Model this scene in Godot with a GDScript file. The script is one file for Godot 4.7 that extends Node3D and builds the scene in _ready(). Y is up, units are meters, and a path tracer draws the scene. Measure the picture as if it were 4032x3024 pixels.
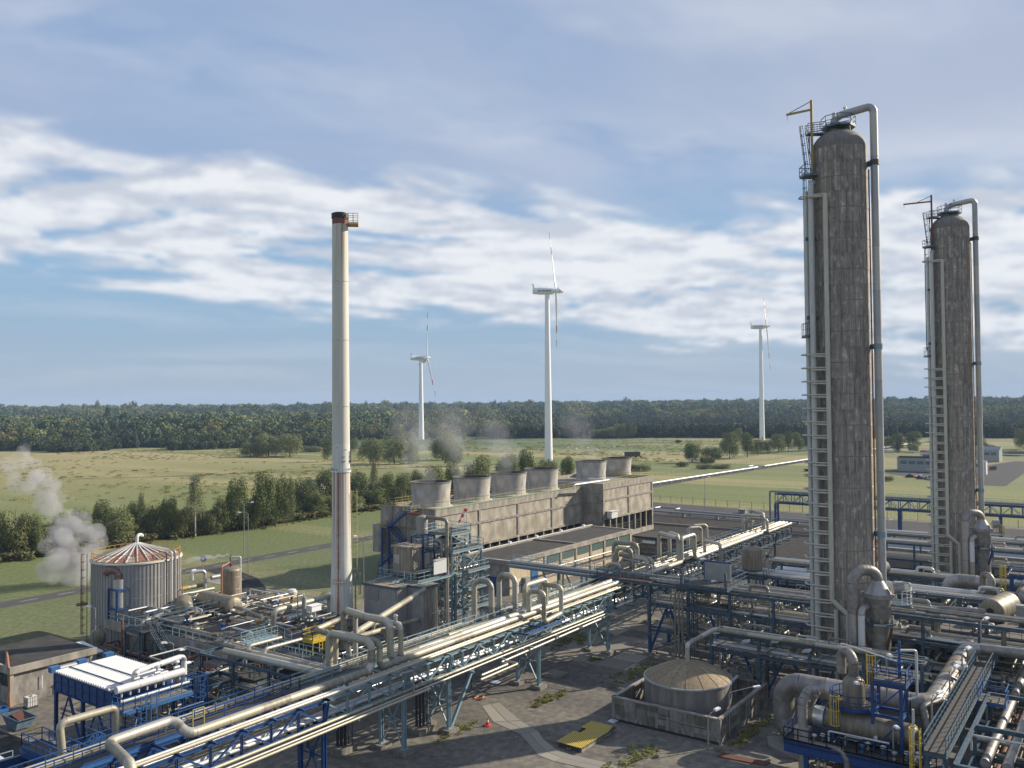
extends Node3D
# A fertiliser plant seen from one of its own columns: x runs along the main pipe bridge, -z towards the road.

class MB:
	# collects faces of one mesh, in world coordinates
	var v := PackedVector3Array()
	var n := PackedVector3Array()
	var uv := PackedVector2Array()
	var col := PackedColorArray()
	var ix := PackedInt32Array()
	var tint := Color(1, 1, 1)
	var use_col := false

	func vert(p: Vector3, nn: Vector3, t := Vector2.ZERO) -> int:
		v.append(p); n.append(nn); uv.append(t)
		if use_col: col.append(tint)
		return v.size() - 1

	func tri(a: int, b: int, c: int) -> void:
		var f := (v[b] - v[a]).cross(v[c] - v[a])
		if f.dot(n[a] + n[b] + n[c]) > 0.0:
			ix.append(a); ix.append(c); ix.append(b)
		else:
			ix.append(a); ix.append(b); ix.append(c)

	func quad(a: Vector3, b: Vector3, c: Vector3, d: Vector3, nn: Vector3) -> MB:
		var i := vert(a, nn, Vector2(0, 0)); vert(b, nn, Vector2(1, 0)); vert(c, nn, Vector2(1, 1)); vert(d, nn, Vector2(0, 1))
		tri(i, i + 1, i + 2); tri(i, i + 2, i + 3)
		return self

	func obox(c: Vector3, x: Vector3, y: Vector3, z: Vector3) -> MB:
		# x, y, z are half extents
		for s in [1.0, -1.0]:
			quad(c + s * x - y - z, c + s * x + y - z, c + s * x + y + z, c + s * x - y + z, (s * x).normalized())
			quad(c - x + s * y - z, c + x + s * y - z, c + x + s * y + z, c - x + s * y + z, (s * y).normalized())
			quad(c - x - y + s * z, c + x - y + s * z, c + x + y + s * z, c - x + y + s * z, (s * z).normalized())
		return self

	func box(c: Vector3, s: Vector3) -> MB:
		return obox(c, Vector3(s.x / 2, 0, 0), Vector3(0, s.y / 2, 0), Vector3(0, 0, s.z / 2))

	func span(a: Vector3, b: Vector3) -> MB:
		return box((a + b) / 2, (b - a).abs())

	func bar(a: Vector3, b: Vector3, w: float, h := -1.0, up := Vector3.UP) -> MB:
		var d := b - a
		if d.length() < 0.001: return self
		var z := d.normalized()
		if absf(z.dot(up)) > 0.98: up = Vector3(1, 0, 0)
		var x := up.cross(z).normalized()
		var y := z.cross(x)
		return obox((a + b) / 2, x * w / 2, y * (w if h < 0 else h) / 2, d / 2)

	func hbar(a: Vector3, b: Vector3, w: float, h: float, t := 0.03, up := Vector3.UP) -> MB:
		# a rolled steel section: two flanges and a web
		var z := (b - a).normalized()
		if absf(z.dot(up)) > 0.98: up = Vector3(1, 0, 0)
		var x := up.cross(z).normalized()
		var y := z.cross(x)
		var c := (a + b) / 2
		var l := (b - a) / 2
		obox(c + y * (h - t) / 2, x * w / 2, y * t / 2, l)
		obox(c - y * (h - t) / 2, x * w / 2, y * t / 2, l)
		return obox(c, x * t / 2, y * (h / 2 - t - 0.003), l)

	func ring(p: Vector3, x: Vector3, y: Vector3, ax: Vector3, m: Vector3, r: float, seg: int, slope := 0.0, tv := 0.0) -> int:
		# ring of vertices about p, cut along the plane whose normal is m
		var first := v.size()
		var dm := ax.dot(m)
		for k in seg + 1:
			var a := TAU * k / seg
			var e := (x * cos(a) + y * sin(a))
			var q := e * r
			if absf(dm) > 0.05: q -= ax * (q.dot(m) / dm)
			vert(p + q, (e + ax * slope).normalized(), Vector2(float(k) / seg, tv))
		return first

	func weave(a: int, b: int, seg: int) -> void:
		for k in seg:
			tri(a + k, a + k + 1, b + k + 1); tri(a + k, b + k + 1, b + k)

	func cap(p: Vector3, x: Vector3, y: Vector3, nn: Vector3, r: float, seg: int) -> void:
		var c := vert(p, nn)
		for k in seg + 1:
			var a := TAU * k / seg
			vert(p + (x * cos(a) + y * sin(a)) * r, nn)
		for k in seg: tri(c, c + 1 + k, c + 2 + k)

	func cone(a: Vector3, b: Vector3, r0: float, r1: float, seg := 10, caps := true) -> MB:
		var z := (b - a).normalized()
		var x := z.cross(Vector3.UP if absf(z.y) < 0.95 else Vector3.RIGHT).normalized()
		var y := x.cross(z)
		var s := (r0 - r1) / maxf((b - a).length(), 0.001)
		var i := ring(a, x, y, z, z, r0, seg, s, 0.0)
		var j := ring(b, x, y, z, z, r1, seg, s, 1.0)
		weave(i, j, seg)
		if caps:
			if r0 > 0.001: cap(a, x, y, -z, r0, seg)
			if r1 > 0.001: cap(b, x, y, z, r1, seg)
		return self

	func tube(a: Vector3, b: Vector3, r: float, seg := 8) -> MB:
		return cone(a, b, r, r, seg)

	func path(p: PackedVector3Array, r: float, seg := 8, caps := true) -> MB:
		# a mitred tube along the points: every stretch has rings of its own, as jacketed pipes have
		var d0 := (p[1] - p[0]).normalized()
		var x := d0.cross(Vector3.UP if absf(d0.y) < 0.95 else Vector3.RIGHT).normalized()
		var y := x.cross(d0)
		var m0 := d0
		if caps: cap(p[0], x, y, -d0, r, seg)
		for k in p.size() - 1:
			var d := (p[k + 1] - p[k]).normalized()
			var q := Quaternion(d0, d) if d0.dot(d) > -0.999 else Quaternion()
			x = q * x; y = q * y
			var m1 := d
			if k + 2 < p.size(): m1 = (d + (p[k + 2] - p[k + 1]).normalized()).normalized()
			var i := ring(p[k], x, y, d, m0, r, seg)
			var j := ring(p[k + 1], x, y, d, m1, r, seg)
			weave(i, j, seg)
			d0 = d; m0 = m1
		if caps: cap(p[p.size() - 1], x, y, d0, r, seg)
		return self

	func lathe(c: Vector3, prof: Array, seg := 24, sharp := false) -> MB:
		# prof: Vector2(radius, height); round the vertical through c
		var i := -1
		for k in prof.size() - 1:
			var a: Vector2 = prof[k]
			var b: Vector2 = prof[k + 1]
			var na := (b - a).orthogonal()
			if not sharp and k > 0 and (a - prof[k - 1]).normalized().dot((b - a).normalized()) > 0.8: na = na.normalized() + (a - prof[k - 1]).orthogonal().normalized()
			var nb := (b - a).orthogonal()
			if not sharp and k + 2 < prof.size() and (prof[k + 2] - b).normalized().dot((b - a).normalized()) > 0.8: nb = nb.normalized() + (prof[k + 2] - b).orthogonal().normalized()
			na = na.normalized(); nb = nb.normalized()
			var f := v.size()
			for t in 2:
				var q: Vector2 = [a, b][t]
				var w: Vector2 = [na, nb][t]
				for s in seg + 1:
					var g := TAU * s / seg
					vert(c + Vector3(cos(g) * q.x, q.y, sin(g) * q.x), Vector3(cos(g) * w.x, w.y, sin(g) * w.x), Vector2(float(s) / seg, q.y))
			weave(f, f + seg + 1, seg)
		return self

	func prism(pts: Array, y0: float, y1: float) -> MB:
		# a flat outline in plan (Vector2 x, z), convex or nearly, between two heights
		var poly := PackedVector2Array(pts)
		var t := Geometry2D.triangulate_polygon(poly)
		for s in [[y1, Vector3.UP], [y0, Vector3.DOWN]]:
			var f := v.size()
			for q in poly: vert(Vector3(q.x, s[0], q.y), s[1], q)
			for k in range(0, t.size(), 3): tri(f + t[k], f + t[k + 1], f + t[k + 2])
		if y1 - y0 > 0.0005:
			var mid := Vector2.ZERO
			for q in poly: mid += q / poly.size()
			for k in poly.size():
				var a := poly[k]
				var b := poly[(k + 1) % poly.size()]
				var nn := (b - a).orthogonal().normalized()
				if nn.dot((a + b) / 2 - mid) < 0: nn = -nn
				quad(Vector3(a.x, y0, a.y), Vector3(b.x, y0, b.y), Vector3(b.x, y1, b.y), Vector3(a.x, y1, a.y), Vector3(nn.x, 0, nn.y))
		return self

	func mesh(o := Vector3.ZERO) -> ArrayMesh:
		var a := []
		a.resize(Mesh.ARRAY_MAX)
		var w := v
		if o != Vector3.ZERO:
			w = PackedVector3Array()
			w.resize(v.size())
			for k in v.size(): w[k] = v[k] - o
		a[Mesh.ARRAY_VERTEX] = w; a[Mesh.ARRAY_NORMAL] = n; a[Mesh.ARRAY_TEX_UV] = uv; a[Mesh.ARRAY_INDEX] = ix
		if use_col: a[Mesh.ARRAY_COLOR] = col
		var am := ArrayMesh.new()
		am.add_surface_from_arrays(Mesh.PRIMITIVE_TRIANGLES, a)
		return am

var M := {}
var origin := {}
var taken := {}
var rng := RandomNumberGenerator.new()
var fbm := FastNoiseLite.new()
var fine := FastNoiseLite.new()

func V(x: float, y: float, z: float) -> Vector3:
	return Vector3(x, y, z)

func numbered(called: String) -> String:
	taken[called] = taken.get(called, -1) + 1
	return called if taken[called] == 0 else "%s_%03d" % [called, taken[called]]

func tag(o: Node3D, label: String, category: String, group := "", kind := "") -> Node3D:
	o.set_meta("label", label)
	if category: o.set_meta("category", category)
	if group: o.set_meta("group", group)
	if kind: o.set_meta("kind", kind)
	return o

func thing(called: String, label: String, category: String, at := Vector3.ZERO, group := "") -> Node3D:
	# a thing of its own: a node at its base, whose children are its parts (given in world coordinates)
	var o := Node3D.new()
	o.name = numbered(called)
	add_child(o)
	o.position = at
	origin[o] = at
	return tag(o, label, category, group)

func part(called: String, m: MB, mat: Material, parent: Node3D) -> MeshInstance3D:
	var o := MeshInstance3D.new()
	var key := "%d/%s" % [parent.get_instance_id(), called]
	taken[key] = taken.get(key, -1) + 1
	o.name = called if taken[key] == 0 else "%s_%03d" % [called, taken[key]]
	var at: Vector3 = origin[parent]
	o.mesh = m.mesh(at)
	o.material_override = mat
	parent.add_child(o)
	origin[o] = at
	return o

func solo(called: String, m: MB, mat: Material, label: String, category: String, group := "", at = null) -> MeshInstance3D:
	# a thing that is one mesh
	var o := MeshInstance3D.new()
	o.name = numbered(called)
	var p: Vector3 = m.v[0] if at == null else at
	o.mesh = m.mesh(p)
	o.material_override = mat
	add_child(o)
	o.position = p
	origin[o] = p
	tag(o, label, category, group)
	return o

func structure(called: String, m: MB, mat: Material, kind := "structure", label := "") -> MeshInstance3D:
	var o := MeshInstance3D.new()
	o.name = numbered(called)
	o.mesh = m.mesh()
	o.material_override = mat
	add_child(o)
	origin[o] = Vector3.ZERO
	o.set_meta("kind", kind)
	if label: o.set_meta("label", label)
	return o

func lin(r: float, g: float, b: float) -> Color:
	return Color(r, g, b).linear_to_srgb()

func noise_tex(freq: float, octaves: int, lo: float, hi: float, s := 1, size := 512, gain := 0.5, kind := FastNoiseLite.TYPE_SIMPLEX_SMOOTH) -> NoiseTexture2D:
	var f := FastNoiseLite.new()
	f.noise_type = kind
	f.seed = s
	f.frequency = freq
	f.fractal_octaves = octaves
	f.fractal_gain = gain
	var t := NoiseTexture2D.new()
	t.width = size; t.height = size
	t.seamless = true
	t.noise = f
	var g := Gradient.new()
	g.set_color(0, Color(lo, lo, lo)); g.set_color(1, Color(hi, hi, hi))
	t.color_ramp = g
	return t

func mat(key: String, c: Color, rough: float, metal := 0.0, tex: Texture2D = null, scale := Vector3.ONE) -> StandardMaterial3D:
	var m := StandardMaterial3D.new()
	m.resource_name = key
	m.albedo_color = c
	m.roughness = rough
	m.metallic = metal
	if tex:
		m.albedo_texture = tex
		m.uv1_triplanar = true
		m.uv1_world_triplanar = true
		m.uv1_scale = scale
	M[key] = m
	return m

func detail(key: String, tex: Texture2D, bump := 0.0, bump_tex: Texture2D = null) -> void:
	var m: StandardMaterial3D = M[key]
	if bump_tex:
		m.heightmap_enabled = true
		m.heightmap_texture = bump_tex
		m.heightmap_scale = bump

func bend(p: Array, r: float, n := 4) -> Array:
	# rounds the corners of a polyline; gives [kind, points] stretches: straight ones and elbows
	var out := []
	var at: Vector3 = p[0]
	for k in range(1, p.size() - 1):
		var a: Vector3 = p[k]
		var d0 := (a - at).normalized()
		var d1: Vector3 = (p[k + 1] - a).normalized()
		var ang := d0.angle_to(d1)
		if ang < 0.04: continue
		if ang > 3.0:
			out.append(["section", PackedVector3Array([at, a])])
			at = a
			continue
		var t := r * tan(ang / 2)
		t = minf(t, minf((a - at).length() * 0.98, (p[k + 1] - a).length() * (0.49 if k + 2 < p.size() else 0.98)))
		var rr := t / tan(ang / 2)
		var s := a - d0 * t
		var ax := d0.cross(d1).normalized()
		var c := s + ax.cross(d0) * rr
		var pts := PackedVector3Array()
		var m := maxi(2, ceili(n * ang / (PI / 2)))
		for j in m + 1: pts.append(c + (s - c).rotated(ax, ang * j / m))
		if (s - at).length() > 0.01: out.append(["section", PackedVector3Array([at, s])])
		out.append(["elbow", pts])
		at = pts[m]
	if ((p[p.size() - 1] as Vector3) - at).length() > 0.01: out.append(["section", PackedVector3Array([at, p[p.size() - 1]])])
	return out

func pipe_parts(parent: Node3D, p: Array, r: float, mats: Array, seg := 10, bendr := 1.6, step := 0.0, gores := 4) -> void:
	# sections, elbows and jacket bands as parts; step > 0 cuts long sections at jacket joints
	for s in bend(p, r * bendr, gores):
		var pts: PackedVector3Array = s[1]
		if s[0] == "section" and step > 0.0:
			var l := (pts[1] - pts[0]).length()
			var cnt := maxi(1, roundi(l / step))
			var d := (pts[1] - pts[0]) / cnt
			for k in cnt:
				var a := pts[0] + d * k
				part("section", MB.new().path(PackedVector3Array([a, a + d]), r, seg), mats[rng.randi() % mats.size()], parent)
				if k > 0: part("jacket_band", MB.new().tube(a - d.normalized() * 0.06, a + d.normalized() * 0.06, r * 1.025 + 0.006, seg), mats[0], parent)
		else:
			part(s[0], MB.new().path(pts, r, seg), mats[rng.randi() % mats.size()], parent)

func pipe_mesh(m: MB, p: Array, r: float, seg := 8, bendr := 1.8) -> MB:
	# a whole thin pipe, bends and all
	var all := PackedVector3Array()
	for s in bend(p, r * bendr, 3):
		for q in s[1]:
			if all.is_empty() or all[all.size() - 1].distance_to(q) > 0.002: all.append(q)
	return m.path(all, r, seg)

func pipe(called: String, label: String, p: Array, r: float, mats, group := "", step := 0.0, seg := 10, bendr := 1.6, gores := 4) -> Node3D:
	var list: Array = mats if mats is Array else [mats]
	if r < 0.14:
		var o := solo(called, pipe_mesh(MB.new(), p, r, 7), list[0], label, "pipe", group, p[0])
		return o
	var t := thing(called, label, "pipe", p[0], group)
	pipe_parts(t, p, r, list, seg, bendr, step, gores)
	return t

func rails(parent: Node3D, p: Array, m: Material, h := 1.1, gap := 1.5, closed := false, single_posts := false, r := 0.035) -> void:
	# a handrail with a knee rail along the points, and its posts
	var top := MB.new()
	var pts := p.duplicate()
	if closed: pts.append(p[0])
	for k in pts.size() - 1:
		var a: Vector3 = pts[k]
		var b: Vector3 = pts[k + 1]
		top.bar(a + Vector3(0, h, 0), b + Vector3(0, h, 0), r * 2)
		top.bar(a + Vector3(0, h * 0.52, 0), b + Vector3(0, h * 0.52, 0), r * 1.5)
		top.bar(a + Vector3(0, 0.07, 0), b + Vector3(0, 0.07, 0), r * 0.7, 0.12)
		var cnt := maxi(1, roundi((b - a).length() / gap))
		for j in cnt + (1 if k == pts.size() - 2 and not closed else 0):
			var q := a.lerp(b, float(j) / cnt)
			if single_posts: part("railing_post", MB.new().bar(q, q + Vector3(0, h, 0), r * 1.7), m, parent)
			else: top.bar(q, q + Vector3(0, h, 0), r * 1.7)
	part("handrail", top, m, parent)

func ladder(parent: Node3D, a: Vector3, b: Vector3, side: Vector3, m: Material, w := 0.5, cage: Material = null, outward := Vector3.ZERO, cage_from := 0.3) -> void:
	var l := MB.new()
	for s in [-0.5, 0.5]: l.bar(a + side * w * s, b + side * w * s, 0.07)
	var cnt := maxi(2, int((b - a).length() / 0.4))
	for k in cnt:
		var q := a.lerp(b, (k + 0.5) / cnt)
		l.bar(q - side * w / 2, q + side * w / 2, 0.04)
	part("ladder", l, m, parent)
	if cage:
		var c := MB.new()
		var loops := maxi(2, int((b - a).length() * (1 - cage_from) / 1.0))
		var ring_at := func(q: Vector3, ang: float) -> Vector3: return q + side * cos(ang) * 0.4 + outward * (0.35 + sin(ang) * 0.4)
		for k in loops + 1:
			var q := a.lerp(b, cage_from + (1 - cage_from) * k / loops)
			for j in 6: c.bar(ring_at.call(q, PI * j / 6 - 0.3), ring_at.call(q, PI * (j + 1) / 6 - 0.3 + (0.1 if j == 5 else 0.0)), 0.06)
		for j in 5:
			var ang := PI * (j + 0.7) / 5.4
			c.bar(ring_at.call(a.lerp(b, cage_from), ang), ring_at.call(b, ang), 0.05)
		part("safety_cage", c, cage, parent)

func stairs(parent: Node3D, a: Vector3, b: Vector3, w: float, m: Material, tread: Material, rail := true) -> void:
	# a straight flight from a up to b with open treads
	var d := b - a
	var flat := Vector3(d.x, 0, d.z).normalized()
	var side := flat.cross(Vector3.UP)
	for s in [-0.5, 0.5]: part("stringer", MB.new().bar(a + side * w * s, b + side * w * s, 0.07, 0.24), m, parent)
	var cnt := maxi(3, roundi(d.y / 0.24))
	for k in cnt: part("stair_tread", MB.new().obox(a.lerp(b, (k + 0.5) / cnt), side * (w / 2 - 0.04), Vector3(0, 0.02, 0), flat * 0.13), tread, parent)
	if rail:
		var r := MB.new()
		for s in [-0.5, 0.5]:
			r.bar(a + side * w * s + V(0, 1, 0), b + side * w * s + V(0, 1, 0), 0.06)
			r.bar(a + side * w * s + V(0, 0.5, 0), b + side * w * s + V(0, 0.5, 0), 0.05)
			for k in 5: r.bar(a.lerp(b, k / 4.0) + side * w * s, a.lerp(b, k / 4.0) + side * w * s + V(0, 1, 0), 0.06)
		part("handrail", r, m, parent)

func lamp_post(label: String, at: Vector3, h: float, arm: Vector3, metal: Material, group := "", tilt := 0.25) -> void:
	var t := thing("lamp_post", label, "lamp post", at, group)
	var top := at + V(0, h, 0)
	part("pole", MB.new().cone(at, top, 0.09, 0.06, 8), metal, t)
	part("lamp_arm", MB.new().path(PackedVector3Array([top - V(0, 0.05, 0), top + arm * 0.4 + V(0, 0.22, 0), top + arm + V(0, tilt, 0)]), 0.04, 7), metal, t)
	var z := (arm.normalized() + V(0, 0.12, 0)).normalized()
	var hd := MB.new().obox(top + arm + V(0, tilt, 0) + z * 0.3, z.cross(Vector3.UP).normalized() * 0.17, V(0, 0.07, 0), z * 0.36)
	hd.obox(top + arm + V(0, tilt + 0.09, 0) + z * 0.3, z.cross(Vector3.UP).normalized() * 0.12, V(0, 0.05, 0), z * 0.26)
	part("lamp_head", hd, M.lamp_white, t)

func _ready() -> void:
	rng.seed = 7
	fbm.seed = 11; fbm.frequency = 1.0; fbm.fractal_octaves = 5
	fine.seed = 5; fine.frequency = 1.0; fine.fractal_octaves = 3
	# camera
	var cam := Camera3D.new()
	cam.name = "camera"
	cam.fov = 48.07
	cam.near = 0.5
	cam.far = 12000.0
	cam.transform = Transform3D(Basis(Vector3.UP, deg_to_rad(-54.3)) * Basis(Vector3.RIGHT, deg_to_rad(1.39)) * Basis(Vector3.BACK, deg_to_rad(-0.51)), V(0, 33, 0))
	add_child(cam)
	# sky
	var env := Environment.new()
	env.background_mode = Environment.BG_SKY
	env.sky = Sky.new()
	var pano := PanoramaSkyMaterial.new()
	pano.panorama = ImageTexture.create_from_image(sky_image())
	pano.energy_multiplier = 0.69
	env.sky.sky_material = pano
	env.tonemap_mode = Environment.TONE_MAPPER_LINEAR
	env.tonemap_exposure = 1.6
	env.sdfgi_enabled = true
	env.ssao_enabled = true
	env.ssil_enabled = true
	env.fog_enabled = true
	env.fog_density = 0.00011
	env.fog_light_color = Color(0.74, 0.86, 1.0)
	env.volumetric_fog_enabled = true
	env.volumetric_fog_density = 0.0
	var we := WorldEnvironment.new()
	we.name = "world_environment"
	we.environment = env
	add_child(we)
	# sun: low, from the right and a little ahead
	var sun := DirectionalLight3D.new()
	sun.name = "sun"
	sun.light_color = Color(1.0, 0.945, 0.86)
	sun.light_energy = 1.5
	sun.light_angular_distance = 0.5
	sun.shadow_enabled = true
	var towards := Vector3(0.839, 0.0, 0.545).normalized() * cos(deg_to_rad(27)) + V(0, sin(deg_to_rad(27)), 0)
	sun.transform = Transform3D(Basis.looking_at(-towards), V(0, 100, 0))
	add_child(sun)
	materials()
	ground()
	far_places()
	vegetation()
	turbines()
	cooling_towers()
	chimney()
	big_tank()
	bridge()
	bridge_pipes()
	steel_tower()
	left_unit()
	white_cooler()
	left_corner()
	dome_tank()
	columns()
	right_racks()
	near_right()
	steam()

func ramp(stops: Array, x: float) -> Color:
	for k in range(1, stops.size()):
		if x <= stops[k][0]:
			return (stops[k - 1][1] as Color).lerp(stops[k][1], clampf((x - stops[k - 1][0]) / (stops[k][0] - stops[k - 1][0]), 0, 1))
	return stops[stops.size() - 1][1]

func sky_image() -> Image:
	var w := 2048
	var h := 1024
	var data := PackedFloat32Array()
	data.resize(w * h * 3)
	data.fill(0.4)
	var clouds := FastNoiseLite.new()
	clouds.seed = 23; clouds.frequency = 1.0; clouds.fractal_octaves = 6; clouds.fractal_gain = 0.52
	var air := [[-1.0, Color(0.40, 0.45, 0.51)], [1.5, Color(0.375, 0.445, 0.53)], [5.0, Color(0.305, 0.44, 0.58)], [9.0, Color(0.265, 0.435, 0.63)], [16.0, Color(0.255, 0.38, 0.59)], [30.0, Color(0.26, 0.36, 0.56)], [60.0, Color(0.16, 0.27, 0.55)], [90.0, Color(0.13, 0.23, 0.5)]]
	for row in range(0, h / 2 + 2):
		var el := PI / 2 - (row + 0.5) / h * PI
		var eld := rad_to_deg(el)
		var base := ramp(air, eld)
		var ce := cos(el)
		var k := 1.0 / (maxf(sin(el), 0.0) + 0.13)
		for c in w:
			var az := (c + 0.5) / w * TAU - deg_to_rad(54.3)
			var sa := sin(az)
			var px := sa * ce * k
			var py := cos(az) * ce * k
			var x := px * 0.94 + py * 0.34
			var y := py * 0.94 - px * 0.34
			var wv := clouds.get_noise_2d(x * 0.45 + 9.0, y * 0.6 - 3.0)
			var n1 := clouds.get_noise_2d(x * 0.75 + wv * 0.5, y * 1.5 + wv * 0.6 + 20.0)
			var n2 := clouds.get_noise_2d(x * 0.26 + 40.0, y * 1.1 + wv * 0.5)
			var n3 := clouds.get_noise_2d(x * 3.1 + wv * 1.2, y * 4.6 - 11.0)
			var up := 14.6 - 4.0 * sa + wv * 4.0
			var lo := 5.6 - 6.2 * sa + wv * 2.4
			var band := smoothstep(lo - 1.6, lo + 1.6, eld) * (1.0 - smoothstep(up - 1.3, up + 2.2, eld))
			var edge := clouds.get_noise_2d(x * 2.2 - 30.0 + wv, y * 3.4 + 5.0)
			var d := clampf(band * (0.86 + 1.0 * n1 + 0.7 * edge), 0, 1)
			d = smoothstep(0.2, 0.74, d)
			var st := 18.3 - 6.5 * sa + wv * 3.0
			var streak := exp(-pow((eld - st) / 2.3, 2.0)) * clampf(0.7 + 1.0 * n2 + 0.4 * n3, 0, 1) + 0.7 * exp(-pow((eld - 25.0 + 5.0 * sa - wv * 5.0) / 2.0, 2.0)) * clampf(0.25 + 1.3 * n2 + 0.5 * n3, 0, 1)
			var veil := smoothstep(10.0, 17.0, eld) * clampf(0.62 + 0.8 * n2 + 0.35 * n1, 0, 1)
			var low := smoothstep(7.0, 1.0, absf(eld - 4.0)) * clampf(n2 * 1.6 + 0.05, 0, 1) * 0.35
			var col := base.lerp(Color(0.425, 0.475, 0.60), veil * 0.78)
			col = col.lerp(Color(0.60, 0.64, 0.73), clampf(streak, 0, 1) * 0.72)
			col = col.lerp(Color(0.62, 0.66, 0.72), low)
			var n4 := clouds.get_noise_2d(x * 7.5 + wv * 2.0, y * 9.0 + 3.0)
			var body := clampf(0.52 + n1 * 1.3 + n2 * 0.4 + n3 * 1.3 + n4 * 0.5, 0, 1)
			col = col.lerp(Color(0.55, 0.585, 0.665).lerp(Color(0.82, 0.835, 0.86), body), d * 0.93)
			var i := (row * w + c) * 3
			data[i] = col.r; data[i + 1] = col.g; data[i + 2] = col.b
	return Image.create_from_data(w, h, false, Image.FORMAT_RGBF, data.to_byte_array())

func materials() -> void:
	var speck := noise_tex(0.03, 5, 0.8, 1.0, 1)
	var blotch := noise_tex(0.008, 5, 0.66, 1.0, 2, 512, 0.6)
	var soft := noise_tex(0.01, 4, 0.86, 1.0, 3)
	var bumps := noise_tex(0.05, 5, 0.0, 1.0, 4)
	M.t = {"speck": speck, "blotch": blotch, "soft": soft, "bumps": bumps}
	# jacketed pipes: weathered aluminium sheet
	mat("clad", lin(0.46, 0.43, 0.33), 0.52, 0.35, soft, V(0.6, 0.6, 0.6))
	mat("clad_b", lin(0.38, 0.355, 0.275), 0.55, 0.3, blotch, V(0.4, 0.4, 0.4))
	mat("clad_c", lin(0.50, 0.485, 0.42), 0.48, 0.4, soft, V(0.5, 0.5, 0.5))
	mat("silver", lin(0.62, 0.63, 0.63), 0.34, 0.7, soft, V(0.5, 0.5, 0.5))
	mat("duct_a", lin(0.38, 0.36, 0.32), 0.5, 0.4, blotch, V(0.22, 0.22, 0.22))
	mat("duct_b", lin(0.30, 0.255, 0.195), 0.6, 0.2, blotch, V(0.3, 0.3, 0.3))
	mat("duct_c", lin(0.42, 0.40, 0.37), 0.45, 0.5, soft, V(0.3, 0.3, 0.3))
	mat("duct_d", lin(0.30, 0.285, 0.255), 0.5, 0.4, blotch, V(0.25, 0.25, 0.25))
	mat("vessel", lin(0.33, 0.29, 0.215), 0.55, 0.35, blotch, V(0.5, 0.06, 0.5))
	mat("cream", lin(0.55, 0.54, 0.44), 0.55, 0.0, soft, V(0.3, 0.08, 0.3))
	mat("pale_pipe", lin(0.68, 0.70, 0.70), 0.45, 0.2, soft)
	mat("pipe_grey", lin(0.30, 0.30, 0.28), 0.5, 0.3, soft)
	mat("pipe_dark", lin(0.07, 0.07, 0.07), 0.6, 0.1, soft)
	mat("pipe_rust", lin(0.23, 0.09, 0.05), 0.8, 0.0, blotch)
	mat("orange_pipe", lin(0.42, 0.17, 0.08), 0.7, 0.0, soft)
	# painted steel
	mat("blue", lin(0.013, 0.062, 0.21), 0.45, 0.0, soft, V(0.3, 0.3, 0.3))
	mat("blue_light", lin(0.035, 0.13, 0.33), 0.45, 0.0, soft, V(0.3, 0.3, 0.3))
	mat("teal", lin(0.23, 0.34, 0.385), 0.5, 0.0, soft, V(0.3, 0.3, 0.3))
	mat("slate", lin(0.085, 0.145, 0.195), 0.5, 0.0, blotch, V(0.3, 0.3, 0.3))
	mat("yellow", lin(0.62, 0.46, 0.05), 0.5, 0.0, soft)
	mat("yellow_pale", lin(0.48, 0.42, 0.14), 0.6, 0.0, blotch)
	mat("ochre", lin(0.42, 0.27, 0.06), 0.6, 0.0, soft)
	mat("white", lin(0.68, 0.69, 0.69), 0.45, 0.0, soft, V(0.2, 0.2, 0.2))
	mat("lamp_white", lin(0.75, 0.76, 0.77), 0.35)
	mat("galv", lin(0.38, 0.40, 0.40), 0.5, 0.5, soft)
	mat("green_rail", lin(0.16, 0.33, 0.22), 0.6)
	mat("red", lin(0.5, 0.05, 0.03), 0.5)
	mat("rust", lin(0.17, 0.065, 0.035), 0.85, 0.0, blotch, V(0.6, 0.6, 0.6))
	mat("black", lin(0.015, 0.016, 0.018), 0.6)
	mat("grating", lin(0.075, 0.07, 0.06), 0.8, 0.0, speck, V(2, 2, 2))
	mat("deck_plate", lin(0.17, 0.15, 0.125), 0.8, 0.0, blotch, V(0.4, 0.4, 0.4))
	# masonry
	mat("concrete", lin(0.42, 0.385, 0.325), 0.9, 0.0, blotch, V(0.10, 0.04, 0.10))
	mat("concrete_panel", lin(0.48, 0.435, 0.35), 0.9, 0.0, blotch, V(0.08, 0.045, 0.08))
	mat("concrete_grey", lin(0.34, 0.32, 0.29), 0.9, 0.0, blotch, V(0.2, 0.1, 0.2))
	mat("concrete_dark", lin(0.27, 0.25, 0.205), 0.9, 0.0, blotch, V(0.5, 0.1, 0.5))
	mat("stack_shell", lin(0.58, 0.55, 0.49), 0.9, 0.0, blotch, V(0.11, 0.05, 0.11))
	mat("plaster", lin(0.50, 0.43, 0.30), 0.9, 0.0, soft, V(0.2, 0.1, 0.2))
	mat("plinth", lin(0.24, 0.22, 0.19), 0.95, 0.0, speck)
	mat("roof_felt", lin(0.055, 0.052, 0.047), 0.95, 0.0, blotch, V(0.1, 0.1, 0.1))
	mat("siding", lin(0.41, 0.405, 0.385), 0.6, 0.1, soft, V(0.1, 0.1, 0.1))
	mat("siding_warm", lin(0.42, 0.385, 0.31), 0.65, 0.1, blotch, V(0.4, 0.06, 0.4))
	mat("roof_dirty", lin(0.40, 0.33, 0.25), 0.85, 0.0, blotch, V(0.3, 0.3, 0.3))
	mat("glass", lin(0.03, 0.05, 0.055), 0.12, 0.0)
	mat("glass_block", lin(0.11, 0.17, 0.165), 0.3, 0.0, soft)
	mat("slab", lin(0.34, 0.31, 0.255), 0.95, 0.0, speck, V(0.5, 0.5, 0.5))
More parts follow.
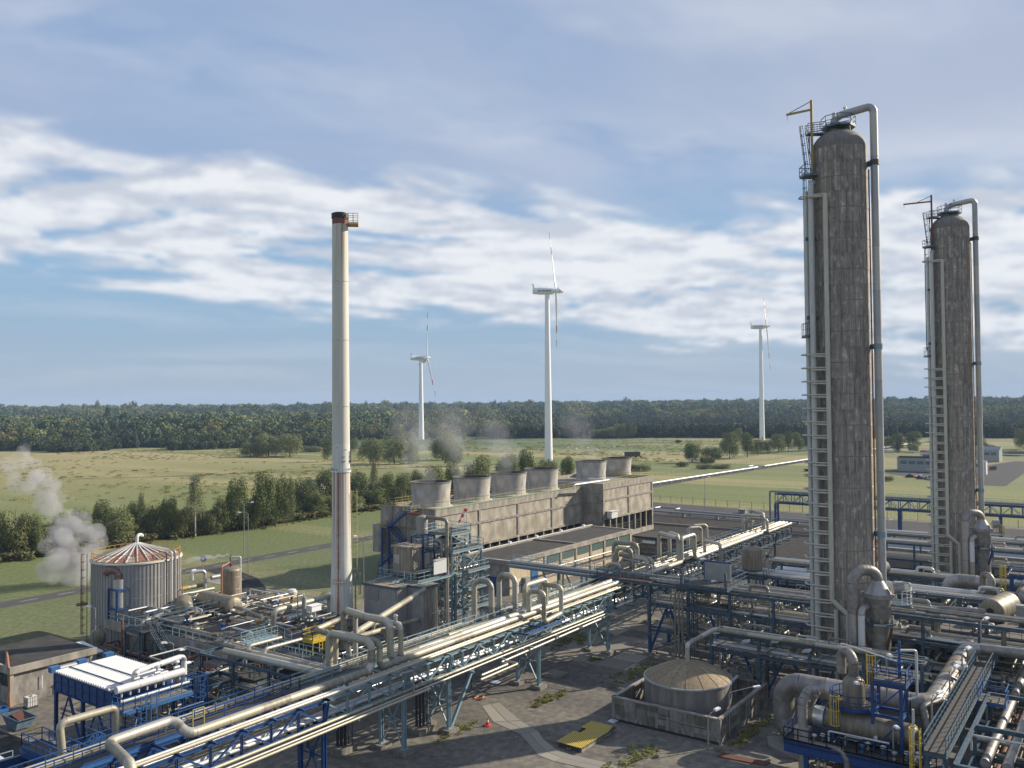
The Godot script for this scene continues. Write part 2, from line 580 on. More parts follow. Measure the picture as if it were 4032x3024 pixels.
	mat("slab_b", lin(0.28, 0.26, 0.22), 0.95, 0.0, speck, V(0.4, 0.4, 0.4))
	mat("asphalt", lin(0.20, 0.197, 0.195), 0.95, 0.0, speck, V(0.35, 0.35, 0.35))
	mat("asphalt_dark", lin(0.125, 0.12, 0.112), 0.95, 0.0, blotch, V(0.12, 0.12, 0.12))
	mat("line_white", lin(0.55, 0.55, 0.52), 0.8)
	var ug := mat("soil", Color.WHITE, 0.97, 0.0, noise_tex(0.02, 6, 0.7, 1.0, 8, 512, 0.65), V(0.07, 0.07, 0.07))
	ug.vertex_color_use_as_albedo = true
	ug.detail_enabled = true
	ug.detail_blend_mode = BaseMaterial3D.BLEND_MODE_MUL
	ug.detail_albedo = speck
	ug.uv2_triplanar = true
	ug.uv2_world_triplanar = true
	ug.uv2_scale = V(0.6, 0.6, 0.6)
	for k in ["leaf_dark", "leaf_olive", "leaf_birch", "leaf_shrub", "leaf_conifer", "leaf_far"]:
		var c: Color = {"leaf_dark": lin(0.12, 0.15, 0.055), "leaf_olive": lin(0.19, 0.215, 0.085), "leaf_birch": lin(0.16, 0.18, 0.085), "leaf_shrub": lin(0.14, 0.15, 0.06), "leaf_conifer": lin(0.05, 0.08, 0.045), "leaf_far": lin(0.10, 0.135, 0.055)}[k]
		var lm := mat(k, c, 0.9)
		lm.vertex_color_use_as_albedo = true
		lm.cull_mode = BaseMaterial3D.CULL_DISABLED
		lm.backlight_enabled = true
		lm.backlight = Color(0.35, 0.4, 0.2)
	mat("bark", lin(0.09, 0.075, 0.055), 0.95, 0.0, speck, V(1, 0.3, 1))
	mat("birch_bark", lin(0.55, 0.53, 0.48), 0.8, 0.0, speck, V(1, 2, 1))

# ---------------------------------------------------------------- ground

func hill(x: float, z: float) -> float:
	# gentle relief beyond the fences, rising under the far forest
	var away := Vector2(x, z).length()
	var out := smoothstep(0.0, 60.0, -205.0 - z)
	var h := out * (fbm.get_noise_2d(x * 0.006, z * 0.006) * 1.4 + fbm.get_noise_2d(x * 0.02 + 50.0, z * 0.02) * 0.5)
	h += 17.0 * smoothstep(1150.0, 2300.0, away) + 14.0 * smoothstep(2300.0, 5000.0, away)
	return h

func ground_tint(x: float, z: float) -> Color:
	var b := fbm.get_noise_2d(x * 0.012, z * 0.012)
	var s := fbm.get_noise_2d(x * 0.05 + 7.0, z * 0.09)
	var f := fine.get_noise_2d(x * 0.35, z * 0.35)
	var grass := Color(0.215, 0.225, 0.07).lerp(Color(0.33, 0.295, 0.115), clampf(0.35 + s * 0.9 + f * 0.3, 0, 1))
	var gravel := Color(0.18, 0.168, 0.145).lerp(Color(0.31, 0.28, 0.22), clampf(0.3 + b * 1.0 + s * 0.7 + f * 0.3, 0, 1))
	var away := Vector2(x, z).length()
	if z < -201.0 and away < 1150.0 and not (x > 245.0 and z > -150.0 + (x - 245.0) * 0.02 - 0.0):
		# meadow: green in the hollows, straw on the rises
		var straw := Color(0.50, 0.435, 0.18)
		var green := Color(0.19, 0.25, 0.055)
		var t := 0.30 + b * 1.5 + s * 0.55 + f * 0.22
		t += 0.55 * smoothstep(-330.0, -480.0, z) * (1.0 - smoothstep(330.0, 520.0, x)) - 0.32 * smoothstep(-430.0, -230.0, z) * (1.0 - smoothstep(260.0, 420.0, x))
		var c := green.lerp(straw, smoothstep(0.05, 0.75, t))
		if away > 690.0 and x > 480.0 and z < -410.0: c = Color(0.07, 0.16, 0.055).lerp(Color(0.10, 0.19, 0.06), 0.5 + f * 0.5)
		var scar := Vector2((x - 560.0) / 70.0, (z + 318.0) / 26.0).length() + b * 0.7
		c = c.lerp(Color(0.30, 0.235, 0.165), smoothstep(1.1, 0.7, scar))
		var trail := absf(z + 236.0 + (x - 300.0) * 0.27 + s * 6.0)
		if x > 380.0: c = c.lerp(Color(0.27, 0.22, 0.15), smoothstep(5.0, 2.0, trail) * 0.8)
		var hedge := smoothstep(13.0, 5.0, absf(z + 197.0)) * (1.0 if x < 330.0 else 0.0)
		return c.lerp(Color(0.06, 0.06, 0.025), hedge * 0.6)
	if z < -153.0 and x < 300.0:
		if z > -158.0 - 0.1: return Color(0.14, 0.13, 0.11)
		var m := absf(z + 174.9 + s * 1.0)
		var c2 := grass.lerp(Color(0.16, 0.14, 0.075), clampf(0.2 + s, 0, 0.6))
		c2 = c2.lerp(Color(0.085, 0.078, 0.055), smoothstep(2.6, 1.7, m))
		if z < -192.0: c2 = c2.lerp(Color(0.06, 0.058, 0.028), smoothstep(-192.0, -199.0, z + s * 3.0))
		return c2
	if x > 262.0 or (x > 212.0 and z < -150.0):
		var c3 := Color(0.20, 0.25, 0.06).lerp(Color(0.33, 0.325, 0.105), clampf(0.25 + s * 1.1 + b * 0.6 + f * 0.3, 0, 1))
		if x > 395.0 and z > -95.0: c3 = c3.lerp(Color(0.28, 0.25, 0.12), clampf(0.4 + b * 1.6, 0, 1))
		if away > 1150.0: c3 = Color(0.06, 0.075, 0.03)
		return c3
	if z < -141.0 and z > -153.1: return gravel.lerp(Color(0.27, 0.23, 0.16), clampf(0.5 + s * 0.7, 0, 1))
	if z < -104.0:
		# rough verge between the plant and the road
		var g2 := Color(0.25, 0.215, 0.16).lerp(Color(0.115, 0.108, 0.094), clampf(0.45 + b * 2.0 + s * 0.8, 0, 1))
		if x < 76.0: g2 = Color(0.055, 0.07, 0.018).lerp(Color(0.10, 0.115, 0.03), clampf(0.5 + s, 0, 1)) if z < -117.0 else g2.lerp(Color(0.09, 0.09, 0.06), 0.6)
		var tuft := Vector2((x - 118.0) / 14.0, (z + 121.0) / 7.0).length() + s * 0.4
		g2 = g2.lerp(Color(0.06, 0.068, 0.022), smoothstep(1.1, 0.8, tuft))
		if x < 112.0 and x > 74.0 and z > -117.0: g2 = g2.lerp(Color(0.095, 0.10, 0.035), clampf(0.7 + s, 0, 1))
		return g2
	return gravel

func sheet(xs: Array, zs: Array, y: float, tint: Callable) -> MB:
	var m := MB.new()
	m.use_col = true
	for z in zs:
		for x in xs:
			var hh := hill(x, z)
			m.tint = tint.call(x, z)
			var e := 2.0
			m.vert(V(x, y + hh, z), V(hill(x - e, z) - hill(x + e, z), 2 * e, hill(x, z - e) - hill(x, z + e)).normalized() if hh != 0.0 else Vector3.UP)
	var w := xs.size()
	for j in zs.size() - 1:
		for i in w - 1:
			var a := j * w + i
			m.tri(a, a + 1, a + w + 1); m.tri(a, a + w + 1, a + w)
	return m

func steps(list: Array) -> Array:
	# [start, end, step, end, step ...]
	var out := [list[0]]
	for k in range(1, list.size(), 2):
		var a: float = out[out.size() - 1]
		var n := maxi(1, roundi((list[k] - a) / list[k + 1]))
		for j in n: out.append(a + (list[k] - a) * (j + 1) / n)
	return out

func yard_tint(x: float, z: float) -> Color:
	var b := fbm.get_noise_2d(x * 0.045 + 3.0, z * 0.045)
	var s := fbm.get_noise_2d(x * 0.16, z * 0.16 + 9.0)
	var f := fine.get_noise_2d(x * 1.4, z * 1.4)
	var c := Color(0.17, 0.16, 0.14).lerp(Color(0.34, 0.308, 0.24), clampf(0.4 + b * 1.7 + s * 0.8 + f * 0.45, 0, 1))
	var dirt := Vector2((x - 82.0) / 8.0, (z + 49.0) / 5.0).length() + s * 0.6
	c = c.lerp(Color(0.43, 0.39, 0.29), smoothstep(1.1, 0.5, dirt) * clampf(0.75 + s, 0, 1))
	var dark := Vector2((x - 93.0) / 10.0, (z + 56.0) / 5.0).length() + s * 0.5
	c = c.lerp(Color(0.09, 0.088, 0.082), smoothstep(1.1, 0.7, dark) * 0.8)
	var worn := absf(sin((x * 0.55 - z * 0.83) * 0.42 + b * 5.0))
	c = c.lerp(c * 0.72, smoothstep(0.12, 0.03, worn) * 0.7)
	for q in [[81.5, -53.8, 3.6, 1.2], [95.5, -50.0, 5.0, 1.5], [72.0, -38.0, 4.0, 1.4], [78.0, -51.0, 3.0, 1.0], [68.0, -56.0, 3.0, 1.5], [84.0, -31.0, 6.0, 1.2], [104.0, -64.0, 6.0, 3.0], [70.0, -33.0, 5.0, 2.0]]:
		var g := Vector2((x - q[0]) / q[2], (z - q[1]) / q[3]).length() + s * 0.9 + f * 0.4
		c = c.lerp(Color(0.085, 0.085, 0.032), smoothstep(1.0, 0.55, g) * 0.8)
	return c

func ground() -> void:
	var xs := steps([-6000, -300, 600, -20, 40, 40, 4, 300, 2.2, 760, 5, 1400, 20, 7000, 350])
	var zs := steps([3000, 200, 400, 0, 20, -210, 2.2, -520, 5, -1000, 18, -7000, 350])
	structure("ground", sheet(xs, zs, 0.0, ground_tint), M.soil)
	structure("plant_yard", sheet(steps([28, 58, 1.0, 108, 0.42, 152, 1.2]), steps([-8, -24, 1.0, -66, 0.42, -104, 1.0]), 0.006, yard_tint), M.soil)
	# the public road with its dashes
	structure("road", MB.new().prism([Vector2(-60, -158), Vector2(420, -158), Vector2(420, -153), Vector2(-60, -153)], 0.008, 0.008), M.asphalt)
	var road: Node3D = get_node("road")
	for k in 40:
		var x := 20.0 + k * 6.4
		part("road_dash", MB.new().span(V(x, 0.012, -155.57), V(x + 3.0, 0.016, -155.43)), M.line_white, road)
	structure("driveway", MB.new().prism([Vector2(76, -119), Vector2(96, -131), Vector2(102, -137.6), Vector2(106, -153.0), Vector2(111, -153.0), Vector2(107, -138), Vector2(102, -129), Vector2(98, -124), Vector2(80, -113)], 0.010, 0.010), M.asphalt_dark)
	structure("pavement_slab", MB.new().span(V(99, 0.0, -145), V(104.3, 0.05, -138.5)), M.slab)
	# strip of asphalt in front of the right field, and the paths there
	structure("yard_road", MB.new().prism([Vector2(236, -118), Vector2(262, -134), Vector2(257, -60), Vector2(250, 60), Vector2(224, 60)], 0.010, 0.010), M.asphalt)
	structure("rear_yard", MB.new().prism([Vector2(150, -101), Vector2(236, -121), Vector2(226, 50), Vector2(150, 50)], 0.007, 0.007), M.asphalt_dark)
	structure("pipe_track", MB.new().prism([Vector2(250, -158), Vector2(302, -155.5), Vector2(480, -146.5), Vector2(900, -126), Vector2(900, -131), Vector2(480, -152), Vector2(302, -161), Vector2(250, -164)], 0.012, 0.012), M.asphalt)
	structure("works_yard", MB.new().prism([Vector2(380, -62), Vector2(405, -78), Vector2(425, -95), Vector2(436, -95), Vector2(470, -66), Vector2(540, -52), Vector2(540, -42), Vector2(450, -40), Vector2(380, -40)], 0.012, 0.012), M.asphalt)
	# concrete kerb and slab path across the yard
	var path := MB.new()
	structure("footpath", path.span(V(70.2, -0.1, -50.5), V(70.4, 0.012, -50.3)), M.slab)
	var fp: Node3D = get_node("footpath")
	var left := [Vector2(75.2, -58.5), Vector2(72.1, -54.6), Vector2(71.0, -50.4), Vector2(69.4, -48.2), Vector2(67.7, -46.0), Vector2(67.4, -44.0), Vector2(67.6, -42.0), Vector2(67.9, -39.8), Vector2(67.5, -37.6), Vector2(66.5, -35.5)]
	var right := [Vector2(77.2, -57.6), Vector2(74.0, -52.4), Vector2(72.7, -49.4), Vector2(71.2, -47.7), Vector2(70.0, -45.6), Vector2(69.6, -43.6), Vector2(69.8, -41.6), Vector2(69.9, -39.2), Vector2(69.6, -36.8), Vector2(68.6, -34.4)]
	for k in left.size() - 1:
		for s in 2:
			var q := [left[k].lerp(right[k], 0.5 * s + 0.012), left[k].lerp(right[k], 0.5 * s + 0.488), left[k + 1].lerp(right[k + 1], 0.5 * s + 0.488), left[k + 1].lerp(right[k + 1], 0.5 * s + 0.012)]
			q[2] = (q[2] as Vector2).lerp(q[1], 0.02); q[3] = (q[3] as Vector2).lerp(q[0], 0.02)
			part("paving_slab", MB.new().prism(q, -0.1, 0.03 + 0.012 * rng.randf()), [M.slab, M.slab_b][rng.randi() % 2], fp)
	# slabs under the far end of the bridge
	structure("concrete_apron", MB.new().span(V(95, -0.2, -49), V(116, 0.012, -40)), M.slab_b)
	var ap: Node3D = get_node("concrete_apron")
	for i in 6:
		for j in 6:
			if (i * 7 + j * 5) % 11 == 0: continue
			var x0 := 95.2 + i * 3.5
			var z0 := -64.0 + j * 4.0 + (i % 2) * 0.4
			part("concrete_slab", MB.new().span(V(x0, -0.1, z0), V(x0 + 3.4, 0.03 + 0.03 * rng.randf(), z0 + 3.85)), [M.slab, M.slab_b, M.plinth][rng.randi() % 3], ap)

# ---------------------------------------------------------------- plants

func crown(sd: int, lobes: int, quads: int, leaf: float, shape: String) -> ArrayMesh:
	# leaf clumps over overlapping lobes, within a unit-high crown: x, z in -0.5..0.5, y in 0..1
	var r := RandomNumberGenerator.new()
	r.seed = sd
	var m := MB.new()
	m.use_col = true
	var cs := []
	for k in lobes:
		var u := (k + 0.5) / lobes
		var a := r.randf() * TAU
		var y := lerpf(0.2, 0.84, u) + r.randf_range(-0.05, 0.05)
		var reach := 0.0
		var size := 0.0
		match shape:
			"round":
				reach = 0.29 * sqrt(maxf(0.05, 1.0 - pow((y - 0.45) / 0.55, 2.0))); size = r.randf_range(0.15, 0.23)
			"tall":
				reach = 0.24 * (1.0 - u * 0.75); size = r.randf_range(0.11, 0.19) * (1.1 - 0.4 * u)
			"bush":
				y = r.randf_range(0.18, 0.72); reach = 0.33; size = r.randf_range(0.16, 0.26)
			"cone":
				y = lerpf(0.1, 0.92, u); reach = 0.22 * (1.0 - u); size = 0.20 * (1.05 - u)
		cs.append([V(cos(a) * reach, y, sin(a) * reach), size, r.randf_range(0.72, 1.22)])
	for k in quads:
		var c: Array = cs[r.randi() % lobes]
		var d := V(r.randfn(), r.randfn() * 0.9 + 0.15, r.randfn()).normalized()
		var p: Vector3 = c[0] + d * c[1] * (1.0 + r.randfn() * 0.16) * V(1, 0.9, 1)
		p.y = clampf(p.y, 0.02, 1.0)
		var nn := (d + V(r.randfn(), r.randfn(), r.randfn()) * 0.45).normalized()
		var x := nn.cross(V(r.randfn(), r.randfn(), r.randfn())).normalized()
		var y := x.cross(nn)
		var s := leaf * r.randf_range(0.6, 1.35)
		var t: float = c[2] * r.randf_range(0.86, 1.14)
		m.tint = Color(t * r.randf_range(0.95, 1.12), t, t * r.randf_range(0.85, 1.1))
		var i := m.vert(p + x * s, nn); m.vert(p + y * s * 0.7, nn); m.vert(p - x * s * 0.9, nn); m.vert(p - y * s * 0.6, nn)
		m.tri(i, i + 1, i + 2); m.tri(i, i + 2, i + 3)
	return m.mesh()

func limbs(sd: int, h0: float, spread: float) -> ArrayMesh:
	# trunk and limbs of a unit-high tree
	var r := RandomNumberGenerator.new()
	r.seed = sd
	var m := MB.new()
	var top := V(r.randf_range(-0.03, 0.03), 0.93, r.randf_range(-0.03, 0.03))
	m.cone(V(0, -0.02, 0), top * 0.5, 0.024, 0.015, 7)
	m.cone(top * 0.5, top, 0.015, 0.003, 6)
	for k in 11:
		var y := lerpf(h0, 0.85, k / 10.0)
		var a := k * 2.4 + r.randf()
		var l := spread * (1.05 - y * 0.75) * r.randf_range(0.8, 1.2)
		var a0 := V(0, y, 0) + top * 0.0
		m.cone(a0, a0 + V(cos(a) * l, 0.09 + 0.07 * r.randf(), sin(a) * l), 0.010 * (1.2 - y * 0.6), 0.002, 5)
	return m.mesh()

func vegetation() -> void:
	var kinds := [
		{"name": "willow_tree", "shape": "round", "lobes": 34, "quads": 7500, "leaf": 0.020, "mat": "leaf_olive", "low": 0.02, "bark": "bark"},
		{"name": "broadleaf_tree", "shape": "round", "lobes": 28, "quads": 6500, "leaf": 0.020, "mat": "leaf_dark", "low": 0.06, "bark": "bark"},
		{"name": "birch_tree", "shape": "tall", "lobes": 34, "quads": 4200, "leaf": 0.014, "mat": "leaf_birch", "low": 0.14, "bark": "birch_bark"},
		{"name": "shrub", "shape": "bush", "lobes": 26, "quads": 5200, "leaf": 0.025, "mat": "leaf_shrub", "low": 0.0, "bark": "bark"},
		{"name": "conifer", "shape": "cone", "lobes": 22, "quads": 2200, "leaf": 0.024, "mat": "leaf_conifer", "low": 0.04, "bark": "bark"},
	]
	var protos := []
	for k in kinds.size():
		var row := []
		for s in 3:
			var d: Dictionary = kinds[k]
			row.append([crown(100 + k * 10 + s, d.lobes, d.quads, d.leaf, d.shape), limbs(300 + k * 10 + s, 0.25 if k != 2 else 0.35, 0.3)])
		protos.append(row)
	var words := {
		"f": ["standing in the meadow behind the plant", "trees scattered over the left meadow"],
		"h": ["in the hedge behind the long roadside fence", "trees of the roadside hedge"],
		"l": ["in the hedge behind the drifting steam at the left edge", "hedge trees behind the steam"],
		"r": ["of the belt beyond the pipeline right of the cooling towers", "trees of the belt along the right field"],
		"m": ["of the clump on the far edge of the meadow", "clump of willows on the meadow edge"],
		"e": ["on the far grassland behind the two tall columns", "trees behind the columns"],
	}
	var look := ["round olive", "dark green", "slender pale", "low shrubby", "narrow dark"]
	var trees := [
		[0, "f", 363, -475, 9.2, 13.0], [0, "f", 369, -464, 15.0, 14.4], [0, "f", 376, -451, 14.9, 15.9], [3, "f", 374, -478, 9.4, 12.5], [0, "f", 353, -354, 14.3, 13.3], [0, "f", 356, -338, 15.5, 14.5],
		[0, "f", 426, -393, 14.7, 15.5], [0, "f", 398, -338, 17.3, 17.0], [0, "f", 361, -299, 11.9, 10.6], [1, "f", 352, -388, 13.4, 7.3], [0, "f", 442, -460, 9.8, 7.1], [0, "f", 365, -332, 9.7, 7.6],
		[0, "f", 628, -507, 7.4, 4.5], [3, "f", 425, -487, 5.5, 14.3], [3, "h", 112, -212, 9.4, 4.7], [1, "h", 115, -209, 10.0, 4.7], [3, "h", 118, -206, 9.2, 4.7], [1, "h", 120, -204, 9.4, 3.5],
		[2, "h", 122, -203, 12.4, 4.1], [3, "h", 125, -201, 9.7, 4.8], [1, "h", 127, -199, 10.3, 4.5], [2, "h", 132, -195, 16.5, 6.1], [3, "h", 130, -197, 8.2, 4.2], [3, "h", 137, -195, 8.0, 4.6],
		[1, "h", 140, -195, 8.6, 4.7], [1, "h", 144, -194, 14.1, 5.7], [3, "h", 148, -194, 8.7, 4.1], [1, "h", 151, -192, 15.0, 6.2], [1, "h", 155, -192, 13.0, 4.5], [1, "h", 159, -192, 13.7, 4.6],
		[1, "h", 178, -207, 10.9, 7.9], [1, "h", 186, -206, 13.4, 6.9], [1, "h", 197, -203, 12.0, 6.3], [2, "h", 202, -201, 16.5, 4.6], [2, "h", 199, -203, 10.7, 2.4], [1, "h", 207, -200, 10.9, 5.9],
		[1, "h", 214, -199, 10.2, 6.2], [1, "h", 220, -198, 11.0, 5.4], [0, "h", 226, -196, 12.0, 7.2], [1, "h", 234, -194, 12.0, 6.0], [0, "h", 245, -192, 14.5, 10.6], [0, "h", 265, -192, 13.9, 8.3],
		[1, "h", 276, -192, 15.0, 6.7], [0, "h", 264, -192, 13.8, 8.6], [1, "h", 271, -189, 14.7, 5.8], [0, "h", 281, -186, 11.3, 9.9], [1, "h", 292, -183, 12.3, 5.8], [1, "l", 88, -204, 10.8, 5.0],
		[3, "l", 91, -201, 11.8, 4.7], [1, "l", 94, -200, 9.6, 4.2], [3, "l", 99, -203, 7.5, 4.1], [1, "l", 103, -205, 8.3, 4.2], [3, "l", 107, -207, 6.5, 3.3], [3, "l", 111, -207, 4.6, 4.3],
		[1, "l", 86, -205, 12.6, 3.9], [1, "r", 448, -199, 10.9, 9.8], [1, "r", 461, -193, 8.2, 12.3], [0, "r", 488, -193, 15.5, 10.7], [0, "r", 685, -264, 12.3, 7.2], [1, "r", 506, -189, 15.0, 8.7],
		[1, "r", 527, -190, 9.8, 7.7], [1, "r", 548, -191, 9.0, 8.0], [0, "r", 562, -189, 12.2, 9.5], [1, "r", 577, -187, 13.5, 6.9], [0, "r", 586, -183, 12.6, 7.7], [1, "r", 595, -179, 13.7, 8.4],
		[1, "r", 605, -175, 12.1, 9.9], [3, "r", 444, -190, 4.5, 4.2], [3, "r", 446, -187, 4.2, 3.7], [3, "r", 417, -191, 3.2, 5.7], [3, "r", 409, -175, 2.6, 7.3], [3, "r", 416, -169, 2.3, 8.9],
		[3, "r", 381, -197, 4.1, 9.4], [0, "m", 722, -406, 11.6, 18.7], [0, "m", 731, -397, 14.4, 11.9], [1, "m", 737, -390, 15.3, 11.4], [0, "m", 713, -414, 8.8, 13.8], [3, "m", 657, -304, 3.4, 4.3],
		[1, "e", 646, -140, 8.2, 8.7], [1, "e", 607, -125, 12.3, 9.4], [4, "e", 596, -123, 6.9, 5.4], [1, "e", 671, -128, 11.2, 12.2], [0, "e", 603, -115, 5.9, 6.7], [3, "e", 683, -149, 4.3, 5.8],
		[1, "e", 620, -81, 10.8, 13.3], [1, "e", 615, -72, 5.4, 5.7], [0, "e", 675, -60, 13.6, 10.5], [3, "e", 617, -68, 2.9, 4.9], [3, "e", 598, -57, 3.3, 14.1], [3, "e", 467, -54, 2.2, 2.8],
		[3, "e", 382, -83, 2.7, 4.3],
	]
	for k in 78:
		var hx := 90.0 + k * 2.5 + rng.randf() * 3.0
		trees.append([[3, 1, 3, 1, 0][k % 5], "h", hx, -203.0 + rng.randf_range(-3, 4) + maxf(0.0, (hx - 190) * 0.08), rng.randf_range(3.6, 8.2), rng.randf_range(4.5, 7.5)])
	for q in trees.size():
		var t: Array = trees[q]
		var d: Dictionary = kinds[t[0]]
		var g: Array = words[t[1]]
		var kindly: String = ["willow", "broadleaf tree", "birch", "shrub", "conifer"][t[0]]
		var label: String = "%s %s %s" % [look[t[0]], kindly, g[0]]
		var at := V(t[2], hill(t[2], t[3]) - 0.05, t[3])
		var o := thing(d.name, label, "shrub" if t[0] == 3 else "tree", at, "%s, %s" % [g[1], kindly])
		var p: Array = protos[t[0]][q % 3]
		var c := MeshInstance3D.new()
		c.name = "crown"; c.mesh = p[0]; c.material_override = M[d.mat]
		var low: float = d.low * t[4]
		c.scale = V(t[5] * 1.12, t[4] * 1.03 - low, t[5] * 1.12)
		c.position.y = low
		c.rotation.y = q * 1.7
		o.add_child(c)
		var b := MeshInstance3D.new()
		b.name = "trunk"; b.mesh = p[1]; b.material_override = M[d.bark]
		b.scale = V(t[5] * 1.2, t[4], t[5] * 1.2) if t[0] != 2 else V(t[4] * 0.55, t[4], t[4] * 0.55)
		o.add_child(b)
	forest()
	undergrowth()

func multi(called: String, mesh: Mesh, m: Material, places: Array, tints: Array, label: String) -> void:
	var mm := MultiMesh.new()
	mm.transform_format = MultiMesh.TRANSFORM_3D
	mm.use_colors = true
	mm.mesh = mesh
	mm.instance_count = places.size()
	for k in places.size():
		mm.set_instance_transform(k, places[k])
		mm.set_instance_color(k, tints[k])
	var o := MultiMeshInstance3D.new()
	o.name = numbered(called)
	o.multimesh = mm
	o.material_override = m
	add_child(o)
	tag(o, label, "", "", "stuff")

func forest() -> void:
	# the far wood, one mass of crowns
	var r := RandomNumberGenerator.new()
	r.seed = 77
	var sets := [[], [], [], []]
	var tints := [[], [], [], []]
	var axis := deg_to_rad(54.3)
	for k in 21000:
		var a := r.randf_range(-0.62, 0.62)
		var u := r.randf()
		var left := smoothstep(0.12, -0.08, a)
		var near := lerpf(1290.0, 690.0, left)
		if a > -0.2 and a < 0.0: near = lerpf(near, 850.0, smoothstep(-0.25, -0.12, a))
		var dist := near + (3300.0 - near) * pow(u, 1.9)
		var x := sin(axis + a) * dist
		var z := -cos(axis + a) * dist
		var edge := fbm.get_noise_2d(x * 0.01, z * 0.01)
		if dist < near + 60.0 + edge * 120.0: continue
		var big := lerpf(1.0, 1.5, smoothstep(1500.0, 2800.0, dist))
		var h := (17.0 + edge * 11.0 + r.randfn() * 3.2) * (1.0 - 0.45 * smoothstep(200.0, 40.0, dist - near - edge * 60.0))
		h = maxf(h, 6.0)
		var w := h * r.randf_range(0.72, 1.05) * big
		var v := r.randi() % 4
		if r.randf() < 0.06 and dist > 1000.0 and edge > -0.1: w *= 0.4; h *= 1.25
		sets[v].append(Transform3D(Basis(Vector3.UP, r.randf() * TAU).scaled(V(w, h, w)), V(x, hill(x, z) - 1.0, z)))
		var patch := fbm.get_noise_2d(x * 0.0035 + 80.0, z * 0.0035)
		var t := r.randf_range(0.55, 1.25) * (1.0 + edge * 0.5) * (1.0 + patch * 0.9)
		var warm := clampf(1.0 + patch * 0.7 + r.randfn() * 0.12, 0.75, 1.5) * (1.15 if dist < near + 160.0 else 1.0)
		if r.randf() < 0.10 and dist < near + 220.0: t *= 1.35; warm = 1.15
		tints[v].append(Color(t * warm, t, t * r.randf_range(0.75, 1.2) / maxf(warm, 0.85)))
	# the dark shelter belt across the right half
	for k in 900:
		var a := r.randf_range(-0.02, 0.62)
		var dist := 850.0 + r.randf_range(-22.0, 26.0) + 20.0 * sin(a * 9.0) + (60.0 if a > 0.4 else 0.0)
		var x := sin(axis + a) * dist
		var z := -cos(axis + a) * dist
		var h := r.randf_range(9.0, 14.5)
		var v := r.randi() % 4
		sets[v].append(Transform3D(Basis(Vector3.UP, r.randf() * TAU).scaled(V(h * 0.75, h, h * 0.75)), V(x, hill(x, z) - 0.8, z)))
		var t := r.randf_range(0.4, 0.65)
		tints[v].append(Color(t, t, t))
	for v in 4: multi("forest", crown(900 + v, 14, 620, 0.072, "round"), M.leaf_far, sets[v], tints[v], "far dense green forest along the whole horizon")

func undergrowth() -> void:
	# rank growth under the hedge, weeds in the yard and rough tufts on the meadow
	var r := RandomNumberGenerator.new()
	r.seed = 31
	var a := []
	var ta := []
	for k in 800:
		var x := r.randf_range(70.0, 330.0)
		var z := -199.0 + r.randfn() * 3.0 - maxf(0.0, 120.0 - x) * 0.12
		var s := r.randf_range(0.8, 2.6)
		if z > -195.5: s *= 0.35
		a.append(Transform3D(Basis(Vector3.UP, r.randf() * TAU).scaled(V(s * 1.5, s, s * 1.5)), V(x, -0.1, z)))
		var t := r.randf_range(0.6, 1.2)
		ta.append(Color(t * r.randf_range(1.0, 1.3), t, t * 0.9))
	multi("undergrowth", crown(1200, 9, 260, 0.09, "bush"), M.leaf_shrub, a, ta, "rank dark undergrowth along the foot of the hedge")
	var b := []
	var tb := []
	for k in 9000:
		var x := r.randf_range(90.0, 720.0)
		var z := r.randf_range(-640.0, -212.0)
		var n := fbm.get_noise_2d(x * 0.015, z * 0.015)
		if n + r.randfn() * 0.25 < 0.0: continue
		var s := r.randf_range(0.35, 1.0) * (1.0 + maxf(0.0, n) * 0.8)
		b.append(Transform3D(Basis(Vector3.UP, r.randf() * TAU).scaled(V(s * 2.6, s, s * 2.6)), V(x, hill(x, z) - 0.12, z)))
		var t := r.randf_range(0.8, 1.3)
		var straw := r.randf() < 0.55
		tb.append(Color(t * (2.9 if straw else 1.5), t * (2.2 if straw else 1.6), t * (1.7 if straw else 0.9)))
	multi("rough_grass", crown(1201, 7, 90, 0.11, "bush"), M.leaf_shrub, b, tb, "tussocks of rough grass and straw over the meadow")
	var c := []
	var tc := []
	for q in [[81.5, -53.8, 3.6, 1.0, 60], [95.5, -50.0, 5.0, 1.4, 60], [72.0, -38.0, 4.0, 1.4, 50], [68.0, -56.0, 3.0, 1.5, 30], [84.0, -31.6, 6.0, 0.8, 60], [104.0, -64.0, 6.0, 3.0, 90], [50.0, -118.0, 12.0, 6.0, 420], [88.0, -112.0, 14.0, 3.0, 200], [97.0, -57.0, 1.0, 0.8, 26]]:
		for k in q[4]:
			var x: float = q[0] + r.randfn() * q[2] * 0.5
			var z: float = q[1] + r.randfn() * q[3] * 0.5
			var s := r.randf_range(0.15, 0.42) * (1.6 if q[4] > 150 else 1.0)
			c.append(Transform3D(Basis(Vector3.UP, r.randf() * TAU).scaled(V(s * 1.8, s, s * 1.8)), V(x, 0.0, z)))
			var t := r.randf_range(0.7, 1.3)
			tc.append(Color(t * 1.5, t * 1.4, t * 0.8))
	multi("weeds", crown(1202, 6, 70, 0.12, "bush"), M.leaf_shrub, c, tc, "weeds and grass growing in patches on the plant yard")

# ---------------------------------------------------------------- far places

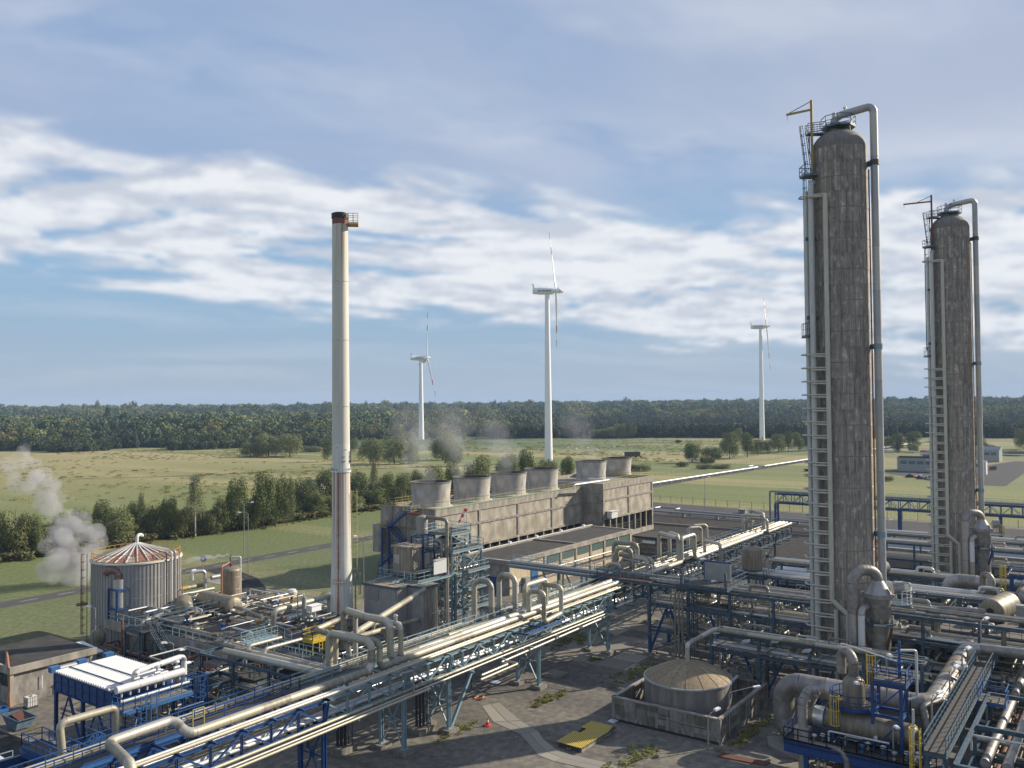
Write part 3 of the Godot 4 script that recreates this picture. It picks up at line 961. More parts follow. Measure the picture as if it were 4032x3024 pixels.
func fence_line(called: String, label: String, a: Vector3, b: Vector3, h: float, gap: float, m: Material) -> void:
	var t := thing(called, label, "fence", a)
	var cnt := roundi((b - a).length() / gap)
	for k in cnt + 1:
		var q := a.lerp(b, float(k) / cnt)
		part("fence_post", MB.new().bar(q, q + V(0, h, 0), 0.12), m, t)
	var w := MB.new()
	for k in 5: w.bar(a + V(0, h * (0.12 + 0.21 * k), 0), b + V(0, h * (0.12 + 0.21 * k), 0), 0.022)
	var n := int((b - a).length() / 1.0)
	for k in n: w.bar(a.lerp(b, (k + 0.5) / n), a.lerp(b, (k + 0.5) / n) + V(0, h * 0.96, 0), 0.018)
	part("fence_mesh", w, m, t)

func hall(called: String, label: String, o: Vector3, size: Vector3, rise: float, wall: Material, roof: Material, bays: int) -> void:
	# a plain shed with a shallow gable along z, its front towards -x
	var t := thing(called, label, "building", o)
	var x0 := o.x
	var x1 := o.x + size.x
	var z0 := o.z
	var z1 := o.z + size.z
	var y := o.y + size.y
	part("wall", MB.new().span(V(x0, o.y, z0), V(x1, y, z1)), wall, t)
	var g := MB.new()
	var mx := (x0 + x1) / 2
	for q in [[x0 - 0.3, mx], [x1 + 0.3, mx]]:
		g.quad(V(q[0], y - 0.1, z0 - 0.3), V(q[0], y - 0.1, z1 + 0.3), V(q[1], y + rise, z1 + 0.3), V(q[1], y + rise, z0 - 0.3), V(q[0] - q[1], absf(q[0] - q[1]), 0).normalized())
	for zz in [z0 - 0.29, z1 + 0.29]:
		var i := g.vert(V(x0, y, zz), V(0, 0, signf(zz - o.z - size.z / 2))); g.vert(V(x1, y, zz), V(0, 0, signf(zz - o.z - size.z / 2))); g.vert(V(mx, y + rise, zz), V(0, 0, signf(zz - o.z - size.z / 2)))
		g.tri(i, i + 1, i + 2)
	part("roof", g, roof, t)
	for k in bays:
		var zz := lerpf(z0 + 1.0, z1 - 1.0, (k + 0.5) / bays)
		part("window", MB.new().span(V(x0 - 0.06, o.y + size.y * 0.55, zz - size.z / bays * 0.36), V(x0 + 0.05, o.y + size.y * 0.8, zz + size.z / bays * 0.36)), M.glass_block, t)

func low_pipeline(called: String, label: String, pts: Array, r: float, m: Material, group := "") -> void:
	var t := thing(called, label, "pipeline", pts[0], group)
	pipe_parts(t, pts, r, [m], 8, 1.5)
	for k in pts.size() - 1:
		var a: Vector3 = pts[k]
		var b: Vector3 = pts[k + 1]
		var n := int((b - a).length() / 9.0)
		for j in n:
			var q := a.lerp(b, (j + 0.5) / n)
			part("sleeper", MB.new().span(V(q.x - 0.35, 0, q.z - 0.35), V(q.x + 0.35, q.y - r * 0.8, q.z + 0.35)), M.concrete_grey, t)

func far_places() -> void:
	fence_line("roadside_fence", "dark wire mesh fence along the hedge beyond the road", V(70, 0, -201), V(300, 0, -201.5), 2.0, 3.0, M.slate)
	fence_line("field_fence", "wire mesh fence along the near edge of the right green field", V(264.5, 0, -137), V(253.5, 0, 40), 2.2, 4.0, M.slate)
	fence_line("meadow_fence", "thin post fence at the foot of the tree belt in the right field", V(360, 0, -178), V(620, 0, -163), 1.3, 5.0, M.pipe_grey)
	low_pipeline("field_pipeline", "long white pipeline on low supports crossing the right green field", [V(250, 1.0, -160.5), V(300, 1.0, -158), V(300, 1.0, -163), V(306, 1.0, -163), V(306, 1.0, -157.6), V(420, 1.0, -151.5), V(420, 1.0, -157), V(428, 1.0, -157), V(428, 1.0, -151), V(560, 1.0, -144.5), V(560, 1.0, -150), V(568, 1.0, -150), V(568, 1.0, -144), V(700, 1.0, -137)], 0.38, M.pale_pipe)
	low_pipeline("far_pipeline", "pale pipeline on the far grassland behind the two columns", [V(604, 1.0, -136), V(587, 1.0, -100), V(585, 1.0, -30)], 0.4, M.pale_pipe)
	low_pipeline("yard_pipeline", "silvery pipeline on concrete blocks beside the lamp behind the cooling towers", [V(240, 1.1, -124), V(239.6, 1.1, -119), V(243.0, 1.1, -118.6), V(242.6, 1.1, -112), V(239, 1.1, -112), V(236, 1.1, -79), V(236, 1.1, -60)], 0.30, M.galv, "pipelines in the rear yard")
	low_pipeline("yard_pipeline", "silvery pipeline on concrete blocks nearest the rear edge of the rear yard", [V(233.5, 1.1, -122), V(232.6, 1.1, -60)], 0.28, M.galv, "pipelines in the rear yard")
	structure("kerb", MB.new().span(V(214.5, 0, -118), V(215.3, 0.5, -60)), M.concrete_dark)
	solo("crate", MB.new().span(V(249, 0.02, -96), V(251.2, 1.1, -94)).span(V(248.8, 1.1, -96.2), V(251.4, 1.22, -93.8)), M.concrete_grey, "grey concrete box on the asphalt beside the right field fence", "box")
	lamp_post("tall lamp post with a single white head beside the right field fence", V(238.5, 0, -102.1), 11.0, V(1.4, 0, 0.6), M.galv)
	lamp_post("lamp post with a white head on the far side of the road", V(121, 0, -160.6), 11.5, V(1.3, 0, 0.7), M.pipe_grey)
	lamp_post("dark lamp post at the mouth of the driveway on the near side of the road", V(108.2, 0, -142.3), 12.0, V(-1.2, 0, -0.7), M.pipe_grey)
	lamp_post("thin lamp post on the grass right of the white chimney", V(106, 0, -108), 10.5, V(-1.3, 0, -0.3), M.pipe_grey)
	lamp_post("lamp post with a bright head between the two columns", V(196, 0, -43), 7.5, V(0.3, 0, 0.6), M.galv)
	# road sign: white arrow on a blue disc
	var rs := thing("road_sign", "round blue road sign with a white arrow beside the road", "road sign", V(103, 0, -149.5))
	part("sign_post", MB.new().tube(V(103, 0, -149.5), V(103, 2.9, -149.5), 0.05, 6), M.galv, rs)
	part("sign_face", MB.new().tube(V(102.97, 3.2, -149.45), V(102.93, 3.2, -149.40), 0.62, 20), M.blue_light, rs)
	var arrow := MB.new()
	arrow.bar(V(102.9, 3.55, -149.7), V(102.87, 2.95, -149.28), 0.03, 0.16, V(0.6, 0, 0.4))
	arrow.bar(V(102.88, 2.9, -149.6), V(102.87, 2.92, -149.2), 0.03, 0.16, V(0, 1, 0))
	arrow.bar(V(102.88, 3.28, -149.18), V(102.87, 2.92, -149.2), 0.03, 0.16, V(0.6, 0, 0.4))
	part("arrow", arrow, M.white, rs)
	var ws := thing("road_sign", "small white and blue board on a post in the grass strip beyond the road", "road sign", V(93.5, 0, -160))
	part("sign_post", MB.new().tube(V(93.5, 0, -160), V(93.5, 2.6, -160), 0.05, 6), M.galv, ws)
	part("sign_board", MB.new().obox(V(93.5, 2.9, -159.9), V(1.0, 0, -0.5), V(0, 0.32, 0), V(0.01, 0, 0.03)), M.white, ws)
	part("sign_band", MB.new().obox(V(93.47, 2.95, -159.85), V(0.7, 0, -0.35), V(0, 0.13, 0), V(0.01, 0, 0.03)), M.blue_light, ws)
	solo("notice_board", MB.new().span(V(190.6, 1.0, -196.8), V(192.6, 2.6, -196.7)).bar(V(190.8, 0, -196.82), V(190.8, 1.6, -196.82), 0.1).bar(V(192.4, 0, -196.82), V(192.4, 1.6, -196.82), 0.1), M.white, "small white board in front of the hedge right of the chimney", "sign")
	# huts and halls
	hall("hut", "small white hut with a blue grey roof behind the hedge left of the chimney", V(234, 0, -272), V(6, 2.6, 10), 0.9, M.white, M.slate, 3)
	hall("workshop", "long grey two storey workshop left behind the second column", V(440, 0, -91), V(14, 6.2, 24), 0.6, M.galv, M.roof_felt, 6)
	hall("shed", "white shed with a red roof edge behind the grey workshop", V(500, 0, -92), V(8, 6.0, 12), 0.8, M.white, M.red, 2)
	hall("warehouse", "long grey warehouse with a pale roof right of the second column", V(527, 0, -82), V(14, 6.5, 24), 1.6, M.galv, M.galv, 7)
	hall("shelter", "white boxy shelter right of the second column", V(434, 0, -62), V(5, 6.0, 9), 0.1, M.white, M.white, 1)
	var rc := thing("container", "red shipping container standing behind the second column", "container", V(446, 0, -66))
	part("body", MB.new().span(V(446, 0.1, -66), V(452, 6.5, -62.6)), M.red, rc)
	for k in 5: part("rib", MB.new().span(V(445.9, 0.2, -65.8 + k * 0.75), V(445.99, 6.4, -65.6 + k * 0.75)), M.red, rc)
	var rng2 := RandomNumberGenerator.new()
	rng2.seed = 4
	for k in 9:
		var at := V(401 + rng2.randf_range(-5, 5), 0, -79 + k * 1.9)
		var sc := thing("scrap_heap", "dark heap of scrap metal on the yard in front of the grey workshop", "scrap heap", at, "scrap heaps before the workshop")
		var hm := MB.new()
		for j in 5: hm.obox(at + V(rng2.randf_range(-0.8, 0.8), rng2.randf_range(0.3, 0.9), rng2.randf_range(-0.8, 0.8)), V(rng2.randf_range(0.3, 0.9), rng2.randf_range(-0.2, 0.2), 0.2), V(0, rng2.randf_range(0.2, 0.5), 0.1), V(0.1, 0, rng2.randf_range(0.3, 0.8)))
		part("scrap", hm, [M.pipe_dark, M.rust, M.galv, M.pipe_dark][k % 4], sc)
	var wg := thing("flat_wagon", "rusty flat wagon frame lying beside the path in the right field", "wagon", V(420, 0, -128))
	part("frame", MB.new().obox(V(424, 0.9, -126), V(7.5, 0, 0.6), V(0, 0.25, 0), V(-0.1, 0, 1.3)), M.rust, wg)
	for k in 4: part("wheel_set", MB.new().tube(V(418 + k * 4, 0.45, -127.6), V(418 + k * 4, 0.45, -125), 0.45, 10), M.pipe_dark, wg)
	part("load", MB.new().obox(V(429, 1.6, -125.6), V(1.4, 0.1, 0.1), V(0, 0.5, 0), V(0, 0, 0.8)), M.rust, wg)
	# truck and sheep on the far meadow
	var ty := hill(474, -250) - 0.1
	var tr := thing("trailer", "dark old trailer standing on the far meadow among the sheep", "trailer", V(474, ty, -250))
	part("body", MB.new().obox(V(474, ty + 2.4, -250), V(3.0, 0, 3.6), V(0, 1.5, 0), V(1.0, 0, -0.83)), M.pipe_dark, tr)
	part("ramp", MB.new().obox(V(478.6, ty + 1.1, -245.3), V(1.0, -0.8, 1.2), V(0, 0.1, 0), V(0.9, 0, -0.75)), M.galv, tr)
	for k in 3: part("wheel", MB.new().tube(V(472.4 + k * 2, ty + 0.6, -250.2 + k * 2.4), V(472.0 + k * 2, ty + 0.6, -249.8 + k * 2.4), 0.6, 10), M.black, tr)
	for k in 34:
		var x := 545.0 + rng2.randfn() * 26.0
		var z := -330.0 + rng2.randfn() * 12.0
		if k > 22: x = 500.0 + rng2.randfn() * 12.0; z = -262.0 + rng2.randfn() * 7.0
		sheep(V(x, hill(x, z) + 0.02, z), rng2.randf() * TAU)
	# blue truss bridge behind the columns, carried on trestles along z
	truss_bridge()

var sheep_mesh: ArrayMesh
var sheep_legs: ArrayMesh

func sheep(at: Vector3, turn: float) -> void:
	if sheep_mesh == null:
		var b := MB.new()
		b.path(PackedVector3Array([V(-0.62, 0.75, 0), V(-0.5, 0.78, 0), V(0.45, 0.8, 0), V(0.6, 0.85, 0)]), 0.33, 10)
		b.cone(V(0.55, 0.9, 0), V(0.82, 1.12, 0), 0.2, 0.13, 8).cone(V(0.78, 1.14, 0), V(1.05, 0.98, 0), 0.12, 0.07, 8)
		b.cone(V(0.8, 1.16, 0.08), V(0.76, 1.14, 0.24), 0.05, 0.01, 5).cone(V(0.8, 1.16, -0.08), V(0.76, 1.14, -0.24), 0.05, 0.01, 5)
		for q in [V(-0.45, 0, 0.16), V(-0.45, 0, -0.16), V(0.42, 0, 0.16), V(0.42, 0, -0.16)]: b.cone(q, q + V(0, 0.62, 0), 0.045, 0.09, 6)
		b.cone(V(-0.62, 0.85, 0), V(-0.78, 0.62, 0), 0.06, 0.03, 6)
		sheep_mesh = b.mesh()
	var o := MeshInstance3D.new()
	o.name = numbered("sheep")
	o.mesh = sheep_mesh
	o.material_override = M.line_white
	add_child(o)
	o.position = at
	o.rotation.y = turn
	tag(o, "white sheep grazing on the far meadow behind the cooling towers", "sheep", "flock of sheep on the meadow")

func truss_bridge() -> void:
	var t := thing("truss_bridge", "dark blue truss pipe bridge crossing behind the two tall columns", "pipe bridge", V(229, 0, -60))
	var z0 := -78.0
	var z1 := 10.0
	for x in [228.9, 231.1]:
		for y in [6.1, 8.5]: part("chord", MB.new().hbar(V(x, y, z0), V(x, y, z1), 0.3, 0.3), M.blue, t)
		var n := 40
		for k in n + 1:
			var z := lerpf(z0, z1, float(k) / n)
			part("post", MB.new().bar(V(x, 6.15, z), V(x, 8.4, z), 0.16), M.blue, t)
			if k < n: part("diagonal", MB.new().bar(V(x, 6.2 if k % 2 == 0 else 8.4, z), V(x, 8.4 if k % 2 == 0 else 6.2, lerpf(z0, z1, float(k + 1) / n)), 0.13), M.blue, t)
	for k in 41:
		var z := lerpf(z0, z1, k / 40.0)
		part("cross_beam", MB.new().bar(V(228.6, 8.72, z), V(231.4, 8.72, z), 0.2, 0.14), M.blue_light, t)
	for z in [-78.0, -47.2, -25.3, -3.0]:
		for x in [228.9, 231.1]:
			part("leg", MB.new().hbar(V(x, 0, z), V(x, 6.0, z), 0.45, 0.45, 0.04, V(1, 0, 0)), M.blue, t)
			part("footing", MB.new().span(V(x - 0.7, -0.1, z - 0.7), V(x + 0.7, 0.35, z + 0.7)), M.plinth, t)
		for k in 3: part("brace", MB.new().bar(V(228.9, 0.8 + k * 1.7, z), V(231.1, 2.4 + k * 1.7, z), 0.12), M.blue, t)
	rails(t, [V(231.4, 8.8, z0), V(231.4, 8.8, z1)], M.teal, 1.1, 2.2)
	pipe("pipe", "grey pipe lying on the blue truss bridge behind the columns", [V(229.4, 0.2, -79.6), V(229.4, 9.15, -79.6), V(229.4, 9.15, 10)], 0.26, M.pipe_grey)
	pipe("pipe", "pale pipe lying on the blue truss bridge behind the columns", [V(230.3, 9.1, -78.5), V(230.3, 9.1, 10)], 0.22, M.pale_pipe)
	pipe("pipe", "thin pipe slung under the blue truss bridge behind the columns", [V(230.0, 6.5, -78.0), V(230.0, 6.5, 10)], 0.2, M.clad)

# ---------------------------------------------------------------- wind turbines

func turbine(label: String, at: Vector3, hub_h: float, radius: float, yaw_deg: float, blades: Array, words: String, paint: Material) -> void:
	var t := thing("wind_turbine", label, "wind turbine", at, "wind turbines")
	var k := radius / 40.0
	var see := V(at.x, 0, at.z).normalized()          # away from the plant
	var right := see.cross(Vector3.UP).normalized()
	var yaw := deg_to_rad(yaw_deg)
	var axis := (right * cos(yaw) + see * sin(yaw)).normalized()
	var across := (see * cos(yaw) - right * sin(yaw)).normalized()
	var up := Vector3.UP
	var top := at + up * (hub_h - 1.9 * k)
	var prof := [Vector2(2.35 * k, 0)]
	for j in range(1, 9): prof.append(Vector2(lerpf(2.35, 1.32, j / 8.0) * k, (hub_h - 1.9 * k) * j / 8.0))
	part("tower", MB.new().lathe(at, prof, 28), paint, t)
	for j in [2, 5]: part("tower_seam", MB.new().lathe(at, [Vector2(lerpf(2.35, 1.32, j / 8.0) * k + 0.02, (hub_h - 1.9 * k) * j / 8.0 - 0.15), Vector2(lerpf(2.35, 1.32, j / 8.0) * k + 0.02, (hub_h - 1.9 * k) * j / 8.0 + 0.15)], 28), paint, t)
	part("door", MB.new().obox(at + up * 1.5 - see * 2.36 * k, right * 0.5, up * 1.1, see * 0.06), M.galv, t)
	# nacelle: a rounded hull along the axis
	var c := top + up * 1.9 * k
	var n := MB.new()
	var hull := [[-8.4, 1.25, 0.35], [-8.2, 1.7, 0.2], [-4.0, 1.95, 0.05], [2.0, 1.9, 0.0], [3.6, 1.6, 0.0], [3.9, 1.35, 0.0]]
	var prev := -1
	for q in hull:
		var f := n.v.size()
		for s in 25:
			var a := TAU * s / 24
			var e := V(0, 0, 0)
			var ca := signf(cos(a)) * pow(absf(cos(a)), 0.55)
			var sa := signf(sin(a)) * pow(absf(sin(a)), 0.55)
			e = across * ca * q[1] * 0.85 + up * (sa * q[1] + q[2])
			n.vert(c + axis * q[0] * k + e * k, (across * ca + up * sa).normalized())
		if prev >= 0: n.weave(prev, f, 24)
		prev = f
	n.obox(c - axis * 8.3 * k + up * 0.35 * k, axis * 0.06, across * 1.0 * k, up * 1.1 * k)
	part("nacelle", n, paint, t)
	part("tail_fin", MB.new().obox(c - axis * 8.0 * k + up * 2.9 * k, (axis * 0.35 + up * 0.0) * k, up * 1.3 * k + axis * -0.35 * k, across * 0.8 * k), paint, t)
	part("mast", MB.new().bar(c + up * 1.8 * k, c + up * 3.2 * k, 0.1), M.galv, t)
	var tilt := 0.07
	var ax := (axis + up * tilt).normalized()
	var vert_in := (up - axis * tilt).normalized()
	var hc := c + ax * 5.2 * k
	part("hub", MB.new().cone(c + ax * 3.9 * k, c + ax * 6.2 * k, 1.35 * k, 1.2 * k, 18).cone(c + ax * 6.2 * k, c + ax * 8.6 * k, 1.2 * k, 0.25 * k, 18), paint, t)
	for b in blades:
		var a := deg_to_rad(b)
		var d := (vert_in * cos(a) + across * sin(a)).normalized()
		var chord := d.cross(ax).normalized()
		var bands := [[0.025, 0.60, paint], [0.60, 0.73, M.red], [0.73, 0.87, paint], [0.87, 1.0, M.red]]
		var bl: Node3D = null
		for g in bands:
			var m := MB.new()
			var last := -1
			for j in 7:
				var u := lerpf(g[0], g[1], j / 6.0)
				var ch := (1.2 + 2.3 * smoothstep(0.03, 0.2, u)) * (1.0 - 0.82 * smoothstep(0.2, 1.02, u)) * k
				var th := lerpf(1.3, 0.28, pow(u, 0.5)) * k
				var tw := lerpf(0.28, 0.0, u)
				var cx := chord * cos(tw) + ax * sin(tw)
				var cy := ax * cos(tw) - chord * sin(tw)
				var f := m.v.size()
				for s in 13:
					var w := TAU * s / 12
					m.vert(hc + d * u * radius + cx * (cos(w) * ch * 0.5 + ch * 0.12) + cy * sin(w) * th * 0.5, (cx * cos(w) * th + cy * sin(w) * ch).normalized())
				if last >= 0: m.weave(last, f, 12)
				last = f
			var o := part("blade" if bl == null else "blade_band", m, g[2], t if bl == null else bl)
			if bl == null: bl = o
	if words:
		var tm := TextMesh.new()
		tm.text = words
		var sf := SystemFont.new()
		sf.font_names = PackedStringArray(["Droid Sans"])
		sf.font_weight = 700
		tm.font = sf
		tm.font_size = 64
		tm.pixel_size = 0.0245 * k
		tm.depth = 0.05
		var o := MeshInstance3D.new()
		o.name = "lettering"
		o.mesh = tm
		o.material_override = M.slate
		t.add_child(o)
		o.transform = Transform3D(Basis(axis, up, -across), c - at - axis * 1.6 * k - across * 1.74 * k + up * 0.1)

func turbines() -> void:
	var paint := mat("turbine_white", lin(0.80, 0.81, 0.82), 0.35)
	turbine("tall white wind turbine with red banded blades behind the cooling towers, nearest of three", V(408.2, 0, -268.2), 97.4, 39.0, 4.0, [21.0, 141.0, 261.0], "AN BONUS", paint)
	turbine("small far white wind turbine just right of the tall white chimney", V(626.6, hill(626.6, -559), -559.0), 79.0, 46.5, 11.0, [-24.0, 96.0, 216.0], "SIEMENS", paint)
	turbine("white wind turbine left of the big column above the tree belt", V(752.3, 0, -267.1), 100.6, 40.0, 0.0, [44.0, 164.0, 284.0], "AN BONUS", paint)

# ---------------------------------------------------------------- cooling towers and the low building

func cooling_towers() -> void:
	var t := thing("cooling_tower", "long concrete cooling tower block with four fan stacks and panelled sunlit side", "cooling tower", V(125.3, 0, -108.3))
	cooler_block(t, 125.3, 179.75, -122.8, -108.3, 13.1, [125.3, 139.1, 152.7, 166.2, 179.3], 4.7, 3.3, 4)
	for x in [132.3, 145.6, 159.1, 172.6]: fan_stack(t, x, -115.5, 12.4)
	part("end_box", MB.new().span(V(123.9, 4.0, -123.6), V(126.5, 9.4, -121.4)), M.concrete, t)
	part("end_ledge", MB.new().span(V(125.05, 9.0, -122.9), V(125.3, 9.25, -108.3)), M.concrete_dark, t)
	for z in [-119.6, -115.9, -112.0]: part("end_joint", MB.new().span(V(125.2, 0, z), V(125.3, 13.0, z + 0.14)), M.concrete_dark, t)
	rails(t, [V(180, 13.1, -122.5), V(125.6, 13.1, -122.5), V(125.6, 13.1, -108.6), V(179.4, 13.1, -108.6)], M.yellow_pale, 1.1, 1.9)
	part("roof_edge", MB.new().span(V(125.2, 13.1, -108.62), V(179.7, 13.16, -108.2)), M.green_rail, t)
	part("roof_edge", MB.new().span(V(125.2, 13.1, -108.9), V(125.5, 13.17, -122.8)), M.yellow_pale, t)
	# blue outside stair on the left end
	var s := thing("outside_stair", "blue steel stair zigzagging up the left end wall of the cooling tower", "stairs", V(124.6, 0, -119.8))
	for z in [-120.2]:
		for x in [123.0, 124.9]: part("stair_post", MB.new().bar(V(x, 0, z), V(x, 9.1, z), 0.28), M.blue, s)
	for y in [3.2, 6.3]: part("stair_tie", MB.new().bar(V(123.0, y, -120.2), V(124.9, y + 0.6, -115.5), 0.16), M.blue, s)
	part("landing", MB.new().span(V(122.9, 9.05, -120.6), V(125.0, 9.2, -118.9)), M.blue, s)
	part("landing", MB.new().span(V(122.9, 12.6, -114.4), V(125.2, 12.75, -112.4)), M.blue, s)
	stairs(s, V(124.2, 6.2, -115.4), V(124.2, 9.1, -119.2), 1.0, M.blue, M.blue)
	stairs(s, V(123.6, 9.1, -119.0), V(123.6, 12.6, -114.0), 1.0, M.blue, M.blue)
	stairs(s, V(123.6, 1.2, -121.5), V(124.2, 6.2, -115.4), 1.0, M.blue, M.blue)
	rails(s, [V(122.9, 12.75, -114.4), V(122.9, 12.75, -112.4), V(125.2, 12.75, -112.4)], M.yellow_pale, 1.0, 1.0)
	rails(s, [V(125.0, 9.2, -120.6), V(122.9, 9.2, -120.6), V(122.9, 9.2, -118.9)], M.yellow_pale, 1.0, 1.0)
	# the second, taller block
	var u := thing("cooling_tower", "shorter grey concrete cooling tower block with two fan stacks and tall dark openings", "cooling tower", V(180, 0, -102.8))
	cooler_block(u, 179.9, 206.4, -124.5, -102.8, 13.95, [179.9, 193.0, 205.9], 5.5, 1.2, 4)
	for x in [195.9, 209.9]: fan_stack(u, x, -115.5, 12.9)
	part("annex_deck", MB.new().span(V(206.41, 3, -124.4), V(217, 13.2, -108.5)), M.concrete_grey, u)
	for k in 5: part("board_seam", MB.new().span(V(179.82, 2.0 + k * 2.4, -108.2), V(179.9, 2.06 + k * 2.4, -102.8)), M.concrete_dark, u)
	rails(u, [V(180.2, 13.95, -103.1), V(206.1, 13.95, -103.1), V(206.1, 13.95, -124)], M.yellow_pale, 1.1, 1.8)
	pipe("pipe", "white pipe bending over the roof edge between the two cooling tower blocks", [V(172, 13.5, -106), V(172, 14.2, -106), V(187, 14.3, -105), V(187, 14.3, -111)], 0.22, M.pale_pipe)
	solo("vent_box", MB.new().span(V(181.5, 5.6, -102.7), V(184.4, 7.2, -101.4)).span(V(181.3, 7.2, -102.79), V(184.6, 7.32, -101.2)), M.white, "white box on the foot of the grey cooling tower wall above the flat roof", "box")
	# low flat-roofed building in front
	var b := thing("low_building", "low flat roofed beige building with a strip of dark windows before the cooling tower", "building", V(121.3, 0, -88))
	part("wall", MB.new().span(V(121.4, 0, -98.0), V(166.2, 5.2, -88.05)), M.plaster, b)
	part("end_wall", MB.new().span(V(121.28, 0, -98.0), V(121.39, 5.2, -88.05)), M.concrete_grey, b)
	part("roof", MB.new().span(V(121.7, 5.6, -97.9), V(166.0, 5.82, -88.3)), M.roof_felt, b)
	for q in [[V(121.1, 5.2, -88.35), V(166.5, 6.0, -87.75)], [V(121.1, 5.2, -98.3), V(121.7, 6.0, -88.36)], [V(121.71, 5.2, -98.3), V(166.5, 6.15, -97.95)], [V(165.95, 5.2, -97.9), V(166.5, 6.0, -88.36)]]: part("fascia", MB.new().span(q[0], q[1]), M.concrete, b)
	part("roof_joint", MB.new().span(V(143.3, 5.8, -97.9), V(144.0, 6.1, -88.4)), M.concrete_dark, b)
	part("white_coping", MB.new().span(V(121.6, 6.15, -98.35), V(166.5, 6.25, -97.9)), M.line_white, b)
	for x in [132.4, 137.7, 143.2, 148.8, 154.3, 160.1, 165.4]: part("pilaster", MB.new().span(V(x - 0.32, 0, -88.04), V(x + 0.3, 5.19, -87.86)), M.concrete_panel, b)
	for x in [133.4, 138.5, 144.1, 149.7, 155.2, 161.0]:
		var w := part("window", MB.new().span(V(x - 0.4, 3.7, -88.05), V(x + 3.9, 5.0, -87.97)), M.glass, b)
		for k in 9: part("pane", MB.new().span(V(x - 0.3 + k * 0.46, 3.76, -87.965), V(x + 0.12 + k * 0.46, 4.94, -87.94)), M.glass_block, w)
	part("sill_band", MB.new().span(V(121.4, 1.2, -88.04), V(166.2, 1.45, -87.9)), M.concrete_grey, b)
	var dr := part("double_door", MB.new().span(V(121.2, 0, -92.6), V(121.27, 2.9, -90.2)), M.blue, b)
	part("door_glass", MB.new().span(V(121.15, 1.4, -90.9), V(121.19, 2.2, -90.4)), M.glass_block, dr)
	part("door", MB.new().span(V(123.4, 0, -88.04), V(124.5, 2.4, -87.93)), M.white, b)
	part("door", MB.new().span(V(127.8, 0, -88.04), V(130.0, 3.6, -87.93)), M.blue_light, b)
	part("cabinet", MB.new().span(V(125.0, 0, -88.0), V(126.4, 2.5, -87.2)), M.galv, b)
	part("wall_lamp", MB.new().span(V(120.9, 3.9, -93.2), V(121.27, 4.1, -92.8)), M.lamp_white, b)
	for k in 5: part("roof_lamp", MB.new().span(V(126 + k * 9.2, 6.25, -98.4), V(126.5 + k * 9.2, 6.6, -97.9)), M.lamp_white, b)
	pipe("pipe", "long pale pipe running along the sunlit wall of the low flat roofed building", [V(130, 3.2, -86.6), V(166, 2.9, -86.6), V(172, 2.9, -86.6)], 0.16, M.clad_c)
	# second low roof to the right, with stepped dark walls
	var c := thing("low_building", "dark low flat roof with stepped grey walls right of the beige building", "building", V(168, 0, -84))
	part("wall", MB.new().span(V(168.5, 0, -88.4), V(176, 3.9, -72.5)), M.concrete_dark, c)
	part("roof", MB.new().span(V(168.2, 3.9, -88.7), V(176.3, 4.3, -72.2)), M.roof_felt, c)
	for k in 3: part("wall_band", MB.new().span(V(168.3, 0.8 + k * 1.1, -88.3), V(168.49, 1.05 + k * 1.1, -72.6)), M.concrete_grey, c)
	part("end_block", MB.new().span(V(168.0, 0, -74.0), V(172, 3.8, -71.5)), M.concrete_panel, c)
	part("louvre", MB.new().span(V(168.25, 2.9, -86.5), V(168.29, 3.5, -83.5)), M.lamp_white, c)

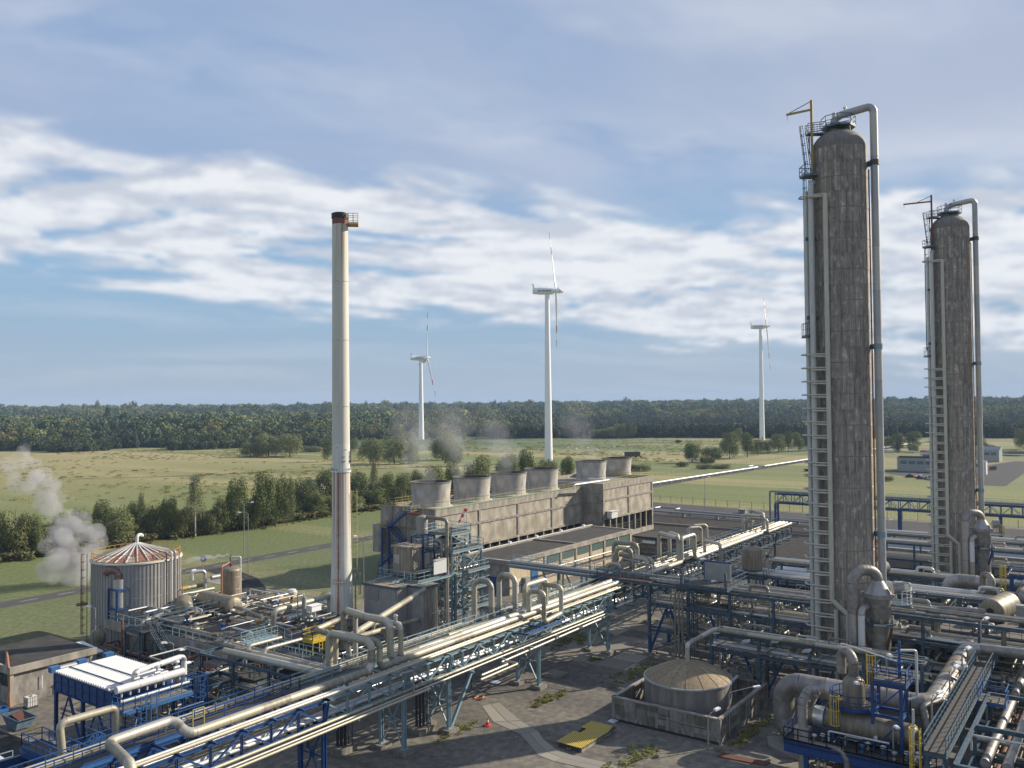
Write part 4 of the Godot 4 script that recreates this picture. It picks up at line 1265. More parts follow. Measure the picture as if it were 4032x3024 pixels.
func cooler_block(t: Node3D, x0: float, x1: float, z0: float, z1: float, h: float, piers: Array, open_top: float, open_low: float, panes: int) -> void:
	part("end_wall", MB.new().span(V(x0, 0, z0), V(x0 + 0.6, h, z1 - 0.42)), M.concrete, t)
	part("end_wall", MB.new().span(V(x1 - 0.6, 0, z0), V(x1, h, z1 - 0.42)), M.concrete, t)
	part("rear_wall", MB.new().span(V(x0 + 0.6, 0, z0), V(x1 - 0.6, h, z0 + 0.5)), M.concrete, t)
	part("roof", MB.new().span(V(x0 + 0.6, h - 0.9, z0 + 0.5), V(x1 - 0.6, h - 0.7, z1 - 0.41)), M.concrete_grey, t)
	part("fill", MB.new().span(V(x0 + 0.6, 0, z0 + 0.5), V(x1 - 0.6, h - 0.9, z1 - 2.2)), M.black, t)
	part("parapet", MB.new().span(V(x0, h - 1.45, z1 - 0.4), V(x1, h, z1)), M.concrete, t)
	var mid := (open_top + h - 1.45) / 2 + 0.9
	part("ledge", MB.new().span(V(x0, mid - 0.2, z1 - 0.4), V(x1, mid + 0.25, z1 - 0.02)), M.concrete_grey, t)
	part("ledge", MB.new().span(V(x0, open_top - 0.25, z1 - 0.4), V(x1, open_top + 0.2, z1 + 0.05)), M.concrete, t)
	part("base_beam", MB.new().span(V(x0, 0, z1 - 0.5), V(x1, open_low, z1)), M.concrete, t)
	for k in piers.size():
		var x: float = piers[k]
		var a := maxf(x - 0.3, x0)
		part("pier", MB.new().span(V(a, open_low, z1 - 0.41), V(minf(a + 0.6, x1), h - 1.46, z1 + 0.0)), M.concrete_grey, t)
		if k + 1 < piers.size():
			var b: float = piers[k + 1]
			var xa := a + 0.6
			var xb := b - 0.3
			for q in [[open_top + 0.2, mid - 0.2], [mid + 0.25, h - 1.45]]: part("wall_panel", MB.new().span(V(xa, q[0], z1 - 0.42), V(xb, q[1], z1 - 0.2)), M.concrete_panel, t)
			for j in panes:
				var w := (xb - xa) / panes
				if j > 0: part("mullion", MB.new().span(V(xa + w * j - 0.15, open_low, z1 - 0.4), V(xa + w * j + 0.15, open_top - 0.25, z1 - 0.1)), M.concrete_panel, t)
				for s in 6: part("slat", MB.new().obox(V(xa + w * (j + 0.5), lerpf(open_low + 0.2, open_top - 0.5, s / 5.0), z1 - 1.0), V(w / 2 - 0.1, 0, 0), V(0, 0.05, 0.28), V(0, 0.02, -0.01)), M.black, t)

func fan_stack(t: Node3D, x: float, z: float, y: float) -> void:
	var prof := [Vector2(4.55, 0), Vector2(4.35, 0.35), Vector2(3.95, 0.5), Vector2(3.80, 1.4), Vector2(3.82, 2.2), Vector2(3.95, 3.4), Vector2(4.12, 5.25)]
	var s := part("fan_stack", MB.new().lathe(V(x, y, z), prof, 40), M.stack_shell, t)
	part("stack_rim", MB.new().lathe(V(x, y, z), [Vector2(4.12, 5.05), Vector2(4.2, 5.07), Vector2(4.2, 5.3), Vector2(3.9, 5.3), Vector2(3.86, 5.0)], 40, true), M.concrete_dark, s)
	part("stack_lining", MB.new().lathe(V(x, y, z), [Vector2(3.88, 5.29), Vector2(3.6, 2.0), Vector2(3.6, 1.2), Vector2(0.0, 1.2)], 32), M.pipe_dark, s)
	part("stack_band", MB.new().lathe(V(x, y, z), [Vector2(3.83, 1.38), Vector2(3.88, 1.4), Vector2(3.88, 1.62), Vector2(3.83, 1.64)], 40), M.stack_shell, s)

func chimney() -> void:
	# white steel chimney: repainted lower part with rust runs under its flange
	var img := Image.create(512, 2048, false, Image.FORMAT_RGB8)
	var n := FastNoiseLite.new()
	n.seed = 3; n.frequency = 1.0; n.fractal_octaves = 4
	var run := FastNoiseLite.new()
	run.seed = 8; run.frequency = 1.0; run.fractal_octaves = 3
	for y in 2048:
		var hgt := (1.0 - y / 2048.0) * 59.4
		for x in 512:
			var a := x / 512.0 * TAU
			var ring := Vector2(cos(a), sin(a)) * 1.4
			var v := n.get_noise_3d(ring.x * 1.2, hgt * 0.12, ring.y * 1.2)
			var st := n.get_noise_3d(ring.x * 6.0, hgt * 0.05, ring.y * 6.0)
			var c := Color(0.80, 0.81, 0.79).lerp(Color(0.68, 0.68, 0.62), clampf(0.25 + v * 0.5 + st * 0.7, 0, 1))
			if hgt > 28.0: c = c.lerp(Color(0.73, 0.72, 0.66), 0.6 + st * 0.4)
			if hgt > 24.3:
				c = c.lerp(Color(0.50, 0.38, 0.22), clampf(run.get_noise_3d(ring.x * 5.0, hgt * 0.03, ring.y * 5.0) * 1.8 - 0.1, 0, 1) * smoothstep(46.0, 57.0, hgt))
			else:
				var r := run.get_noise_3d(ring.x * 7.0, hgt * 0.02, ring.y * 7.0)
				var reach := 1.0 - (24.3 - hgt) / (5.0 + 16.0 * maxf(0.0, r + 0.25))
				c = c.lerp(Color(0.47, 0.22, 0.12), clampf((r + 0.12) * 1.8, 0, 1) * clampf(reach, 0, 1) * 0.8)
				var seam := absf(angle_difference(a, 2.62))
				c = c.lerp(Color(0.55, 0.30, 0.18), smoothstep(0.16, 0.02, seam + run.get_noise_1d(hgt * 0.6) * 0.06) * 0.85)
				c = c.lerp(Color(0.60, 0.45, 0.36), smoothstep(0.7, 0.1, absf(hgt - 9.5)) * clampf(0.4 + r, 0, 0.7) * smoothstep(1.3, 0.4, seam))
			img.set_pixel(x, y, c)
	var m := StandardMaterial3D.new()
	m.resource_name = "chimney_paint"
	m.albedo_texture = ImageTexture.create_from_image(img)
	m.roughness = 0.5
	M.chimney = m
	var at := V(81.45, 0, -87.2)
	var t := thing("chimney", "tall white steel chimney streaked with rust, black rim on top", "chimney", at)
	var prof := [[0.0, 1.62], [6.0, 1.55], [12.0, 1.33], [18.0, 1.25], [24.3, 1.2], [35.0, 1.16], [57.8, 1.07]]
	var mb := MB.new()
	var pr := []
	for q in prof: pr.append(Vector2(q[1], q[0]))
	mb.lathe(at, pr, 36)
	for k in mb.uv.size(): mb.uv[k] = Vector2(mb.uv[k].x, 1.0 - mb.uv[k].y / 59.4)
	part("shaft", mb, m, t)
	for y in [9.5, 16.0, 24.3, 33.0, 42.0, 50.0]:
		var r := lerpf(1.3, 1.09, clampf((y - 12.0) / 46.0, 0, 1)) if y > 12 else 1.45
		part("shaft_seam", MB.new().lathe(at, [Vector2(r - 0.02, y - 0.05), Vector2(r + 0.02, y), Vector2(r - 0.02, y + 0.05)], 36), m, t)
	part("flange", MB.new().lathe(at, [Vector2(1.2, 24.1), Vector2(1.34, 24.12), Vector2(1.34, 24.35), Vector2(1.2, 24.37)], 36, true), M.white, t)
	for k in 18:
		var a := TAU * k / 18
		part("flange_bolt", MB.new().box(at + V(cos(a) * 1.3, 24.5, sin(a) * 1.3), V(0.08, 0.3, 0.08)), M.galv, t)
	part("rust_band", MB.new().lathe(at, [Vector2(1.075, 57.79), Vector2(1.08, 58.6)], 36), mat("rust_soft", lin(0.27, 0.12, 0.085), 0.8, 0.0, M.t.blotch, V(0.8, 0.8, 0.8)), t)
	part("rim", MB.new().lathe(at, [Vector2(1.08, 58.6), Vector2(1.16, 58.62), Vector2(1.16, 59.3), Vector2(0.9, 59.4), Vector2(0.9, 57.0)], 36), M.black, t)
	# little yellow platform at the top, on the right
	var d := V(0.7, 0, 0.72)
	var e := V(-0.72, 0, 0.7)
	part("platform", MB.new().obox(at + d * 1.75 + V(0, 57.8, 0), d * 0.7, V(0, 0.12, 0), e * 0.8), M.ochre, t)
	var q := at + V(0, 57.95, 0)
	rails(t, [q + d * 1.1 - e * 0.8, q + d * 2.4 - e * 0.8, q + d * 2.4 + e * 0.8, q + d * 1.1 + e * 0.8], M.yellow_pale, 1.3, 0.8)
	part("access_bracket", MB.new().bar(at + V(-0.9, 25.6, 1.1), at + V(1.0, 25.6, 1.1), 0.12).bar(at + V(-0.9, 26.2, 1.1), at + V(0.5, 26.2, 1.1), 0.1).bar(at + V(0.6, 25.3, 1.2), at + V(0.6, 27.0, 1.2), 0.14), M.pipe_dark, t)
	for k in 7: part("step_iron", MB.new().bar(at + V(cos(k * 0.9) * 1.15, 26.5 + 0.35 * k, sin(k * 0.9) * 1.15), at + V(cos(k * 0.9) * 1.4, 26.4 + 0.35 * k, sin(k * 0.9) * 1.4), 0.06), M.pipe_dark, t)
	var f := d * 1.55
	var lad := MB.new()
	var off := at + V(1.25, 0, 0.95)
	for y in range(11, 22): 
		lad.bar(off + V(-0.3, y, 0.05), off + V(0.25, y, 0.4), 0.05)
	for y in [11.0, 14.5, 18.0, 21.4]:
		for s in [-0.35, 0.45]: lad.bar(off + V(-0.5, y, s), off + V(0.25, y, s + 0.4), 0.07)
	for s in [V(-0.25, 0, 0.0), V(0.3, 0, 0.45), V(0.0, 0, 0.75)]: lad.bar(off + s + V(0, 10.6, 0), off + s + V(0, 21.6, 0), 0.06)
	part("ladder_cage", lad, M.yellow_pale, t)
	ladder(t, at + V(1.7, 0.4, 0.9), at + V(1.7, 10.2, 0.9), V(-0.5, 0, 0.86), M.galv, 0.5, M.galv, V(0.86, 0, 0.5), 0.72)
	part("base_plinth", MB.new().lathe(at, [Vector2(2.3, 0), Vector2(2.3, 0.5), Vector2(1.5, 0.6)], 30, true), M.plinth, t)
	solo("buffer_tank", MB.new().lathe(V(97.5, 0, -106.5), [Vector2(1.35, 0), Vector2(1.35, 1.5), Vector2(1.15, 2.2), Vector2(0.6, 2.65), Vector2(0, 2.75)], 24), M.white, "small white domed tank half hidden behind the white chimney", "tank", "", V(97.5, 0, -106.5))

func big_tank() -> void:
	var c := V(67.8, 0, -113.8)
	c = V(68.0, 0, -114.2)
	var t := thing("storage_tank", "tall ribbed grey storage tank with a faded red and white conical roof", "storage tank", c)
	var m := MB.new()
	var seg := 150
	var R := 5.85
	for k in seg:
		# corrugated shell: every second strip stands proud
		var a0 := TAU * k / seg
		var a1 := TAU * (k + 1) / seg
		var r := R if k % 2 == 0 else R - 0.09
		var p0 := V(cos(a0) * r, 0, sin(a0) * r)
		var p1 := V(cos(a1) * r, 0, sin(a1) * r)
		m.quad(c + p0, c + p1, c + p1 + V(0, 12.0, 0), c + p0 + V(0, 12.0, 0), (p0 + p1).normalized())
		var q := V(cos(a1), 0, sin(a1))
		var side := V(-sin(a1), 0, cos(a1)) * (1.0 if k % 2 == 0 else -1.0)
		m.quad(c + q * R, c + q * (R - 0.09), c + q * (R - 0.09) + V(0, 12.0, 0), c + q * R + V(0, 12.0, 0), side)
	part("shell", m, mat("tank_shell", lin(0.36, 0.355, 0.34), 0.6, 0.2, M.t.soft, V(0.2, 0.04, 0.2)), t)
	for y in [2.2, 4.9, 7.4, 9.9]: part("shell_hoop", MB.new().lathe(c, [Vector2(R + 0.01, y - 0.03), Vector2(R + 0.03, y), Vector2(R + 0.01, y + 0.03)], 60), M.tank_shell, t)
	part("roof_rim", MB.new().lathe(c, [Vector2(R + 0.02, 11.9), Vector2(R + 0.16, 11.92), Vector2(R + 0.16, 12.12), Vector2(R - 0.3, 12.16)], 60, true), M.line_white, t)
	# roof plates, each a wedge of its own, ribs between them
	var rust_plate := mat("roof_red", lin(0.38, 0.17, 0.14), 0.85, 0.0, M.t.blotch, V(0.5, 0.5, 0.5))
	var pale_plate := mat("roof_pale", lin(0.50, 0.42, 0.37), 0.8, 0.0, M.t.blotch, V(0.6, 0.6, 0.6))
	var apex := 1.95
	for k in 24:
		var a0 := TAU * k / 24
		var a1 := TAU * (k + 1) / 24
		for j in 3:
			var r0 := [5.6, 4.0, 2.2][j] as float
			var r1 := [4.0, 2.2, 0.35][j] as float
			var y0 := 12.1 + apex * (1 - r0 / 5.8)
			var y1 := 12.1 + apex * (1 - r1 / 5.8)
			var am := (a0 + a1) / 2
			part("roof_plate", MB.new().quad(c + V(cos(a0) * r0, y0, sin(a0) * r0), c + V(cos(a1) * r0, y0, sin(a1) * r0), c + V(cos(a1) * r1, y1, sin(a1) * r1), c + V(cos(a0) * r1, y1, sin(a0) * r1), V(cos(am) * 0.32, 1, sin(am) * 0.32).normalized()), [rust_plate, rust_plate, pale_plate][(k * 7 + j * 5) % 3], t)
		part("roof_rib", MB.new().bar(c + V(cos(a0) * 5.7, 12.2, sin(a0) * 5.7), c + V(cos(a0) * 0.35, 14.05, sin(a0) * 0.35), 0.13, 0.12), M.line_white, t)
	part("vent", pipe_mesh(MB.new(), [c + V(0, 13.8, 0), c + V(0, 15.1, 0), c + V(0.9, 15.1, -0.3), c + V(1.0, 14.8, -0.3)], 0.22, 10), M.line_white, t)
	var ring := []
	for k in 40: ring.append(c + V(cos(TAU * k / 40) * 5.75, 12.15, sin(TAU * k / 40) * 5.75))
	rails(t, ring, M.ochre, 1.05, 1.6, true, false, 0.03)
	for q in [[2.05, M.pale_pipe, 0.13], [1.93, M.galv, 0.16], [1.75, M.orange_pipe, 0.07], [2.2, M.pipe_dark, 0.08]]:
		var d := V(cos(q[0] - 0.75), 0, sin(q[0] - 0.75))
		part("down_pipe", pipe_mesh(MB.new(), [c + d * 4.6 + V(0, 13.1, 0), c + d * 6.1 + V(0, 13.1, 0), c + d * 6.1 + V(0, 0.4, 0)], q[2], 8), q[1], t)
	var dl := V(cos(3.62), 0, sin(3.62))
	var sl := V(-sin(3.62), 0, cos(3.62))
	ladder(t, c + dl * 6.3 + V(0, 0.3, 0), c + dl * 6.3 + V(0, 13.0, 0), sl, M.pipe_rust, 0.5, M.pipe_rust, dl, 0.15)
	part("ladder_landing", MB.new().obox(c + dl * 6.9 + V(0, 6.2, 0), dl * 0.7, V(0, 0.06, 0), sl * 0.8), M.pipe_rust, t)
	part("tank_foot", MB.new().lathe(c, [Vector2(6.3, 0), Vector2(6.3, 0.25), Vector2(5.8, 0.3)], 48, true), M.plinth, t)

# ---------------------------------------------------------------- main pipe bridge

func bridge() -> void:
	# truss pipe bridge along x: two trusses 3 m apart, walkway behind, blue up to x = 51 and pale teal beyond
	var runs := [
		["deep blue first length of the long truss pipe bridge at the lower left", 20.0, 50.9, M.blue, [34.2, 50.9]],
		["pale teal middle length of the long truss pipe bridge with splayed legs", 50.9, 102.0, M.teal, [60.9, 67.5, 83.8, 100.3]],
		["far dark blue length of the pipe bridge running on behind the steel rack", 102.0, 176.0, M.slate, [118.0, 134.0, 150.0, 166.0]],
	]
	for q in runs:
		var x0: float = q[1]
		var x1: float = q[2]
		var m: Material = q[3]
		var dark: Material = M.blue if m == M.blue else (M.slate if m == M.slate else M.teal)
		var t := thing("pipe_bridge", q[0], "pipe bridge", V(x0, 0, -58))
		var n := roundi((x1 - x0) / 2.76)
		for z in [-56.7, -59.7]:
			part("bottom_chord", MB.new().hbar(V(x0, 5.9, z), V(x1, 5.9, z), 0.22, 0.26), m, t)
			part("top_chord", MB.new().hbar(V(x0, 7.72, z), V(x1, 7.72, z), 0.22, 0.26), m, t)
			for k in n + 1:
				var x := lerpf(x0, x1, float(k) / n)
				part("post", MB.new().hbar(V(x, 6.0, z), V(x, 7.6, z), 0.16, 0.18, 0.03, V(1, 0, 0)), m, t)
				if k < n:
					var up := k % 2 == 0
					part("diagonal", MB.new().bar(V(x + 0.1, 7.6 if up else 6.0, z), V(lerpf(x0, x1, (k + 1.0) / n) - 0.1, 6.0 if up else 7.6, z), 0.13, 0.15), dark, t)
		for k in n + 1:
			var x := lerpf(x0, x1, float(k) / n)
			part("cross_beam", MB.new().hbar(V(x, 7.94, -55.95), V(x, 7.94, -62.6), 0.2, 0.16), m, t)
			part("cross_beam", MB.new().hbar(V(x, 5.68, -55.2 if k % 2 == 1 else -56.3), V(x, 5.68, -60.2), 0.2, 0.16), m, t)
		part("walkway_grating", MB.new().span(V(x0, 8.04, -60.95), V(x1, 8.1, -59.85)), M.grating, t)
		part("walkway_beam", MB.new().hbar(V(x0, 7.95, -59.78), V(x1, 7.95, -59.78), 0.12, 0.22), M.blue_light if m == M.blue else m, t)
		part("walkway_beam", MB.new().hbar(V(x0, 7.95, -62.66), V(x1, 7.95, -62.66), 0.1, 0.2), m, t)
		rails(t, [V(x0, 8.1, -61.02), V(x1, 8.1, -61.02)], M.blue if m == M.blue else m, 1.1, 1.9, false, true)
		rails(t, [V(x0, 8.1, -59.82), V(x1, 8.1, -59.82)], M.blue if m == M.blue else m, 1.1, 1.9, false, true)
		for x in q[4]:
			for z in [-56.75, -59.75]:
				part("leg", MB.new().hbar(V(x, 0.45, z), V(x, 5.75, z), 0.34, 0.36, 0.05, V(1, 0, 0)), m, t)
				part("leg_foot", MB.new().span(V(x - 0.35, 0.38, z - 0.3), V(x + 0.35, 0.46, z + 0.3)), m, t)
				part("footing", MB.new().prism([Vector2(x - 0.75, z - 0.7), Vector2(x + 0.75, z - 0.7), Vector2(x + 0.75, z + 0.7), Vector2(x - 0.75, z + 0.7)], -0.1, 0.38), M.concrete_dark, t)
			for s in [[0.6, -56.9, 5.4, -59.6], [0.6, -59.6, 5.4, -56.9]]: part("leg_brace", MB.new().bar(V(x, s[0], s[1]), V(x, s[2], s[3]), 0.12), m, t)
			part("brace_plate", MB.new().obox(V(x, 3.0, -58.25), V(0.04, 0, 0), V(0, 0.3, 0), V(0, 0, 0.3)), m, t)
			part("leg_beam", MB.new().hbar(V(x, 3.0, -56.9), V(x, 3.0, -59.6), 0.12, 0.14), m, t)
			part("leg_head", MB.new().hbar(V(x, 7.7, -56.3), V(x, 5.8, -56.7), 0.3, 0.3, 0.04, V(1, 0, 0)), m, t)
		if m == M.teal:
			# the splayed pair of the fixed trestle
			for z in [-56.75, -59.75]: part("splayed_leg", MB.new().hbar(V(67.9, 0.5, z), V(71.6, 5.6, z), 0.26, 0.3, 0.04, V(0, 0, 1)), m, t)
	# cable riser cabinets and black ducts by the trestles
	for q in [[65.6, -59.4, "nearest the splayed trestle"], [57.6, -62.3, "behind the blue end of the bridge"]]:
		var t := thing("cable_riser", "black cable riser with ladder under the pipe bridge, %s" % q[2], "cable riser", V(q[0], 0, q[1]))
		for k in 3: part("cable", MB.new().tube(V(q[0] + k * 0.3, 0.3, q[1] + 0.2 * k), V(q[0] + k * 0.3, 5.7, q[1] + 0.2 * k), 0.13, 8), M.black, t)
		part("riser_plinth", MB.new().span(V(q[0] - 0.8, 0, q[1] - 0.8), V(q[0] + 1.4, 0.55, q[1] + 1.2)), M.concrete_dark, t)
		ladder(t, V(q[0] + 1.0, 0.5, q[1] + 0.7), V(q[0] + 1.0, 5.7, q[1] + 0.7), V(0, 0, 1), M.pipe_dark)
	# ladder gates (pale yellow) on the walkway
	var g := thing("ladder_gate", "small pale yellow gate frame on the walkway of the blue bridge length", "gate", V(40.5, 8.1, -59.7))
	for x in [40.2, 41.2]: part("gate_post", MB.new().bar(V(x, 8.1, -59.7), V(x, 9.5, -59.7), 0.07), M.yellow_pale, g)
	part("gate_bar", MB.new().bar(V(40.2, 9.5, -59.7), V(41.2, 9.5, -59.7), 0.07).bar(V(40.2, 8.8, -59.7), V(41.2, 8.8, -59.7), 0.06), M.yellow_pale, g)
	# short stair from the bridge down to the yard behind
	var st := thing("bridge_stair", "steep dark teal stair coming down behind the pipe bridge beside the tall pipe loop", "stairs", V(82, 0, -63.4))
	stairs(st, V(79.6, 4.9, -63.2), V(82.6, 8.1, -61.6), 0.9, M.slate, M.slate)
	part("landing", MB.new().span(V(78.4, 4.8, -64.0), V(79.6, 4.9, -62.6)), M.slate, st)
	for x in [78.5, 79.5]: part("stair_post", MB.new().bar(V(x, 0, -63.3), V(x, 4.8, -63.3), 0.16), M.slate, st)
	# bracket carried by the bridge over the nearest side
	var br := thing("pipe_bracket", "bright blue outrigger bracket on the near side of the teal bridge", "bracket", V(80.5, 7.4, -55.5))
	part("bracket_beam", MB.new().hbar(V(78.2, 7.75, -54.6), V(86.2, 7.75, -54.6), 0.18, 0.2), M.blue_light, br)
	for x in [78.4, 82.0, 86.0]: part("bracket_arm", MB.new().hbar(V(x, 7.6, -56.6), V(x, 7.7, -54.4), 0.16, 0.18), M.blue, br)

func bridge_pipes() -> void:
	var A := [M.clad, M.clad_b, M.clad, M.clad_c]
	var S := [M.silver]
	# near edge: two small lines and a white one
	pipe("pipe", "slim jacketed pipe along the nearest edge of the pipe bridge", [V(20, 8.22, -56.55), V(112, 8.22, -56.55)], 0.15, A, "", 6.0)
	pipe("pipe", "slim white pipe lying second from the near edge of the blue bridge", [V(31.6, 8.22, -57.0), V(32.2, 8.22, -57.0), V(53.6, 8.22, -57.0)], 0.12, [M.white])
	pipe("pipe", "slim jacketed pipe second from the near edge of the teal bridge", [V(54.0, 8.22, -57.0), V(112, 8.22, -57.0)], 0.15, A, "", 6.0)
	# big line: S bend at the left, plain run, rises into the first loop
	var big := [V(30.9, 4.0, -54.2), V(31.9, 8.9, -54.2), V(32.6, 9.55, -56.2), V(32.7, 9.55, -59.2), V(37.6, 9.55, -59.2), V(37.6, 8.66, -57.5), V(56.6, 8.66, -57.45), V(57.5, 8.66, -57.4), V(57.5, 11.25, -57.4), V(57.9, 11.25, -63.0), V(57.9, 7.4, -63.0), V(57.9, 6.3, -66.0), V(57.6, 6.1, -80.0)]
	big = [V(31.8, 4.0, -54.0), V(31.8, 9.5, -54.0), V(33.0, 9.5, -59.0), V(38.3, 9.5, -59.2), V(38.3, 8.66, -57.6), V(57.4, 8.66, -57.5), V(57.4, 11.2, -57.5), V(57.4, 11.2, -63.2), V(57.4, 7.2, -63.2), V(57.4, 6.9, -79.5)]
	pipe("big_pipe", "large jacketed pipe with an S bend at the lower left, rising into the nearest loop", big, 0.36, A, "", 3.1, 14, 2.0, 5)
	pipe("big_pipe", "large jacketed pipe rising into the second of the two nearest paired loops", [V(112, 8.62, -57.45), V(58.4, 8.62, -57.45), V(58.4, 11.0, -57.45), V(58.4, 11.0, -63.4), V(58.4, 7.2, -63.4), V(58.4, 6.9, -79.0)], 0.30, A, "", 3.3, 12, 2.0, 5)
	pipe("pipe", "pale silvery pipe between the two large pipes of the teal bridge", [V(61.0, 8.6, -57.95), V(112, 8.6, -57.95)], 0.2, [M.pale_pipe], "", 5.0)
	pipe("big_pipe", "large jacketed pipe farther back, rising in a tall hoop toward the grey shed", [V(112, 8.66, -58.6), V(60.7, 8.66, -58.3), V(60.7, 12.3, -58.3), V(60.7, 12.3, -61.6), V(61.6, 12.3, -65.6), V(66.2, 9.0, -66.4), V(66.2, 9.0, -66.4), V(78.0, 6.6, -79.5)].slice(0, 5) + [V(61.6, 9.2, -65.6), V(66.0, 9.2, -67.5), V(86.0, 8.7, -76.4)], 0.34, A, "", 3.3, 12, 2.0, 5)
	pipe("big_pipe", "jacketed hoop pipe with a valve stub right of the tall hoop on the teal bridge", [V(100, 8.6, -59.2), V(61.8, 8.6, -57.95), V(61.8, 11.8, -57.95), V(61.8, 11.8, -61.2), V(62.4, 11.8, -64.8), V(62.4, 6.5, -64.8)], 0.27, A, "", 3.3, 12, 2.0, 5)
	solo("valve_stub", MB.new().tube(V(61.8, 11.9, -58.6), V(61.8, 12.7, -58.6), 0.16, 10).tube(V(61.8, 12.5, -58.6), V(61.8, 12.62, -58.6), 0.24, 10), M.silver, "short silver stub standing on the hoop pipe of the teal bridge", "valve")
	pipe("pipe", "long golden pipe along the back of the pipe bridge behind the walkway", [V(20, 8.3, -61.5), V(128, 8.3, -61.5)], 0.2, A, "", 4.2)
	pipe("pipe", "slim pipe along the very back edge of the pipe bridge", [V(20, 8.25, -62.2), V(122, 8.25, -62.2)], 0.15, [M.clad_c, M.clad], "", 5.0)
	# small lines slung low outside the near truss
	pipe("pipe", "pipe slung low along the near truss of the bridge, upper one", [V(20, 6.05, -56.2), V(98, 6.05, -56.2)], 0.14, A, "", 6.0)
	pipe("pipe", "thin pipe slung low along the near truss of the bridge, middle one", [V(20, 5.85, -55.8), V(98.0, 5.85, -55.8), V(98, 5.85, -54)], 0.1, [M.clad_c])
	pipe("pipe", "thin pipe on the outer brackets below the near truss, ending at the splayed trestle", [V(20, 5.85, -55.25), V(63.0, 5.85, -55.25)], 0.12, [M.clad])
	pipe("pipe", "pair of low pipes right of the splayed trestle, outer one", [V(69.0, 5.35, -53.8), V(75.5, 5.35, -53.8), V(75.5, 5.35, -55.6)], 0.13, [M.clad])
	pipe("pipe", "pair of low pipes right of the splayed trestle, inner one", [V(70.2, 5.35, -54.6), V(74.8, 5.35, -54.6), V(74.8, 5.35, -55.6), V(100, 5.6, -55.6)], 0.13, [M.clad_c])
	pipe("pipe", "thin bent drop pipe hanging on the near side of the teal bridge", [V(59.5, 8.0, -55.9), V(61.0, 8.0, -55.6), V(61.0, 5.9, -55.6)], 0.1, [M.pipe_grey])
	# lines inside the trusses
	for q in [[6.2, -57.4, 0.16], [6.2, -58.0, 0.2], [6.15, -58.6, 0.14], [6.15, -59.2, 0.17], [6.9, -57.6, 0.1], [6.95, -58.9, 0.12]]:
		pipe("pipe", "pipe running inside the truss of the bridge below the deck", [V(20, q[0], q[1]), V(132, q[0], q[1])], q[2], [M.pale_pipe, M.clad, M.clad_b, M.galv][int(q[2] * 100) % 4], "pipes inside the bridge truss")
	# silver branch on the bright blue bracket
	pipe("pipe", "short bright pipe on the blue bracket of the teal bridge", [V(79.6, 7.0, -57.0), V(79.6, 7.4, -54.9), V(87.4, 7.4, -54.9)], 0.18, [M.silver])
	# inverted U loops behind the walkway
	pipe("pipe_loop", "tall narrow hairpin pipe loop behind the walkway, left of the blue door", [V(72.0, 7.6, -62.9), V(79.6, 7.6, -62.9), V(79.6, 12.6, -62.9), V(80.6, 12.6, -60.9), V(80.6, 8.4, -60.9), V(84.2, 8.3, -60.9)].slice(0, 3) + [V(79.6, 12.6, -60.4), V(79.6, 7.9, -60.4)], 0.34, A, "", 2.4, 14, 2.6, 6)
	pipe("pipe_loop", "tall narrow hairpin pipe loop behind the walkway, before the blue door", [V(80.5, 7.4, -63.3), V(85.0, 7.4, -63.3), V(85.0, 12.3, -63.3), V(85.0, 12.3, -60.9), V(85.0, 7.9, -60.9)], 0.34, A, "", 2.4, 14, 2.6, 6)
	# central pair of square loops
	pipe("pipe_loop", "square hoop pipe with a bright silver top over the teal bridge", [V(70, 8.75, -58.9), V(83.2, 8.75, -58.2), V(83.2, 11.8, -58.2), V(87.6, 11.8, -58.2), V(87.6, 8.5, -58.2), V(96, 8.5, -58.9)], 0.30, [M.clad, M.silver, M.clad], "", 3.0, 12, 1.8, 5)
	pipe("pipe_loop", "square hoop pipe leaning over the near edge of the teal bridge", [V(84.6, 8.5, -58.4), V(83.0, 8.5, -57.5), V(83.0, 11.3, -57.5), V(83.3, 11.3, -55.6), V(83.3, 7.9, -55.6), V(87.0, 8.2, -55.6), V(87.0, 11.3, -55.6), V(87.0, 11.3, -58.6), V(87.2, 8.3, -58.9), V(90, 8.3, -58.9)], 0.28, A, "", 3.0, 12, 1.8, 5)
	# cluster of loops at the crossing
	pipe("pipe_loop", "low rounded hoop pipe where the bridge meets the steel rack, leftmost", [V(106, 8.4, -62.0), V(109.3, 8.4, -62.0), V(109.3, 9.9, -62.0), V(110.2, 9.9, -60.4), V(110.2, 8.0, -60.4)], 0.3, A, "loops at the crossing", 2.5, 12, 2.0, 5)
	pipe("pipe_loop", "tall rounded hoop pipe at the crossing before the long low building", [V(115.6, 7.4, -63.8), V(115.6, 11.2, -63.8), V(115.3, 11.2, -61.2), V(115.3, 7.4, -61.2)], 0.33, A, "", 2.5, 12, 2.0, 5)
	pipe("pipe_loop", "rounded hoop pipe at the crossing, farthest of the cluster", [V(126.6, 6.6, -70.4), V(126.6, 10.0, -70.4), V(126.8, 10.0, -66.2), V(126.8, 6.0, -66.2)], 0.38, A, "", 2.5, 12, 2.0, 5)
	pipe("pipe_loop", "long flat topped hoop pipe spanning the bridge at the crossing", [V(116.6, 7.4, -64.9), V(116.6, 10.1, -64.9), V(115.4, 10.1, -57.8), V(115.4, 7.9, -57.8), V(122, 7.9, -57.8)], 0.33, A, "", 2.5, 12, 2.0, 5)
	pipe("pipe_loop", "small hoop pipe on the near side of the crossing cluster", [V(114.9, 7.6, -60.6), V(114.9, 10.1, -60.6), V(114.4, 10.1, -58.1), V(114.4, 7.8, -58.1)], 0.28, A, "", 2.5, 12, 2.0, 5)
